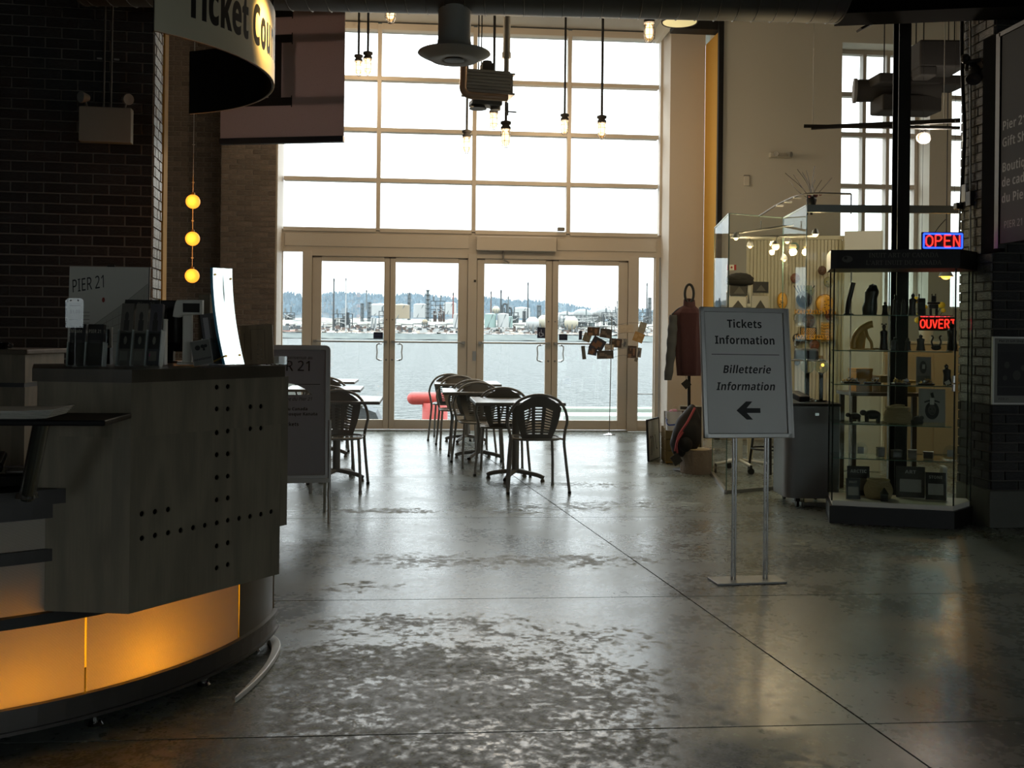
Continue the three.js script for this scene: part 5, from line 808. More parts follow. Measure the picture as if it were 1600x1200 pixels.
{
  const fig = (px, s, h, w, label, m = stone, lean = 0, extra) => { const t = onShelf('carved_figure', label, 'carving', px, s, rr(-0.26, -0.14), rr(-0.5, 0.5)); obj('body', standing(h, w, lean), m, t); obj('plinth', cyl(w * 1.15, w * 1.1, 0.008, 0, 0.0045, 0, 20), m, t); if (extra) extra(t, h, w); return t; };
  const arm = (sx) => (t, h, w) => obj('arm', tube([V(sx * w * 0.8, h * 0.62, 0), V(sx * w * 1.5, h * 0.72, 0.01), V(sx * w * 1.7, h * 0.95, 0.01)], w * 0.22, 12, 8), stone, t);
  fig(1385, 5, 0.10, 0.022, 'small dark carved figure standing just left of the middle post, top shelf of the case', stone);
  fig(1401, 5, 0.155, 0.02, 'slim dark carving before the steel column, on the top shelf');
  fig(1415, 5, 0.13, 0.018, 'dark carving of a hunched figure on the top shelf beside the drummer');
  fig(1429, 5, 0.165, 0.028, 'dark carved figure with one arm raised on the top shelf', stone, 0.006, arm(1));
  { const t = onShelf('carved_block', 'dark square stone block on the top shelf next to the raised-arm figure', 'carving', 1443, 5); obj('block', rb(0.05, 0.125, 0.05, 0, 0.063, 0, 0.006, 2), stone, t); obj('relief', rb(0.03, 0.05, 0.01, 0, 0.07, 0.026, 0.004, 2), soap, t); }
  { const t = onShelf('inuksuk_carving', 'stacked stone carving shaped like a cairn figure, top shelf', 'carving', 1462, 5); obj('leg', [rb(0.018, 0.05, 0.03, -0.02, 0.026, 0, 0.004), rb(0.018, 0.05, 0.03, 0.02, 0.026, 0, 0.004)], stone, t); obj('torso', rb(0.062, 0.03, 0.034, 0, 0.066, 0, 0.005), stone, t); obj('arm', rb(0.085, 0.016, 0.032, 0, 0.09, 0, 0.005), stone, t); obj('head', rb(0.034, 0.045, 0.03, 0, 0.121, 0, 0.006), stone, t); obj('ear', [rb(0.008, 0.016, 0.01, -0.012, 0.15, 0, 0.002), rb(0.008, 0.016, 0.01, 0.012, 0.15, 0, 0.002)], stone, t); }
  { const t = onShelf('narwhal_tusk_carving', 'tall dark curved carving leaning at the left post of the top shelf', 'carving', 1331, 5, -0.3); obj('body', tube([V(-0.02, 0.012, 0), V(-0.01, 0.10, 0), V(0.008, 0.18, 0), V(0.022, 0.245, 0)], 0.018, 24, 12), stone, t); obj('plinth', rb(0.07, 0.012, 0.06, -0.01, 0.0065, 0, 0.004), stone, t); }
  { const t = onShelf('seal_carving', 'dark rounded carving of a head in the shaded left half, top shelf', 'carving', 1362, 5, -0.24); obj('body', blob([[0, 0.05, 0.04, 0], [0.05, 0.055, 0.045, 0.0], [0.12, 0.045, 0.04, 0.008], [0.17, 0.05, 0.045, 0.014], [0.22, 0.03, 0.03, 0.02], [0.235, 0.001, 0.001, 0.02]]), soap, t); obj('plinth', cyl(0.055, 0.055, 0.006, 0, 0.0035, 0, 22), soap, t); }
  { const t = onShelf('glass_ornament', 'small clear ornament at the front of the top shelf', 'ornament', 1430, 5, -0.06); obj('body', new THREE.TorusGeometry(0.018, 0.007, 10, 24).translate(0, 0.026, 0), M.acrylic, t); obj('foot', cyl(0.014, 0.012, 0.004, 0, 0.0025, 0), M.acrylic, t); }
  // second shelf: lit animal carving and dark figures
  { const t = onShelf('polar_bear_carving', 'large honey-coloured arched animal carving lit on the second shelf', 'carving', 1352, 4, -0.22, -0.1); obj('body', tube([V(-0.07, 0.004, 0), V(-0.068, 0.06, 0), V(-0.045, 0.12, 0), V(0.0, 0.165, 0), V(0.05, 0.19, 0), V(0.065, 0.192, 0)], 0.026, 40, 14), ivory, t); obj('leg', tube([V(0.015, 0.16, 0.012), V(0.03, 0.10, 0.02), V(0.055, 0.055, 0.02), V(0.06, 0.012, 0.02)], 0.011, 24, 10), ivory, t); obj('chest', blob([[0, 0.03, 0.025, -0.02], [0.07, 0.035, 0.028, -0.02], [0.14, 0.022, 0.02, 0.005], [0.17, 0.004, 0.004, 0.01]]), ivory, t); obj('plinth', rb(0.17, 0.012, 0.09, 0, 0.0065, 0, 0.005), ivory, t); }
  fig(1385, 4, 0.195, 0.030, 'tall dark standing bear carving on the second shelf', stone, 0, (t, h, w) => obj('ear', [sph(0.007, -0.014, h * 0.985, 0, 10), sph(0.007, 0.014, h * 0.985, 0, 10)], stone, t));
  fig(1402, 4, 0.10, 0.026, 'squat dark carving right of the middle post, second shelf', stone, 0.006);
  fig(1424, 4, 0.095, 0.022, 'small dark carving in the middle of the second shelf');
  fig(1443, 4, 0.12, 0.03, 'rough dark tree-shaped carving below the red sign', soap);
  { const t = onShelf('bird_carving', 'grey carving of two birds with raised necks on the second shelf', 'carving', 1465, 4, -0.15); obj('body', scl(sph(1, 0, 0, 0, 18), 0.035, 0.02, 0.02).translate(0, 0.024, 0), soap, t); for (const s of [-1, 1]) obj('neck', tube([V(s * 0.02, 0.03, 0), V(s * 0.032, 0.065, 0), V(s * 0.022, 0.10, 0), V(s * 0.034, 0.112, 0)], 0.0065, 16, 8), soap, t); }
  fig(1493, 4, 0.21, 0.036, 'large dark carving at the corner edge of the second shelf', stone, -0.004);
  { const t = onShelf('glass_bowl', 'low clear glass bowl in front of the lit carving', 'bowl', 1370, 4, -0.07); obj('bowl', lathe([[0.004, 0.001], [0.02, 0.003], [0.03, 0.018], [0.028, 0.018], [0.018, 0.006], [0, 0.005]], 24), M.acrylic, t); obj('beads', [sph(0.007, 0, 0.011, 0, 8), sph(0.006, 0.012, 0.011, 0.004, 8), sph(0.006, -0.01, 0.011, 0.006, 8)], M.brass, t); }
  // third shelf: jewellery trays and a card
  { const t = onShelf('photo_card', 'grey photograph card standing at the back of the third shelf', 'photograph', 1452, 3, -0.33); obj('card', rot(bx(0.105, 0.20, 0.003, 0, 0.10, 0), -0.08, 0, 0), printed(128, 256, (c, w, h) => { c.fillStyle = '#8d8a82'; c.fillRect(0, 0, w, h); c.fillStyle = '#4a4844'; c.beginPath(); c.ellipse(60, 100, 30, 60, 0, 0, 7); c.fill(); c.fillStyle = '#6c6a64'; c.fillRect(10, 180, 108, 60); }), t); obj('strut', rot(bx(0.02, 0.14, 0.002, 0, 0.07, -0.03), 0.2, 0, 0), M.offwhite, t); }
  fig(1483, 3, 0.155, 0.03, 'dark carving with a drooping head on the third shelf', stone, -0.008);
  for (const [px, l] of [[1330, 'first tray of glittering jewellery at the column end of the third shelf'], [1365, 'middle tray of brass and dark jewellery on the third shelf'], [1410, 'tray of jewellery beside the middle post, third shelf'], [1448, 'tray of dark jewellery in front of the photograph card']]) {
    const t = onShelf('jewellery_tray', l, 'tray', px, 3, -0.12, rr(-0.2, 0.2)); obj('tray', rb(0.115, 0.012, 0.09, 0, 0.0065, 0, 0.004), M.black, t);
    const bits = [[], []]; for (let k = 0; k < 16; k++) bits[k % 2].push(rot(new THREE.TorusGeometry(rr(0.006, 0.013), rr(0.002, 0.004), 6, 12), rr(0, 3), rr(0, 3), 0).translate(rr(-0.045, 0.045), rr(0.016, 0.036), rr(-0.03, 0.03))); obj('rings', bits[0], M.brass, t); obj('bangles', bits[1], M.chrome, t);
  }
  { const t = onShelf('white_tag', 'small white tag card tilted at the edge of the third shelf', 'card', 1480, 3, -0.06); obj('card', rot(bx(0.035, 0.03, 0.002), 0, 0, 0.55).translate(0, 0.022, 0), M.paper, t); obj('stand', rb(0.012, 0.008, 0.015, 0, 0.0045, 0, 0.002), M.black, t); }
  // fourth shelf: basket, portrait print, little animals
  const basket = (px, s, r, h, lid, label) => { const t = onShelf('woven_basket', label, 'basket', px, s, -0.2); const g = []; const n = Math.round(h / 0.008); for (let k = 0; k < n; k++) { const v = (k + 0.5) / n, rad = r * (0.78 + 0.24 * Math.sin(Math.PI * Math.min(1, v * 0.95 + 0.06)) - 0.10 * v); g.push(new THREE.TorusGeometry(rad - 0.004, 0.0046, 7, 34).rotateX(Math.PI / 2).translate(0, 0.004 + v * (h - 0.004), 0)); } obj('coil_body', g, basketM, t); obj('lining', lathe([[0, 0.003], [r * 0.7, 0.003], [r * 0.88, h * 0.5], [r * 0.70, h - 0.003]], 28), clay, t); if (lid) { obj('lid', [cyl(r * 0.8, r * 0.74, 0.012, 0, h + 0.008, 0, 32), new THREE.TorusGeometry(r * 0.78, 0.005, 8, 32).rotateX(Math.PI / 2).translate(0, h + 0.010, 0)], basketM, t); obj('lid_handle', tube([V(-0.05, h + 0.016, 0), V(0.0, h + 0.026, 0), V(0.05, h + 0.022, 0.01)], 0.008, 18, 8), basketM, t); } else obj('rim', new THREE.TorusGeometry(r * 0.72, 0.006, 8, 32).rotateX(Math.PI / 2).translate(0, h, 0), basketM, t); return t; };
  basket(1407, 2, 0.105, 0.105, true, 'coiled basket with a carved lid on the fourth shelf');
  { const t = onShelf('portrait_print', 'black and white portrait print of a figure with a crest, fourth shelf', 'print', 1466, 2, -0.33); obj('print', rot(bx(0.185, 0.25, 0.004, 0, 0.125, 0), -0.07, 0, 0), printed(192, 256, (c, w, h) => { c.fillStyle = '#9b998f'; c.fillRect(0, 0, w, h); c.fillStyle = '#2b2a28'; c.beginPath(); c.ellipse(96, 165, 50, 66, 0, 0, 7); c.fill(); c.beginPath(); c.moveTo(40, 96); c.quadraticCurveTo(96, 70, 152, 96); c.lineTo(150, 106); c.quadraticCurveTo(96, 84, 42, 108); c.fill(); c.beginPath(); c.moveTo(84, 34); c.lineTo(104, 26); c.lineTo(116, 78); c.lineTo(96, 78); c.fill(); c.fillStyle = '#55534e'; c.beginPath(); c.ellipse(96, 160, 30, 40, 0, 0, 7); c.fill(); c.fillStyle = '#23221f'; c.fillRect(80, 150, 9, 6); c.fillRect(104, 150, 9, 6); c.fillRect(84, 182, 26, 5); }), t); obj('strut', rot(bx(0.03, 0.18, 0.003, 0, 0.09, -0.035), 0.2, 0, 0), M.offwhite, t); }
  { const t = onShelf('stone_carving', 'dark rounded stone carving beside the lidded basket', 'carving', 1436, 2, -0.13); obj('body', blob([[0, 0.04, 0.03, 0], [0.02, 0.045, 0.035, 0], [0.05, 0.03, 0.028, 0.005], [0.066, 0.001, 0.001, 0.01]]), soap, t); obj('head', sph(0.016, 0.03, 0.05, 0.01, 12), soap, t); }
  const beast = (px, label, k, s = 2) => { const t = onShelf('animal_carving', label, 'carving', px, s, -0.14, 0.2); obj('body', scl(sph(1, 0, 0, 0, 18), 0.045 * k, 0.026 * k, 0.022 * k).translate(0, 0.045 * k, 0), stone, t); obj('head', scl(sph(1, 0, 0, 0, 14), 0.019 * k, 0.016 * k, 0.014 * k).translate(-0.05 * k, 0.055 * k, 0), stone, t); for (const [a, b] of [[-0.03, 1], [-0.03, -1], [0.03, 1], [0.03, -1]]) obj('leg', cyl(0.007 * k, 0.009 * k, 0.04 * k, a * k, 0.0205 * k, b * 0.012 * k, 10), stone, t); };
  beast(1338, 'little dark four-legged carving at the column end of the fourth shelf', 1); beast(1366, 'larger grey-dark humped animal carving on the fourth shelf', 1.35);
  { const t = onShelf('white_tile', 'pale flat tile under the little animal carvings, fourth shelf', 'tile', 1352, 2, -0.06); obj('tile', rb(0.16, 0.010, 0.05, 0, 0.0055, 0, 0.003), M.offwhite, t); obj('label_strip', bx(0.10, 0.001, 0.01, 0, 0.011, 0.012), M.soot, t); }
  // fifth shelf: glass domes and small things
  const dome = (px, label) => { const t = onShelf('glass_dome', label, 'paperweight', px, 1, -0.10); obj('dome', scl(sph(0.05, 0, 0, 0, 26), 1, 1.15, 0.45).translate(0, 0.052, 0), M.acrylic, t); obj('core', rb(0.045, 0.05, 0.004, 0, 0.05, 0, 0.001), mat('#8d8f8c', 0.4), t); obj('foot', rb(0.10, 0.008, 0.04, 0, 0.0045, 0, 0.003), M.acrylic, t); };
  dome(1347, 'domed glass paperweight at the column end of the fifth shelf'); dome(1487, 'domed glass paperweight at the corner end of the fifth shelf');
  for (const [px, w, h, c, l] of [[1380, 0.05, 0.06, '#5d5a52', 'small grey soapstone box on the fifth shelf'], [1405, 0.07, 0.045, '#3a3833', 'low dark soapstone box near the middle of the fifth shelf'], [1430, 0.06, 0.05, '#6a665c', 'pale soapstone box right of the middle of the fifth shelf'], [1455, 0.065, 0.04, '#454139', 'flat brown soapstone box beside the far dome']]) { const t = onShelf('soapstone_box', l, 'box', px, 1, -0.16, rr(-0.3, 0.3)); const m = mat(c, 0.45); obj('box', rb(w, h, 0.05, 0, h / 2 + 0.001, 0, 0.006, 2), m, t); obj('lid', rb(w * 1.05, 0.010, 0.054, 0, h + 0.007, 0, 0.003), m, t); }
  // deck: baskets, books, photographs
  basket(1378, 0, 0.105, 0.135, false, 'open coiled basket on the floor of the case');
  { const t = onShelf('small_totem', 'small dark house-shaped carving in front of the open basket', 'carving', 1384, 0, -0.06); obj('body', rb(0.05, 0.055, 0.03, 0, 0.028, 0, 0.003), stone, t); obj('roof', rot(cyl(0.042, 0.0, 0.045, 0, 0, 0, 4), 0, Math.PI / 4, 0).translate(0, 0.078, 0), stone, t); }
  const book = (px, w, h, c, title, label, z, lean) => { const t = onShelf('book', label, 'book', px, 0, z, rr(-0.1, 0.2)); const q = new THREE.Group(); q.name = 'volume'; t.add(q); q.rotation.x = -lean; obj('cover', bx(w, h, 0.004, 0, h / 2, 0.008), printed(160, 220, (g, W, H) => { g.fillStyle = c; g.fillRect(0, 0, W, H); g.fillStyle = '#a8a79f'; centre(g, title, 80, 50, 'bold 34px sans-serif'); g.fillStyle = '#8a8880'; g.fillRect(20, 90, 120, 90); }), q); obj('pages', bx(w * 0.97, h * 0.97, 0.012, 0, h / 2, 0), M.paper, q); obj('back_cover', bx(w, h, 0.003, 0, h / 2, -0.0075), M.dark, q); };
  book(1336, 0.10, 0.15, '#2c3033', 'INUIT', 'dark grey book with pale title at the front corner of the case floor', -0.10, 0.16);
  book(1348, 0.16, 0.22, '#1b1a19', 'ARCTIC', 'large black book standing behind the grey book', -0.28, 0.1);
  book(1432, 0.20, 0.23, '#34312c', 'ART', 'wide brown picture book standing right of the open basket', -0.30, 0.1);
  book(1470, 0.14, 0.20, '#161714', 'STONE', 'dark green-black book at the corner of the case floor', -0.24, 0.12);
  { const t = onShelf('white_panel_box', 'tall white card box against the end glass of the case floor', 'box', 1490, 0, -0.34, 0.0); obj('carton', rb(0.03, 0.23, 0.14, -0.02, 0.116, 0.0, 0.002), M.offwhite, t); obj('lid', rb(0.032, 0.01, 0.142, -0.02, 0.233, 0, 0.002), M.paper, t); }
}
function ledSign(name, label, pos, turn, w, h, text, border, th = 0.012) {
  const t = thing(name, label, 'sign', pos, turn);
  obj('back_panel', rb(w, h, 0.02, 0, 0, -0.012, 0.008, 2), M.black, t);
  const red = glow('#ff2a20', 2.2, '#401010'), blue = glow('#1e40ff', 3.2, '#101840');
  const glyph = { O: [[[0.5, 1], [0.12, 0.8], [0.05, 0.5], [0.12, 0.2], [0.5, 0], [0.88, 0.2], [0.95, 0.5], [0.88, 0.8], [0.5, 1]]], P: [[[0.1, 0], [0.1, 1]], [[0.1, 1], [0.65, 1], [0.92, 0.78], [0.65, 0.5], [0.1, 0.5]]], E: [[[0.95, 1], [0.1, 1]], [[0.1, 1], [0.1, 0]], [[0.1, 0], [0.95, 0]], [[0.1, 0.52], [0.8, 0.52]]], N: [[[0.1, 0], [0.1, 1]], [[0.1, 1], [0.9, 0]], [[0.9, 0], [0.9, 1]]], U: [[[0.08, 1], [0.08, 0.3], [0.3, 0.02], [0.7, 0.02], [0.92, 0.3], [0.92, 1]]], V: [[[0.05, 1], [0.5, 0]], [[0.5, 0], [0.95, 1]]], R: [[[0.1, 0], [0.1, 1]], [[0.1, 1], [0.65, 1], [0.9, 0.78], [0.65, 0.52], [0.1, 0.52]], [[0.5, 0.52], [0.92, 0]]], T: [[[0.02, 1], [0.98, 1]], [[0.5, 1], [0.5, 0]]] };
  const iw = w * (border ? 0.86 : 0.98), ih = h * (border ? 0.62 : 0.60), step = iw / text.length;
  [...text].forEach((ch, i) => { const g = glyph[ch].map((line) => { const pts = line.map(([a, b]) => V(-iw / 2 + (i + 0.1 + 0.8 * a) * step, -ih / 2 + b * ih, 0.006)); return pts.length === 2 ? bar(pts[0], pts[1], th / 2, 8) : tube(pts, th / 2, pts.length * 5, 6); }); obj('letter', g, red, t); });
  if (border) { const a = w / 2 - 0.014, b = h / 2 - 0.014; obj('blue_border', [bar(V(-a, b, 0.005), V(a, b, 0.005), 0.006, 8), bar(V(-a, -b, 0.005), V(a, -b, 0.005), 0.006, 8), bar(V(-a, -b, 0.005), V(-a, b, 0.005), 0.006, 8), bar(V(a, -b, 0.005), V(a, b, 0.005), 0.006, 8)], blue, t); }
  const l = new THREE.RectAreaLight('#ff4a60', 0.6, w * 0.9, h * 0.8); l.position.set(0, 0, 0.016); l.rotation.y = Math.PI; t.add(l);
  return t;
}
{ const p = P(1473, 376.5, 7.28); ledSign('open_sign', 'lit OPEN sign with red letters and a blue border above the display case', p, YAW - 0.05, 0.295, 0.128, 'OPEN', true, 0.010).add((() => { const m = obj('cord', tube([V(-0.05, 0.06, -0.02), V(-0.02, 0.10, -0.03), V(0.04, 0.16, -0.06)], 0.003, 14, 6), M.black); scene.remove(m); return m; })()); }
{ const p = P(1465, 506, 8.3); const t = ledSign('ouvert_sign', 'red lit OUVERT sign seen through the display case', p, YAW, 0.30, 0.112, 'OUVERT', false, 0.011); objs('hanging_chain', [bar(V(-0.13, 0.05, -0.01), V(-0.13, 5.6 - p.y, -0.01), 0.0015, 5), bar(V(0.13, 0.05, -0.01), V(0.13, 5.6 - p.y, -0.01), 0.0015, 5)], M.steel, t); }
// ================================================================ GIFT SHOP FRONT: glass screens, cabinet, fittings
const at2 = (px, d) => { const p = P(px, 521, d); return V(p.x, 0, p.z); };
function glassWall(name, label, a, b, h, rail) {
  const L = a.distanceTo(b), t = thing(name, label, 'glass screen', a, -Math.atan2(b.z - a.z, b.x - a.x));
  const n = Math.max(1, Math.round(L / 1.1)); for (let k = 0; k < n; k++) { obj('pane', bx(L / n - 0.006, h - 0.03, 0.003, (k + 0.5) * L / n, h / 2 + 0.015, 0), M.shopglass, t); obj('edge_strip', bx(0.006, h - 0.03, 0.008, k * L / n + 0.003, h / 2 + 0.015, 0), M.glassedge, t); }
  obj('top_edge', bx(L, rail || 0.008, rail ? 0.03 : 0.01, L / 2, h - (rail || 0.008) / 2, 0), rail ? mat('#8f938c', 0.5, 0.2) : mat('#9fb5a9', 0.3), t); obj('floor_channel', bx(L, 0.03, 0.03, L / 2, 0.016, 0), M.alu, t);
  return t;
}
const q1 = at2(1115, 9.95), q2 = at2(1137, 8.75), q3 = at2(1222, 9.05), q4 = at2(1258, 8.15), q5 = at2(1497, 8.12);
glassWall('glass_screen', 'frameless glass screen running back beside the ochre return wall', q1, q2, 2.4); glassWall('glass_screen', 'frameless glass screen facing the lobby above the tickets sign', q2, q3, 2.4); glassWall('glass_screen', 'frameless glass screen angled between the two facing screens', q3, q4, 2.4); glassWall('glass_screen', 'wide glass screen with a grey top rail behind the display case', q4, q5, 2.4, 0.06);
{ // rolling curved cabinet
  const g = G(1247, 793), t = thing('curved_cabinet', 'grey rolling cabinet with a rounded end beside the display case', 'cabinet', V(g.x, 0, g.z), YAW);
  const s = 8.1 / F, l = -20 * s, r = 62 * s, h = 0.80; const s2 = new THREE.Shape(); s2.moveTo(r, 0); s2.lineTo(r, 0.5); s2.lineTo(l + 0.05, 0.5); s2.lineTo(l, 0.4); s2.lineTo(l, 0.1); s2.quadraticCurveTo(l, 0, l + 0.10, 0); s2.closePath();
  const ex = (a, b, k = 0) => { const e = new THREE.ExtrudeGeometry(s2, { depth: b - a, bevelEnabled: false, curveSegments: 14 }); e.rotateX(-Math.PI / 2); return e.translate(0, a, 0.02); };
  obj('body', ex(0.075, h), mat('#77767a', 0.45, 0.1), t); obj('worktop', [rb(r - l + 0.02, 0.025, 0.54, (r + l) / 2, h + 0.014, -0.23, 0.006)], M.black, t);
  for (const [x, z] of [[0.0, -0.03], [0.26, -0.03], [0.0, -0.42], [0.26, -0.42]]) obj('caster', [rot(cyl(0.027, 0.027, 0.02, 0, 0, 0, 18), 0, 0, Math.PI / 2).translate(x, 0.028, z), bx(0.035, 0.03, 0.035, x, 0.06, z)], M.black, t);
  obj('latch', [bx(0.03, 0.02, 0.02, 0.13, h - 0.06, 0.03)], M.chrome, t); t.updateMatrixWorld();
  const topAt = (px, z) => { const w = t.worldToLocal(P(px, 640, 8.1)); return t.localToWorld(V(w.x, h + 0.027, z)); };
  // glass globe lamps on dark stems
  for (const [px, l2] of [[1272, 'empty clear glass globe on a dark stem on the curved cabinet'], [1300, 'clear glass globe with a warm glint beside the display case']]) { const q = thing('globe_stand', l2, 'ornament', topAt(px - (px > 1290 ? 6 : 0), -0.2), 0); const hh = 0.285; obj('stem', [bar(V(0, 0, 0), V(0, hh - 0.055, 0), 0.016, 14), cyl(0.05, 0.045, 0.012, 0, 0.006, 0)], M.blackgloss, q); obj('globe', sph(0.058, 0, hh, 0, 28), mat('#e9efe9', 0.0, 0, { transmission: 1, thickness: 0, ior: 1.5 }), q); obj('neck_ring', new THREE.TorusGeometry(0.022, 0.004, 8, 20).rotateX(Math.PI / 2).translate(0, hh - 0.054, 0), M.chrome, q); if (px > 1290) { obj('bulb', sph(0.012, 0.01, hh + 0.01, 0, 12), glow('#ffb040', 4), q); } }
  { const q = thing('black_hat', 'broad black felt hat on a stand on the curved cabinet', 'hat', topAt(1282, -0.42), 0); obj('stand', [cyl(0.06, 0.06, 0.01, 0, 0.006, 0), bar(V(0, 0, 0), V(0, 0.33, 0), 0.012)], M.black, q); obj('brim', lathe([[0, 0.33], [0.10, 0.33], [0.17, 0.322], [0.172, 0.326], [0.10, 0.338], [0, 0.338]], 32), M.dark, q); obj('crown', lathe([[0.10, 0.336], [0.098, 0.40], [0.085, 0.425], [0.03, 0.42], [0, 0.415]], 32), M.dark, q); }
  { const q = thing('card_machine', 'black card payment machine at the rounded end of the cabinet', 'card machine', topAt(1252, -0.08), 0.3); obj('body', rot(rb(0.10, 0.05, 0.16, 0, 0, 0, 0.012, 2), 0.25, 0, 0).translate(0, 0.047, 0), M.black, q); obj('keypad', rot(bx(0.07, 0.004, 0.07), 0.25, 0, 0).translate(0, 0.063, 0.03), M.gun2, q); obj('cord', tube([V(0, 0.03, -0.08), V(-0.03, 0.02, -0.12), V(-0.05, 0.01, -0.16)], 0.004, 14, 6), M.black, q); }
}
// slatted display wall inside the shop and the things hung on it
const WA = at2(1165, 10.7), WB = at2(1320, 10.5), wallDir = WB.clone().sub(WA).normalize(), wallTurn = -Math.atan2(wallDir.z, wallDir.x);
{
  const L = WA.distanceTo(WB), t = thing('slat_display_wall', 'cream upright display wall of narrow vertical slats inside the gift shop', 'display wall', WA, wallTurn), m = mat('#c4bda4', 0.7);
  const H = 2.35, h0 = 0.55; obj('backing', bx(L, H - h0 - 0.02, 0.02, L / 2, (H + h0) / 2, -0.02), m, t); for (const x of [0.06, L - 0.06]) obj('post', rb(0.06, H, 0.05, x, H / 2 + 0.001, -0.05, 0.004), m, t);
  const n = Math.round(L / 0.036); for (let k = 0; k < n; k++) obj('slat', rb(L / n - 0.008, H - h0, 0.012, (k + 0.5) * L / n, (H + h0) / 2, 0, 0.002), m, t);
  obj('top_rail', rb(L + 0.02, 0.04, 0.05, L / 2, H + 0.02, -0.01, 0.004), m, t);
}
const wallAt = (px, py, o = 0.03) => { const r = ray(px, py), n = V(-wallDir.z, 0, wallDir.x), k = WA.clone().sub(V(0, EYE, 0)).dot(n) / r.dot(n); return V(0, EYE, 0).addScaledVector(r, k).addScaledVector(n, o); };
const onWall = (name, label, cat, px, py, o) => thing(name, label, cat, wallAt(px, py, o), wallTurn);
{
  const px = 10.6 / F, gold = mat('#e2a93a', 0.35, 0.1), wood = mat('#7d4a34', 0.55), wood2 = mat('#5d4636', 0.6), dk = mat('#1d1a18', 0.5);
  const disc = (x, y, rx, ry, label) => { const t = onWall('hand_drum', label, 'drum', x, y, 0.04); obj('skin', scl(sph(1, 0, 0, 0, 26), rx * px, ry * px, 0.018), gold, t); obj('rim', scl(new THREE.TorusGeometry(1, 0.06, 8, 36), rx * px, ry * px, 0.14), M.brass, t); const d = []; for (let k = 0; k < 6; k++) d.push(scl(sph(1, 0, 0, 0, 8), 0.009, 0.005, 0.004).translate(rr(-0.5, 0.5) * rx * px, rr(-0.5, 0.5) * ry * px, 0.016)); obj('painted_mark', d, wood2, t); };
  disc(1222, 470, 7.5, 12.5, 'narrow golden oval drum on the slatted wall above the tickets sign'); disc(1288, 474, 13, 13.5, 'large golden drum on the slatted wall next to the display case');
  const mask = (x, y, r, label, m, brow) => { const t = onWall('wooden_mask', label, 'mask', x, y, 0.04); obj('face', scl(sph(1, 0, 0, 0, 22), r * px, r * 1.1 * px, r * 0.6 * px), m, t); obj('eye', [scl(sph(0.2, -0.35, 0.15, 0.85, 8), r * px, r * px * 0.5, r * px * 0.6), scl(sph(0.2, 0.35, 0.15, 0.85, 8), r * px, r * px * 0.5, r * px * 0.6)], dk, t); obj('nose', scl(new THREE.ConeGeometry(0.22, 0.6, 8).translate(0, -0.1, 0.95), r * px, r * px, r * px * 0.6), m, t); if (brow) obj('feather', steps(-1, 1, 6).map((a) => bar(V(a * r * px * 0.7, r * px * 0.8, 0), V(a * r * px * 1.3, r * px * 1.8, -0.01), 0.006, 6)), dk, t); };
  mask(1242, 435, 7, 'reddish wooden mask on the slatted wall, beside the glass screen angle', wood); mask(1284, 423, 6.5, 'reddish flat wooden mask highest on the slatted wall', wood2); mask(1294, 441, 7.5, 'dark wooden mask with a pale face beside the case header', mat('#8f8b62', 0.5)); mask(1256, 468, 12, 'black feathered mask hanging between the two golden drums', dk, true); mask(1263, 455, 8, 'greenish bowl-like mask above the black feathered mask', mat('#6f7a5c', 0.4)); mask(1297, 492, 8.5, 'brown round mask below the large golden drum', wood); mask(1263, 501, 9.5, 'long dark wooden mask below the black feathered mask', wood2); mask(1245, 529, 7, 'dark mask at the edge of the tickets sign', dk); mask(1272, 539, 7.5, 'red-brown mask under the bead shelf', wood); mask(1245, 566, 4.5, 'small dark mask lowest by the tickets sign edge', dk);
  { const t = onWall('glass_plate', 'round greenish glass plate on the slatted wall below the string lights', 'plate', 1241, 386, 0.03); obj('plate', scl(sph(1, 0, 0, 0, 22), 6 * px, 6 * px, 0.012), mat('#5d7d72', 0.15), t); obj('rim', new THREE.TorusGeometry(6 * px, 0.006, 8, 26), mat('#7d9a8e', 0.2), t); }
  // shelves of glittering gold pieces
  const names = ['golden bangle on the upper glass ledge of the slatted wall', 'golden trinket on the lower glass ledge of the slatted wall'];
  [[1238, 1306, 492, 0], [1238, 1306, 531, 1]].forEach(([a, b, y, row]) => {
    const p = wallAt(a, y, 0.06), q = wallAt(b, y, 0.06), L = p.distanceTo(q), t = thing('glass_ledge', ['upper glass ledge of gold pieces on the slatted wall', 'lower glass ledge of gold pieces on the slatted wall'][row], 'shelf', p, wallTurn); obj('ledge', bx(L, 0.008, 0.12, L / 2, 0, 0), mat('#e8f0ec', 0.05, 0, { transmission: 1, thickness: 0 }), t); obj('bracket', [bx(0.012, 0.05, 0.11, 0.02, -0.03, 0), bx(0.012, 0.05, 0.11, L - 0.02, -0.03, 0)], M.alu, t);
    for (let k = 0; k < 14; k++) { t.updateMatrixWorld(); const o = thing(row ? 'gold_trinket' : 'gold_bangle', names[row], 'jewellery', t.localToWorld(V(0.03 + k * (L - 0.06) / 13, 0.0045, rr(-0.02, 0.03))), rr(0, 3), row ? 'gold trinkets on the lower ledge' : 'gold bangles on the upper ledge'); const r = rr(0.014, 0.022); obj('band', new THREE.TorusGeometry(r, r * 0.28, 8, 20).translate(0, r * 1.28, 0), gold, o); obj('stone', sph(r * 0.35, 0, r * 2.4, 0, 8), M.brass, o); }
  });
  { const p = wallAt(1292, 519, 0.04), t = thing('bead_card', 'card of gold beaded chains hanging beside the display case edge', 'jewellery', p, wallTurn); obj('card', bx(0.13, 0.20, 0.004), mat('#b3975a', 0.6), t); const g = []; for (let r = 0; r < 6; r++) for (let k = 0; k < 7; k++) g.push(sph(0.008, -0.052 + k * 0.0175, 0.08 - r * 0.03 - 0.008 * Math.abs(Math.sin(k * 1.1)), 0.008, 8)); obj('beads', g, gold, t); }
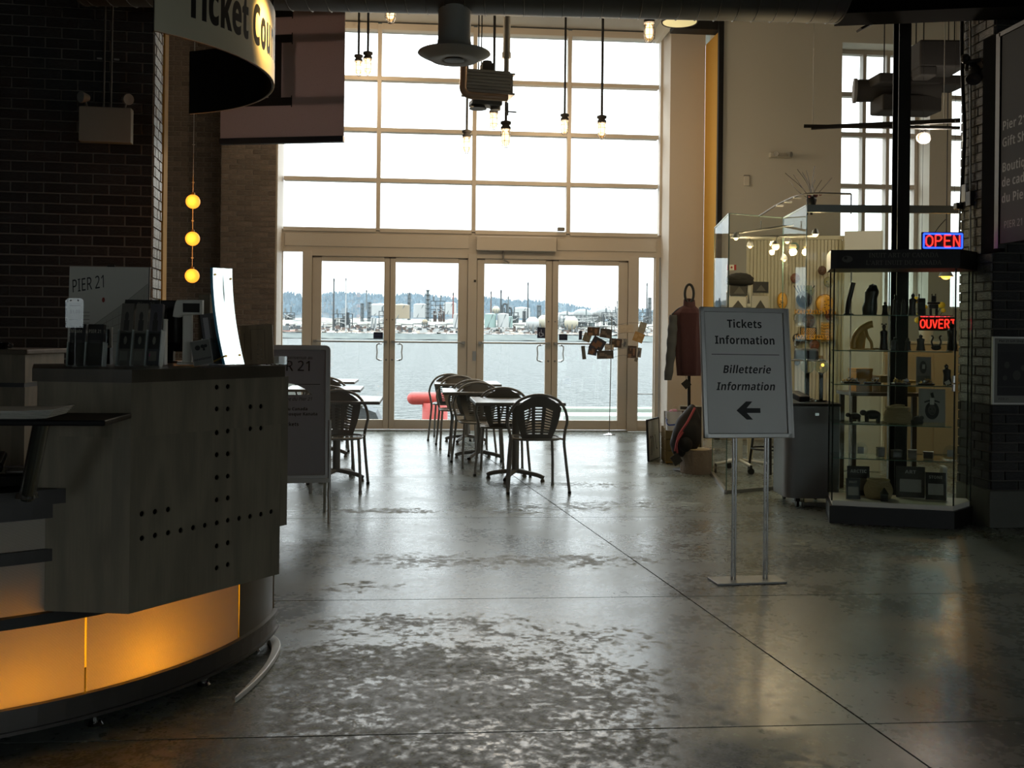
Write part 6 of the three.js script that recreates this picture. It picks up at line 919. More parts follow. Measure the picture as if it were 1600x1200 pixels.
  { const p = wallAt(1262, 522, 0.05), t = thing('ring_tray', 'glass-topped tray of gold rings on the slatted wall', 'jewellery', p, wallTurn); obj('tray', rb(0.16, 0.14, 0.02, 0, 0, -0.01, 0.003), M.black, t); const g = []; for (let r = 0; r < 5; r++) for (let k = 0; k < 7; k++) g.push(new THREE.TorusGeometry(0.009, 0.003, 6, 12).translate(-0.06 + k * 0.02, 0.05 - r * 0.025, 0.004)); obj('rings', g, gold, t); }
  { const p = wallAt(1266, 548, 0.04), t = thing('price_card', 'small pale price card on the slatted wall', 'card', p, wallTurn); obj('card', bx(0.06, 0.06, 0.002), M.paper, t); obj('pin', sph(0.005, 0, 0.025, 0.003, 8), M.brass, t); const t2 = thing('brass_nameplate', 'long brass name plate low on the slatted wall', 'plate', wallAt(1272, 552, 0.04).setY(wallAt(1272, 553).y - 0.03), wallTurn); obj('plate', rb(0.17, 0.03, 0.006, 0, 0, 0, 0.002), M.brass, t2); obj('screw', [sph(0.004, -0.075, 0, 0.004, 6), sph(0.004, 0.075, 0, 0.004, 6)], M.gun2, t2); }
  // horizontal display beam with clip lamps, inside the screens
  const b0 = P(1140, 366, 9.3), b1 = P(1240, 351, 9.0), t = thing('display_rail', 'thin dark display rail with clip lamps strung inside the glass screens', 'rail', b0); const e = b1.clone().sub(b0), e2 = P(1276, 368, 8.9).sub(b0), s0 = P(1142, 371, 9.3).sub(b0);
  obj('rail', [bar(V(0, 0, 0), e, 0.010), bar(s0, e2, 0.012)], M.gun2, t); obj('drop_rod', [bar(e.clone().multiplyScalar(0.5), e.clone().multiplyScalar(0.5).setY(2.38 - b0.y), 0.006, 6), bar(V(0, 0, 0), V(0, -1, 0).add(s0).setY(s0.y), 0.006, 6)], M.gun2, t);
  for (const [x, y, d, k, l] of [[1212, 385, 9.0, 2.6, 'brightest bare spot lamp glowing behind the glass screen'], [1274, 366, 8.9, 1.5, 'warm spot lamp on the rail above the golden drums'], [1150, 372, 9.2, 1, 'small warm spot lamp at the far end of the display rail'], [1172, 385, 9.3, 0.7, 'small dim spot lamp between the rail end and the brightest lamp'], [1230, 378, 9.2, 0.7, 'tiny spot lamp just beyond the brightest lamp'], [1225, 406, 9.2, 0.6, 'pale spot lamp lowest inside the glass screens']]) {
    const q = new THREE.Group(); q.name = 'spot_lamp'; t.add(q); q.position.copy(P(x, y, d).sub(b0)); q.userData.label = l; obj('bulb', sph(0.012 + 0.008 * k, 0, 0, 0, 14), glow('#ffd080', 6), q); obj('shade', lathe([[0.034, 0.0], [0.022, 0.035], [0.008, 0.05], [0, 0.05]], 16), M.gun2, q);
    const f = Math.min(1, Math.max(0, q.position.dot(e2) / e2.lengthSq())), on = s0.clone().lerp(e2, f).sub(q.position); obj('stem', tube([V(0, 0.05, 0), V(0, 0.08, 0).lerp(on, 0.4), on], 0.003, 14, 5), M.steel, q);
    const li = new THREE.PointLight('#ffe2b0', SHOP * 0.28 * k); li.position.set(0, -0.05, 0.02); li.castShadow = true; li.shadow.radius = 1.5; q.add(li);
  }
  // upper track with lamps and twigs
  const t0 = P(1186, 338, 9.9), t1 = P(1262, 303, 9.0), tk = thing('lighting_track', 'thin curved lighting track rising above the glass screens', 'track', t0), ee = t1.clone().sub(t0), t2 = P(1330, 303, 8.9).sub(t0); obj('rail', tube([V(0, 0, 0), ee.clone().multiplyScalar(0.5).add(V(0, 0.03, 0)), ee, t2], 0.010, 40, 8), M.gun2, tk); obj('adapter', [0.45, 0.62, 0.8].map((k) => rb(0.07, 0.018, 0.03, ee.x * k, ee.y * k + 0.03 - 0.02, ee.z * k, 0.004)), M.white, tk);
  obj('drop_rod', [bar(ee, ee.clone().setY(2.42 - t0.y), 0.006, 6), bar(t2, t2.clone().setY(2.42 - t0.y), 0.006, 6)], M.steel, tk);
  const v = thing('twig_arrangement', 'bare twig arrangement sprouting from a dark pot above the glass screens', 'twigs', P(1268, 318, 9.05)); obj('pot', lathe([[0, -0.04], [0.03, -0.04], [0.045, 0.03], [0.038, 0.06], [0.032, 0.06], [0.034, 0.02], [0, 0]], 18), M.black, v);
  for (let k = 0; k < 11; k++) { const a = rr(-1, 1), h = rr(0.16, 0.36); obj('twig', tube([V(0, 0.03, 0), V(a * 0.10, h * 0.5, rr(-0.05, 0.05)), V(a * 0.26, h, rr(-0.08, 0.08))], 0.0035, 10, 5), M.gun2, v); } obj('blossom', [sph(0.02, 0.03, 0.07, 0.02, 10), sph(0.016, 0.08, 0.085, 0, 10), sph(0.014, -0.03, 0.06, 0.03, 10)], mat('#7a4a48', 0.7), v); obj('bracket', [bar(V(0, -0.04, 0), V(0, 2.36 - 2.46, 0), 0.012, 8)], M.steel, v);
}
{ // spinner rack on casters behind the tickets sign, with photo cards and a hat at its top
  const g = G(1157, 738), d = 9.72, s = d / F, t = thing('card_rack', 'white rolling card rack with photo cards at its top, behind the tickets sign', 'card rack', V(g.x, 0, g.z - 0.05), YAW + 0.1); t.updateMatrixWorld(); const loc = (px, py) => onPlane(t, px, py);
  obj('post', rb(0.06, loc(1172, 445).y - 0.1, 0.05, 0, loc(1172, 445).y / 2 + 0.05, 0, 0.01), M.white, t);
  for (const a of [0.15, 1.4, 2.85, 4.6]) { const e = V(Math.cos(a) * 0.27, 0.085, Math.sin(a) * 0.23); obj('base_leg', bar(V(0, 0.12, 0), e, 0.016, 10), M.white, t); obj('caster', [rot(cyl(0.032, 0.032, 0.022, 0, 0, 0, 18), 0, 0, Math.PI / 2).rotateY(a).translate(e.x, 0.033, e.z), cyl(0.012, 0.012, 0.04, e.x, 0.07, e.z)], M.black, t); }
  for (const [px, py, w, h, c, sh] of [[1153, 452, 30, 22, '#2a2826', 0], [1187, 449, 26, 18, '#1d1c1b', 0], [1151, 474, 32, 22, '#b9b6ac', 1], [1186, 474, 28, 24, '#a7a49a', 1], [1168, 463, 8, 36, '#a9a79d', 0]]) { const q = loc(px, py); obj('photo_card', bx(w * s, h * s, 0.004, q.x, q.y, 0.03), printed(96, 72, (k, W, H) => { k.fillStyle = c; k.fillRect(0, 0, W, H); k.fillStyle = sh ? '#3a3835' : '#4c4a46'; k.beginPath(); k.moveTo(20, 60); k.lineTo(50, 20); k.lineTo(80, 60); k.fill(); }), t); obj('pocket', bx(w * s, 0.02, 0.006, q.x, q.y - h * s / 2, 0.036), M.acrylic, t); }
  const hh = loc(1156, 436), hat = thing('fur_hat', 'dark fur hat resting on top of the card rack', 'hat', t.localToWorld(V(hh.x, hh.y, 0.0)), YAW); const fur = new THREE.SphereGeometry(1, 40, 26); { const p = fur.attributes.position; for (let i = 0; i < p.count; i++) { const k = 1 + 0.16 * (fbm(p.getX(i) * 7 + 9, p.getY(i) * 7 + p.getZ(i) * 5, 23, 3) - 0.5); p.setXYZ(i, p.getX(i) * 0.135 * k, p.getY(i) * 0.062 * k, p.getZ(i) * 0.11 * k); } fur.computeVertexNormals(); } obj('crown', fur, mat('#23221f', 0.95), hat); obj('brim', scl(new THREE.TorusGeometry(1, 0.28, 10, 36).rotateX(Math.PI / 2), 0.11, 0.10, 0.09).translate(0, -0.03, 0), mat('#1a1917', 0.95), hat);
  const f = loc(1146, 418), fl = thing('small_flag', 'small red and white flag standing behind the fur hat', 'flag', t.localToWorld(V(f.x, f.y, -0.06)), YAW); obj('pole', bar(V(-0.05, -0.14, 0), V(-0.05, 0.04, 0), 0.003, 6), M.white, fl); const fm = (c) => mat(c, 0.8); obj('cloth', bx(0.05, 0.055, 0.002, 0, 0.005, 0), fm('#c9c3b8'), fl); obj('red_bar', [bx(0.022, 0.055, 0.002, -0.036, 0.005, 0), bx(0.022, 0.055, 0.002, 0.036, 0.005, 0)], fm('#8e2a2a'), fl); obj('leaf', new THREE.CircleGeometry(0.012, 7).translate(0, 0.005, 0.002), fm('#8e2a2a'), fl);
}
{ // furniture and partitions seen behind the glass, right of the slatted wall
  const a = at2(1318, 10.4), b = at2(1376, 10.3), L = a.distanceTo(b), t = thing('display_partition', 'plain grey partition panel behind the wide glass screen', 'partition', a, -Math.atan2(b.z - a.z, b.x - a.x)); obj('panel', rb(L, 2.42, 0.06, L / 2, 1.212, 0, 0.004), M.shopwall, t); obj('edge_trim', bx(0.02, 2.42, 0.07, L, 1.212, 0), M.offwhite, t);
  const c = at2(1447, 11.5), u = thing('shop_cabinet', 'cream shop cabinet with a yellow counter top behind the OUVERT sign', 'cabinet', c, YAW); const cm = mat('#b5a88c', 0.6); obj('carcass', rb(1.1, 1.28, 0.4, 0, 0.642, 0, 0.006), cm, u); obj('top', rb(1.14, 0.03, 0.44, 0, 1.298, 0, 0.006), M.offwhite, u); for (const x of [-0.275, 0.275]) { const dr = obj('door', rb(0.53, 1.1, 0.02, x, 0.62, 0.205, 0.006), cm, u); obj('knob', sph(0.014, x * 0.15, 0.65, 0.225, 10), M.brass, dr); }
  u.updateMatrixWorld(); const lab = ['yellow flowering plant in a pot on the cream shop cabinet']; const pl = thing('yellow_flowers', lab[0], 'plant', u.localToWorld(V(0.0, 1.3135, 0)), 0); obj('pot', lathe([[0, 0], [0.06, 0], [0.08, 0.12], [0.07, 0.12], [0.055, 0.01], [0, 0.01]], 20), M.offwhite, pl); const st = [], bl = []; for (let k = 0; k < 14; k++) { const q = V(rr(-0.16, 0.22), rr(0.18, 0.5), rr(-0.1, 0.1)); st.push(tube([V(0, 0.08, 0), q.clone().multiplyScalar(0.5).setY(q.y * 0.6), q], 0.004, 8, 5)); bl.push(new THREE.IcosahedronGeometry(rr(0.02, 0.04), 1).translate(q.x, q.y, q.z)); } obj('stem', st, mat('#4c5a2c', 0.7), pl); obj('blossom', bl, mat('#d8c02e', 0.6), pl);
  const sp = P(1443, 215, 9.2), s = thing('spot_lamp', 'glowing shop spotlight high beside the second gift shop window', 'lamp', sp); obj('bulb', sph(0.036, 0, 0, 0, 18), glow('#ffd8a0', 7), s); obj('shade', rot(lathe([[0.062, -0.01], [0.05, 0.06], [0.02, 0.10], [0, 0.10]], 18), -0.7, 0, -0.5), M.gun2, s); obj('stem', bar(V(0, 0.06, -0.02), P(1443, 199, 9.09).sub(sp), 0.008, 6), M.steel, s); const li = new THREE.PointLight('#fff0de', SHOP * 2.0); li.position.set(0, -0.02, 0.08); li.castShadow = true; li.shadow.radius = 3; s.add(li);
  const s2p = P(1478, 432, 10.2), s2 = thing('spot_lamp', 'amber shop lamp glowing through the top corner of the display case', 'lamp', s2p); obj('bulb', scl(sph(0.03, 0, 0, 0, 16), 1.6, 1, 1), glow('#ffb040', 4), s2); obj('shade', lathe([[0.07, 0.0], [0.05, 0.04], [0.02, 0.06], [0, 0.06]], 18), M.gun2, s2); obj('stem', bar(V(0, 0.06, 0), V(0, 5.6 - s2p.y, 0), 0.005, 6), M.steel, s2); const l2 = new THREE.PointLight('#ffae48', SHOP * 0.7); l2.position.set(0, -0.06, 0); l2.castShadow = true; l2.shadow.radius = 2; s2.add(l2);
  const q = at2(1372, 9.0), x = thing('shop_table', 'dark display table inside the gift shop behind the case', 'table', q, YAW); obj('tabletop', rb(0.6, 0.03, 0.4, 0, 0.86, 0, 0.004), mat('#4a3a2c', 0.5), x); for (const [i, j] of [[-1, -1], [1, -1], [-1, 1], [1, 1]]) obj('leg', rb(0.04, 0.84, 0.04, i * 0.26, 0.4225, j * 0.16, 0.004), mat('#4a3a2c', 0.5), x); x.updateMatrixWorld();
  [['#b5813a', 'amber carton standing on the dark shop table', -0.15, 0.16, 0.2], ['#8d7a52', 'tan carton beside the amber carton on the shop table', 0.08, 0.2, 0.14], ['#c9a24e', 'small yellow carton on the shop table edge', 0.26, 0.1, 0.1]].forEach(([c2, l, xx, w, h]) => { const k = thing('gift_carton', l, 'carton', x.localToWorld(V(xx, 0.8755, 0)), YAW + rr(-0.3, 0.3)); obj('carton', rb(w, h, 0.12, 0, h / 2 + 0.0005, 0, 0.004), mat(c2, 0.6), k); obj('lid', rb(w + 0.006, 0.03, 0.126, 0, h - 0.012, 0, 0.004), mat(c2, 0.6), k); });
}
{ // pipes, ducts and lamps high in the gift shop
  const a = P(1334, 142, 10.2), b = P(1470, 140, 10.0), t = thing('round_duct', 'dark round duct stub with an open end high in the gift shop', 'duct', a); const e = b.clone().sub(a), r = 17.5 * 10.1 / F; const g = bar(V(0, 0, 0), e, r, 32); obj('duct_shell', g, M.soot, t); obj('end_ring', bar(V(-0.004, 0, 0), e.clone().multiplyScalar(0.03), r + 0.012, 32), M.gun2, t); obj('saddle', [rb(0.9, 0.10, 0.34, e.x * 0.72, 0.05, e.z * 0.72, 0.02), rb(0.6, 0.16, 0.3, e.x * 0.6, -0.17, e.z * 0.6, 0.02)], M.soot, t); obj('strap', [0.35, 0.8].map((k) => bar(e.clone().multiplyScalar(k), e.clone().multiplyScalar(k).setY(5.6 - a.y), 0.006, 6)), M.steel, t);
  const c = P(1461, 92, 9.6), u = thing('air_handler', 'dark boxy air handler above the round duct', 'air handler', c, YAW); obj('casing', rb(0.44, 0.25, 0.4, 0, 0, 0, 0.02, 2), M.soot, u); obj('outlet', rb(0.16, 0.10, 0.2, -0.14, -0.16, 0.1, 0.02, 2), M.soot, u); obj('hanger', [bar(V(-0.18, 0.12, 0), V(-0.18, 5.6 - c.y, 0), 0.006, 6), bar(V(0.18, 0.12, 0), V(0.18, 5.6 - c.y, 0), 0.006, 6)], M.steel, u);
  const p = P(1256, 197, 9.4), q = P(1500, 200, 9.0), v = thing('lighting_bar', 'long dark horizontal lighting bar across the gift shop', 'bar', p); const d2 = q.clone().sub(p); obj('bar', [bar(V(0, 0, 0), d2, 0.016, 10), beam(d2.clone().multiplyScalar(0.05).add(V(0, 0.026, 0)), d2.clone().add(V(0, 0.026, 0)), 0.04, 0.034)], M.soot, v); obj('hanger', [bar(d2.clone().multiplyScalar(0.06), d2.clone().multiplyScalar(0.06).setY(5.6 - p.y), 0.0025, 5), bar(d2.clone().multiplyScalar(0.9), d2.clone().multiplyScalar(0.9).setY(5.6 - p.y), 0.004, 5)], M.alu, v);
  const w0 = P(1352, 30, 8.4), w1 = P(1495, 22, 8.2), w = thing('lighting_bar', 'short dark lighting bar close under the beam with a hooded lamp', 'bar', w0); const d3 = w1.clone().sub(w0); obj('bar', bar(V(0, 0, 0), d3, 0.02, 10), M.soot, w); obj('hood', [rot(rb(0.26, 0.02, 0.1, 0, 0, 0, 0.004), 0, 0, 0.5).translate(0.06, -0.03, 0)], M.soot, w); obj('hanger', [bar(V(0.1, 0, 0), V(0.1, 5.6 - w0.y, 0), 0.006, 6), bar(d3.clone().multiplyScalar(0.85), d3.clone().multiplyScalar(0.85).setY(5.6 - w0.y), 0.006, 6)], M.steel, w);
}
{ // fixtures on the entrance pier
  const zE = zB, xE = CB.x - 0.012;
  const pe = (px, py, o = 0) => { const r = ray(px, py), k = (xE - o) / r.x; return V(0, EYE, 0).addScaledVector(r, k); };
  const c = thing('conduit_run', 'black cable and grey conduits running down the brick entrance pier', 'conduit'); const f = (px, ys, rad, m, name) => obj(name, tube(ys.map(([x, y]) => pe(x, y, rad + 0.004)), rad, 40, 8), m, c);
  f(0, [[1503, 30], [1503, 90], [1505, 150], [1507, 200], [1505, 260], [1502, 320]], 0.014, M.black, 'cable'); f(0, [[1516, 20], [1516.5, 200], [1516, 395]], 0.007, M.alu, 'conduit'); f(0, [[1500, 322], [1499, 360], [1498, 395]], 0.007, M.alu, 'conduit');
  const sl = thing('pier_spotlights', 'cluster of black adjustable spotlights clamped on the brick entrance pier', 'spotlight', pe(1512, 98, 0.05)); const s = 7.5 / F;
  obj('arm', [bar(V(-0.03, 0, 0), V(0.10, 0.005, 0.12), 0.014), bar(V(0, 0.01, 0), V(-0.02, -0.06, 0.02), 0.012)], M.black, sl); obj('lamp_head', [rot(lathe([[0, -0.06], [0.03, -0.06], [0.052, 0.04], [0.05, 0.05], [0, 0.04]], 18), 1.2, 0, -0.6).translate(0.10, 0.0, 0.14)], M.blackgloss, sl); obj('lamp_head', [rot(lathe([[0, -0.07], [0.03, -0.07], [0.055, 0.05], [0.052, 0.06], [0, 0.05]], 18), 2.6, 0, 0.4).translate(0.02, -0.10, 0.06)], M.black, sl); obj('clamp', [sph(0.035, -0.02, 0.03, 0, 14), rb(0.05, 0.06, 0.06, 0.03, -0.01, 0, 0.008)], M.black, sl);
  const j = thing('junction_box', 'pale switch box with a black transformer on the brick entrance pier', 'box', pe(1507, 302, 0.02)); obj('box', rb(0.02, 0.13, 0.06, 0, 0, 0, 0.003), M.white, j); obj('transformer', rb(0.03, 0.11, 0.07, 0.0, -0.05, 0.075, 0.006), M.black, j); obj('plug', rb(0.05, 0.05, 0.06, 0.0, -0.085, -0.09, 0.008), M.black, j);
  // gift shop sign panel
  const p0 = P(1566, 57, 7.02), x = p0.x, top = p0.y, bot = P(1568, 381, 7.02).y, zz = p0.z, H = top - bot, W = 0.75;
  const t = thing('giftshop_sign', 'dark projecting sign panel lettered Pier 21 Gift Shop in pale text', 'sign', V(x, bot, zz)); obj('panel', bx(0.03, H, W, 0.016, H / 2, W / 2), mat('#2c2f32', 0.8), t);
  const g = new THREE.PlaneGeometry(W, H).rotateY(-Math.PI / 2).translate(-0.0005, H / 2, W / 2); const k2 = 1024 / W;
  obj('print', g, printed(1024, Math.round(1024 * H / W), (c2, w, h) => { c2.fillStyle = '#2c2f32'; c2.fillRect(0, 0, w, h); c2.fillStyle = '#989a98'; const L = (s2, py, size) => { c2.font = 'bold ' + size + 'px sans-serif'; c2.fillText(s2, 18, h * (py - 57) / (381 - 57)); }; L('Pier 21', 205, 118); L('Gift Shop', 231, 118); L('Boutique', 270, 118); L('de cadeau', 293, 118); L('du Pier 21', 318, 118); c2.font = '92px sans-serif'; c2.fillText('PIER 21', 60, h * (358 - 57) / 324); }, 0.8), t);
  obj('frame', [bx(0.05, H + 0.06, 0.05, 0.016, H / 2, -0.035), bx(0.05, 0.03, W + 0.05, 0.016, H + 0.018, W / 2)], M.black, t); obj('mounting_plate', bx(0.03, H + 0.1, Math.abs(zz - zB) - 0.02, 0.03, H / 2, -Math.abs(zz - zB) / 2 - 0.005), mat('#060606', 1, 0, { specularIntensity: 0.2 }), t);
  // wall poster
  const a = Zp(1552.5, 528, zB + 0.03), b = Zp(1612, 630, zB + 0.03), po = thing('framed_poster', 'white-framed dark poster on the brick wall beside the display case', 'poster', V((a.x + b.x) / 2, (a.y + b.y) / 2, zB + 0.024)); const pw = b.x - a.x + 0.06, ph = a.y - b.y;
  obj('picture', bx(pw, ph, 0.008, 0.03, 0, 0), printed(512, 700, (c2, w, h) => { c2.fillStyle = '#77766f'; c2.fillRect(0, 0, w, h); c2.fillStyle = '#121212'; c2.fillRect(46, 60, w - 90, h - 140); c2.fillStyle = '#1f1f1f'; c2.fillRect(50, 62, w - 98, 90); c2.fillStyle = '#3a3835'; for (const [x2, y2, r2] of [[150, 290, 30], [260, 400, 44], [130, 430, 24], [330, 320, 26]]) { c2.beginPath(); c2.ellipse(x2, y2, r2, r2 * 1.2, 0, 0, 7); c2.fill(); } c2.fillRect(48, 520, w - 94, 8); c2.fillStyle = '#1a1a1a'; c2.font = 'bold 34px sans-serif'; c2.fillText('Pier 21 Gift Shop', 60, 44); c2.font = '34px sans-serif'; c2.fillText('PIER 21', 60, 668); }), po);
  objs('frame_rail', [bx(0.012, ph + 0.02, 0.02, 0.03 - pw / 2, 0, 0), bx(0.012, ph + 0.02, 0.02, 0.03 + pw / 2, 0, 0), bx(pw, 0.012, 0.02, 0.03, ph / 2 + 0.004, 0), bx(pw, 0.012, 0.02, 0.03, -ph / 2 - 0.004, 0)], M.white, po);
}
// ================================================================ OUTDOORS
{
  const p = Zp(669, 640, -20), t = thing('mooring_bollard', 'red painted mooring bollard on the quay outside the glass doors', 'bollard', V(p.x + 0.12, -0.7, -19.0)); const red = mat('#b0463f', 0.55, 0, { bumpMap: tGrain, bumpScale: 0.004, metres: 1 });
  obj('post', lathe([[0.0, 0], [0.34, 0], [0.34, 0.03], [0.26, 0.08], [0.235, 0.2], [0.235, 0.75], [0, 0.75]], 32), red, t); const cap = new THREE.CapsuleGeometry(0.115, 0.52, 8, 24).rotateZ(Math.PI / 2).translate(-0.14, 0.83, 0); obj('cross_head', cap, red, t);
  const g = Zp(585, 650, -17), w = thing('quay_ramp', 'grey concrete ramp edge on the quay outside the first glass door', 'ramp', V(g.x, -0.7, -17.4)); const s = new THREE.Shape(); s.moveTo(-1.6, 0); s.lineTo(0.35, 0); s.lineTo(0.02, 0.72); s.lineTo(-0.2, 0.80); s.lineTo(-1.6, 0.80); s.closePath(); obj('concrete_wedge', new THREE.ExtrudeGeometry(s, { depth: 0.8, bevelEnabled: false }).translate(0, 0, -0.4), mat('#585d60', 0.9), w); obj('kerb_rail', bx(1.4, 0.04, 0.82, -0.9, 0.82, 0), M.concrete, w);
  for (const [px, py, r, l] of [[446, 545, 0.5, 'rounded grey shore rock seen low in the narrow side window'], [459, 547, 0.62, 'larger rounded shore rock low in the narrow side window']]) { const q = P(px, py + 4, 40), k = thing('shore_rock', l, 'rock', V(q.x, q.y - r * 0.4, q.z)); const ge = new THREE.IcosahedronGeometry(r, 3), po = ge.attributes.position; for (let i = 0; i < po.count; i++) { const f = 1 + 0.3 * (fbm(po.getX(i) * 2 + px, po.getY(i) * 2 + po.getZ(i), 8, 3) - 0.5); po.setXYZ(i, po.getX(i) * f, po.getY(i) * f * 0.8, po.getZ(i) * f); } ge.computeVertexNormals(); obj('rock_body', ge, M.concrete, k); obj('rock_foot', cyl(r * 0.8, r * 0.5, 5, 0, -2.4, 0, 12), M.concrete, k); }
}
{ // far shore: land, trees, refinery
  const SEA = -3, D = 640, land = struct('ground_farshore'), X = (px, d = D) => P(px, 521, d);
  const toW = (px, py, d) => P(px, py, d);
  // shore strip: a low bank in front, rising ground behind
  const grid = (d0, d1, yf, n, m, mt, nm, cols) => { const pos = [], idx = [], col = [], cc = (cols || ['#ffffff']).map((c) => new THREE.Color(c)); for (let j = 0; j <= m; j++) for (let i = 0; i <= n; i++) { const px = -900 + 3400 * i / n, d = d0 + (d1 - d0) * j / m, q = P(px, 521, d); pos.push(q.x, yf(px, j / m, d), q.z); const f = Math.min(0.999, Math.max(0, (fbm(px / 11, d / 9, 57, 3) - 0.5) * 2.0 + 0.5)) * (cc.length - 1), k = Math.floor(f), e = cc[k].clone().lerp(cc[Math.min(k + 1, cc.length - 1)], f - k); col.push(e.r, e.g, e.b); } for (let j = 0; j < m; j++) for (let i = 0; i < n; i++) { const a = j * (n + 1) + i; idx.push(a, a + 1, a + n + 1, a + 1, a + n + 2, a + n + 1); } const g = new THREE.BufferGeometry(); g.setAttribute('position', new THREE.Float32BufferAttribute(pos, 3)); g.setAttribute('color', new THREE.Float32BufferAttribute(col, 3)); g.setIndex(idx); g.computeVertexNormals(); g.setAttribute('uv', new THREE.Float32BufferAttribute(new Float32Array(pos.length / 3 * 2), 2)); return obj(nm, g, mt, land); };
  const ground = new THREE.MeshStandardMaterial({ color: '#ffffff', roughness: 0.95, vertexColors: true });
  grid(600, 620, (px, v) => SEA + 3.4 * v + 0.6 * fbm(px / 14, v * 3, 51, 2), 420, 4, ground, 'sea_wall', ['#3f4746', '#4a514f', '#565c58']);
  grid(619, 700, (px, v) => SEA + 3.4 + 3.2 * v + 1.2 * fbm(px / 9, v * 6, 52, 3), 900, 16, ground, 'foreshore', ['#41423f', '#5b4f45', '#6a5d50', '#7c7468', '#a3a29c']);
  grid(699, 900, (px, v) => SEA + 6.4 + 9 * v + 1.6 * fbm(px / 12, v * 8, 53, 3), 900, 16, ground, 'works_yard', ['#3f4546', '#5c5850', '#6b6a62', '#8b8c86', '#b4b6b2']);
  const ridgePx = [[-900, 470], [300, 462], [440, 461], [470, 462], [520, 459], [590, 460], [640, 461], [700, 465], [760, 468], [850, 473], [930, 483], [1000, 486], [1100, 484], [2500, 480]];
  const ridge = (px) => { let i = 0; while (i < ridgePx.length - 2 && px > ridgePx[i + 1][0]) i++; const [a, b] = [ridgePx[i], ridgePx[i + 1]], k = Math.min(1, Math.max(0, (px - a[0]) / (b[0] - a[0]))); return a[1] + (b[1] - a[1]) * k; };
  const hillY = (px, v, d) => { const top = P(px, ridge(px) + 3, 1200).y, base = SEA + 15; const s = v * v * (3 - 2 * v); return base + (top - base) * s + (fbm(px / 40, v * 4, 55, 3) - 0.5) * 6 * v; };
  const h = grid(890, 1200, hillY, 360, 16, ground, 'wooded_hill', ['#333d43', '#39444a', '#414b51']);  // distance haze put into the hill colours
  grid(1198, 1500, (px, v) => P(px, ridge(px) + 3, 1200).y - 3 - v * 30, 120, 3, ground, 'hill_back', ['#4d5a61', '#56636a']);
  // trees on the ridge and slope
  const trees = new THREE.InstancedMesh(new THREE.ConeGeometry(1, 1, 5).translate(0, 0.5, 0), mat('#586770', 0.95), 2600), m4 = new THREE.Matrix4(), tc = new THREE.Color(); let n = 0;  // tree colour carries the painted haze too
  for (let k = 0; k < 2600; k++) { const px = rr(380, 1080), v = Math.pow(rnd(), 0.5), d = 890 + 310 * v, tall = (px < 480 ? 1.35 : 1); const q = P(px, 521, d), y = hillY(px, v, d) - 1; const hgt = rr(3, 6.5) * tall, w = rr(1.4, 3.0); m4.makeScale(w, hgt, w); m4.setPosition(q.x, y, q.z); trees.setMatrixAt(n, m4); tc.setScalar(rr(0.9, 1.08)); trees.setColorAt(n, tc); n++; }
  trees.count = n; trees.name = 'treeline'; tag(trees, 'wooded skyline across the harbour, haze painted into its blue-grey colour', 'trees', null, 'stuff'); scene.add(trees);
  const dS = 690, s = dS / F, base = (px, py, d = dS) => toW(px, py, d);
  const metal = { dark: mat('#393f42', 0.7), mid: mat('#575e60', 0.7), brown: mat('#574a44', 0.7), white: mat('#959796', 0.6), cream: mat('#969181', 0.6), mint: mat('#768a86', 0.6), beige: mat('#817765', 0.7), red: mat('#6c3b32', 0.7) };
  const stack = (px, top, bot, w, m, label, d = dS) => { const a = base(px, bot, d), b = base(px, top, d), hgt = b.y - a.y + 3, k = d / F, t = thing('chimney_stack', label, 'chimney', V(a.x, a.y - 3, a.z)); obj('shaft', cyl(w * k * 0.62, w * k * 0.42, hgt, 0, hgt / 2, 0, 14), m, t); obj('crown', cyl(w * k * 0.55, w * k * 0.55, 1.6, 0, hgt - 1.2, 0, 14), metal.dark, t); obj('band', cyl(w * k * 0.6, w * k * 0.58, 0.8, 0, hgt * 0.7, 0, 14), metal.mid, t); };
  stack(521, 435, 506, 2.6, metal.dark, 'tall dark refinery chimney at the near end of the far shore'); stack(540, 434, 508, 1.8, metal.white, 'thin white mast-like chimney beside the tall dark chimney'); stack(572.5, 453, 478, 2, metal.mid, 'small tower on the wooded hill behind the first door', 880);
  stack(708, 457, 490, 2.2, metal.red, 'red-brown refinery chimney at the second door edge'); stack(767, 455, 490, 2.2, metal.brown, 'brown refinery chimney in the third door, above the mint tanks'); stack(782.5, 453, 490, 2.6, metal.dark, 'dark refinery chimney above the white tank in the third door'); stack(794, 463, 492, 2, metal.mid, 'short grey chimney beside the bent pipes'); stack(824.5, 441, 498, 2.2, metal.dark, 'tall slim chimney standing alone in the third door'); stack(1010.5, 442, 497, 2.0, metal.dark, 'tall slim chimney in the far side window'); stack(964, 470, 505, 1.4, metal.mid, 'faint thin chimney in the fourth door');
  const tower = (px, top, bot, w, m, label, d = dS) => { const a = base(px, bot, d), b = base(px, top, d), hgt = b.y - a.y + 2, k = d / F, W = w * k, t = thing('refinery_tower', label, 'tower', V(a.x, a.y - 2, a.z)); obj('column', cyl(W * 0.32, W * 0.28, hgt, 0, hgt / 2, 0, 14), m, t); const fl = Math.max(3, Math.round(hgt / 3.2)); for (let i = 1; i <= fl; i++) obj('platform', rb(W, 0.3, W, 0, i * hgt / fl - 0.4, 0, 0.05), metal.dark, t); obj('ladder_post', [-1, 1].flatMap((p) => [-1, 1].map((q) => bx(0.3, hgt, 0.3, p * W * 0.45, hgt / 2, q * W * 0.45))), metal.dark, t); };
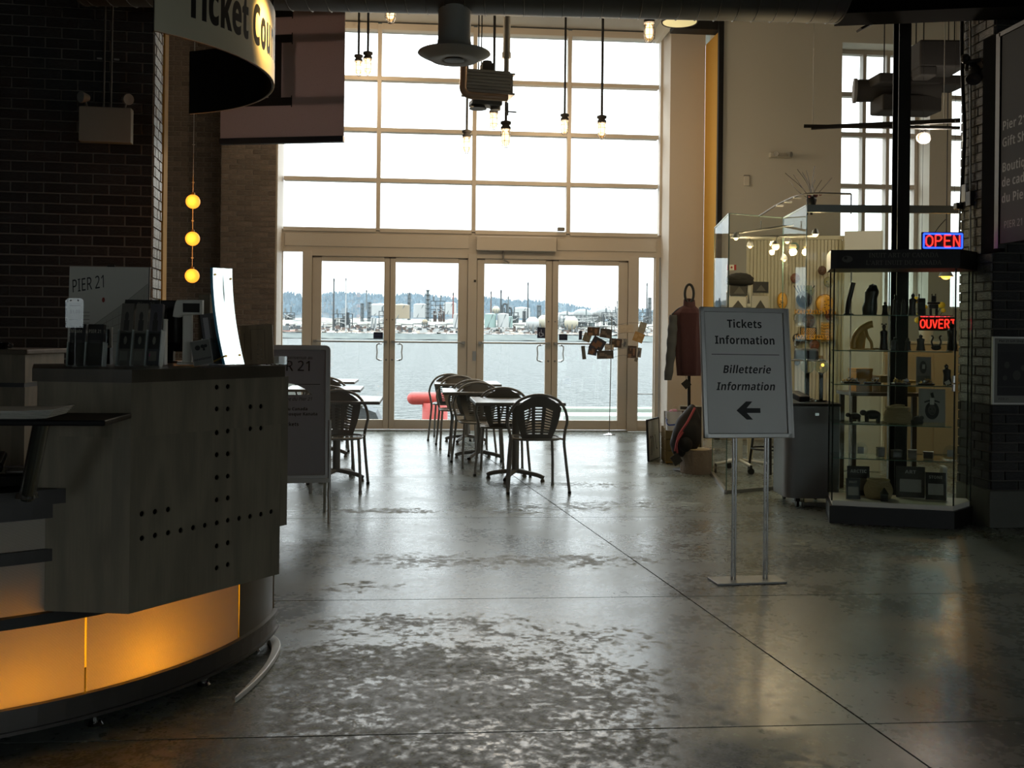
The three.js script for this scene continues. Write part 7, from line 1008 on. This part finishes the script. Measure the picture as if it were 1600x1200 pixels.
  tower(639, 458, 496, 5, metal.mid, 'slim refinery tower left of the big tower in the second door'); tower(668, 453, 497, 8, metal.mid, 'biggest refinery tower with platforms in the second door'); tower(566, 474, 498, 5, metal.mid, 'first of a pair of refinery towers in the first door'); tower(577, 472, 498, 6, metal.mid, 'second of a pair of refinery towers in the first door'); tower(1015, 465, 498, 5, metal.mid, 'refinery tower in the far side window'); tower(543.5, 488, 506, 4, metal.dark, 'low refinery tower at the foot of the thin white mast'); tower(842, 477, 496, 6, metal.mid, 'short refinery tower near the domed tanks'); tower(819, 486, 499, 5, metal.dark, 'low dark tower at the base of the slim chimney');
  const block = (px, py0, py1, w, m, label, d = dS) => { const a = base(px, py1, d), b = base(px, py0, d), hgt = b.y - a.y + 2, k = d / F, t = thing('process_building', label, 'building', V(a.x, a.y - 2, a.z)); const ww = w * k, bays = Math.max(3, Math.round(ww / 3)), fl = Math.max(3, Math.round(hgt / 2.6)), g = [], ves = [], pip = []; for (let i = 0; i <= bays; i++) for (const z of [0, -5]) g.push(bx(0.34, hgt, 0.34, (i / bays - 0.5) * ww, hgt / 2, z)); for (let j = 1; j <= fl; j++) for (const z of [0, -5]) g.push(bx(ww + 0.4, 0.34, 0.5, 0, j * hgt / fl - 0.2, z)); for (let i = 0; i < bays * 2; i++) { const r2 = rr(0.5, 1.2), h2 = rr(0.3, 0.85) * hgt; ves.push(cyl(r2, r2, h2, rr(-0.45, 0.45) * ww, h2 / 2, rr(-4.4, -1), 12)); pip.push(bar(V(rr(-0.5, 0.5) * ww, rr(0.1, 0.9) * hgt, 0.3), V(rr(-0.5, 0.5) * ww, rr(0.1, 0.9) * hgt, 0.3), 0.16, 6)); } obj('vessel', ves, m, t); obj('pipework', pip, metal.white, t); obj('gantry', g, metal.dark, t); obj('vent', [cyl(0.6, 0.6, 3, -w * k * 0.3, hgt + 1.4, -3), cyl(0.5, 0.5, 4, w * k * 0.2, hgt + 1.9, -3)], metal.mid, t); };
  block(684, 470, 498, 22, metal.brown, 'brown framed process building beside the biggest tower'); block(605, 486, 502, 26, metal.dark, 'dark process building in the first door'); block(535, 490, 506, 30, metal.mid, 'grey pipe-laden building at the foot of the tall dark chimney'); block(450, 488, 495, 18, metal.mid, 'grey shed in the narrow side window'); block(1012, 488, 502, 22, metal.mid, 'grey works building in the far side window'); block(905, 492, 505, 60, metal.mid, 'long low works building behind the lone sphere tank'); block(800, 488, 500, 20, metal.mid, 'grey works building under the bent pipes'); block(957, 488, 504, 30, metal.dark, 'dark works building in the fourth door');
  const tank = (px, py0, py1, w, m, label, d = dS - 30) => { const a = base(px, py1, d), b = base(px, py0, d), k = d / F, r = w * k / 2, hgt = b.y - a.y + 1.5, t = thing('storage_tank', label, 'tank', V(a.x, a.y - 1.5, a.z)); obj('tank_wall', cyl(r, r, hgt, 0, hgt / 2, 0, 32), m, t); obj('roof', lathe([[r, 0], [r * 0.7, r * 0.12], [0, r * 0.2]], 32).translate(0, hgt, 0), m, t); obj('stair', bar(V(-r * 0.5, 0, r * 0.9), V(r * 0.4, hgt, r * 0.95), 0.3, 6), metal.mid, t); };
  tank(594, 477, 490, 34, metal.white, 'wide white tank with a pale roof in the first door', 760); tank(627, 477, 494, 26, metal.beige, 'beige tank in the second door'); tank(657, 476, 493, 22, metal.white, 'white tank in front of the biggest tower', 730); tank(713, 491, 508, 10, metal.white, 'narrow white tank cut by the second door edge'); tank(766, 491, 508, 18, metal.mint, 'mint green tank nearest the door stile'); tank(786, 491, 508, 18, metal.white, 'white tank between two mint tanks'); tank(797, 495, 508, 8, metal.mint, 'small mint tank beside the white tank', 672); tank(581.5, 496, 509, 4, metal.white, 'first of two small white silos low in the first door', 640); tank(586.5, 497, 509, 4, metal.white, 'second of two small white silos low in the first door', 640); tank(703, 474, 488, 20, metal.white, 'pale tank behind the red-brown chimney', 760); tank(740, 478, 490, 20, metal.cream, 'cream tank hidden partly by the middle door post', 740); tank(815, 482, 494, 26, metal.white, 'white tank behind the slim lone chimney', 760);
  const ball = (px, py, r, m, label, d = dS - 40) => { const c = base(px, py, d), k = d / F, R = r * k, t = thing('sphere_tank', label, 'tank', c); obj('sphere', sph(R, 0, 0, 0, 32), m, t); for (let i = 0; i < 8; i++) { const a = i * Math.PI / 4; obj('leg', cyl(0.3, 0.3, R * 1.35, Math.cos(a) * R * 0.92, -R * 0.66, Math.sin(a) * R * 0.92, 8), metal.mid, t); } obj('catwalk', new THREE.TorusGeometry(R * 0.3, 0.2, 6, 20).rotateX(Math.PI / 2).translate(0, R * 0.98, 0), metal.mid, t); };
  ball(832, 505, 10.5, metal.white, 'white sphere tank beside the door stile'); ball(851, 503, 11.5, metal.cream, 'cream sphere tank cut by the door stile', 660); ball(892.5, 504.5, 11, metal.cream, 'lone cream sphere tank in the fourth door'); ball(775, 484, 6, metal.cream, 'small cream sphere tank above the mint tanks', 740); ball(664, 503, 4.5, metal.beige, 'small beige sphere tank low in the second door');
  { const t = thing('bent_pipes', 'dark bent flue pipes above the white and mint tanks', 'pipes', base(785, 490)); const k = s; obj('pipe', [tube([V(0, -2, 0), V(0, 9 * k, 0), V(2 * k, 15 * k, 0), V(6 * k, 15 * k, 0), V(7 * k, 12 * k, 0), V(7 * k, 0, 0)], 0.7, 30, 8), tube([V(7 * k, 4 * k, 0), V(8 * k, 9 * k, 0), V(13 * k, 9 * k, 0), V(14 * k, 6 * k, 0), V(14 * k, -6, 0)], 0.7, 30, 8)], metal.dark, t); obj('support', [bx(0.8, 8, 0.8, 3 * k, 0, 0), bx(0.8, 8, 0.8, 10 * k, 0, 0)], metal.dark, t); }
  { const a = base(457, 507, 625), t = thing('red_ship', 'long red hull and pale deck of a moored barge in the narrow side window', 'ship', V(a.x, SEA, a.z - 4)), k = 625 / F; const L = 46 * k; obj('hull', rb(L, 5.0, 5, 0, 2.2, 0, 0.8, 2), metal.red, t); obj('deckhouse', rb(L * 0.3, 3, 4, -L * 0.3, 6, 0, 0.2), metal.mid, t); const b = base(457, 509, 618), w = thing('white_barge', 'low white barge in front of the red hull', 'ship', V(b.x, SEA, b.z)); obj('hull', rb(44 * k, 2.6, 4, 0, 1.6, 0, 0.5, 2), metal.white, w); obj('rail', bx(43 * k, 0.3, 0.3, 0, 3.4, 1.6), metal.mid, w); }
  // small works clutter on the shore nobody could count
  const cg = { w: [], d: [], b: [] }; for (let k = 0; k < 900; k++) { const px = rr(430, 1030), d = rr(625, 720), q = P(px, 521, d), w = rr(0.6, 3.2), hh = rr(0.4, 2.2), y = SEA + 3.4 + (d - 619) / 81 * 3.2; const g = bx(w, hh, rr(0.6, 2), q.x, y + hh / 2 + rr(-0.2, 0.6), q.z); (rnd() < (px > 740 ? 0.55 : 0.3) ? cg.w : rnd() < 0.5 ? cg.d : cg.b).push(g); }
  const cl = tag(obj('shore_clutter', cg.w, metal.white), 'white specks of snow, sheds and debris scattered along the far shore', 'clutter', null, 'stuff'); tag(obj('shore_clutter', cg.d, metal.dark), 'dark specks of machinery scattered along the far shore', 'clutter', null, 'stuff'); tag(obj('shore_clutter', cg.b, metal.brown), 'brown earth heaps and scrap scattered along the far shore', 'clutter', null, 'stuff');
  const pr = []; for (let k = 0; k < 30; k++) { const px = 505 + k * 17.5, d = 700, q = P(px, 521, d), q2 = P(px + 17.5, 521, d); pr.push(beam(V(q.x, 6 + (k % 3) * 0.6, q.z), V(q2.x, 6 + (k % 3) * 0.6, q2.z), 1, 0.5), beam(V(q.x, 4.5, q.z), V(q2.x, 4.5, q2.z), 1, 0.5), bx(0.4, 7, 0.4, q.x, 3.5, q.z)); } tag(obj('pipe_rack', pr, metal.dark), 'long dark pipe rack running through the refinery across the harbour', 'pipe rack');
  { const g = []; for (let k = 0; k < 46; k++) { const f = k / 45, px = 872 + f * 80, py = 503 - f * 12 - Math.sin(f * 3) * 3, q = P(px + rr(-8, 8), py + rr(-5, 5), 760 + rr(-15, 15)), i = new THREE.IcosahedronGeometry(rr(2, 5.5), 2); i.scale(1.4, 0.8, 1); g.push(i.translate(q.x, q.y, q.z)); } tag(obj('steam_plume', g, mat('#a6a8a8', 1, 0, { transmission: 0.6, thickness: 0 })), 'white steam drifting low over the refinery in the fourth door', 'steam', null, 'stuff'); }
}
// ---------------------------------------------------------------- done
scene.traverse((o) => { if (o.isMesh) o.castShadow = o.receiveShadow = true; });
renderer.render(scene, camera);
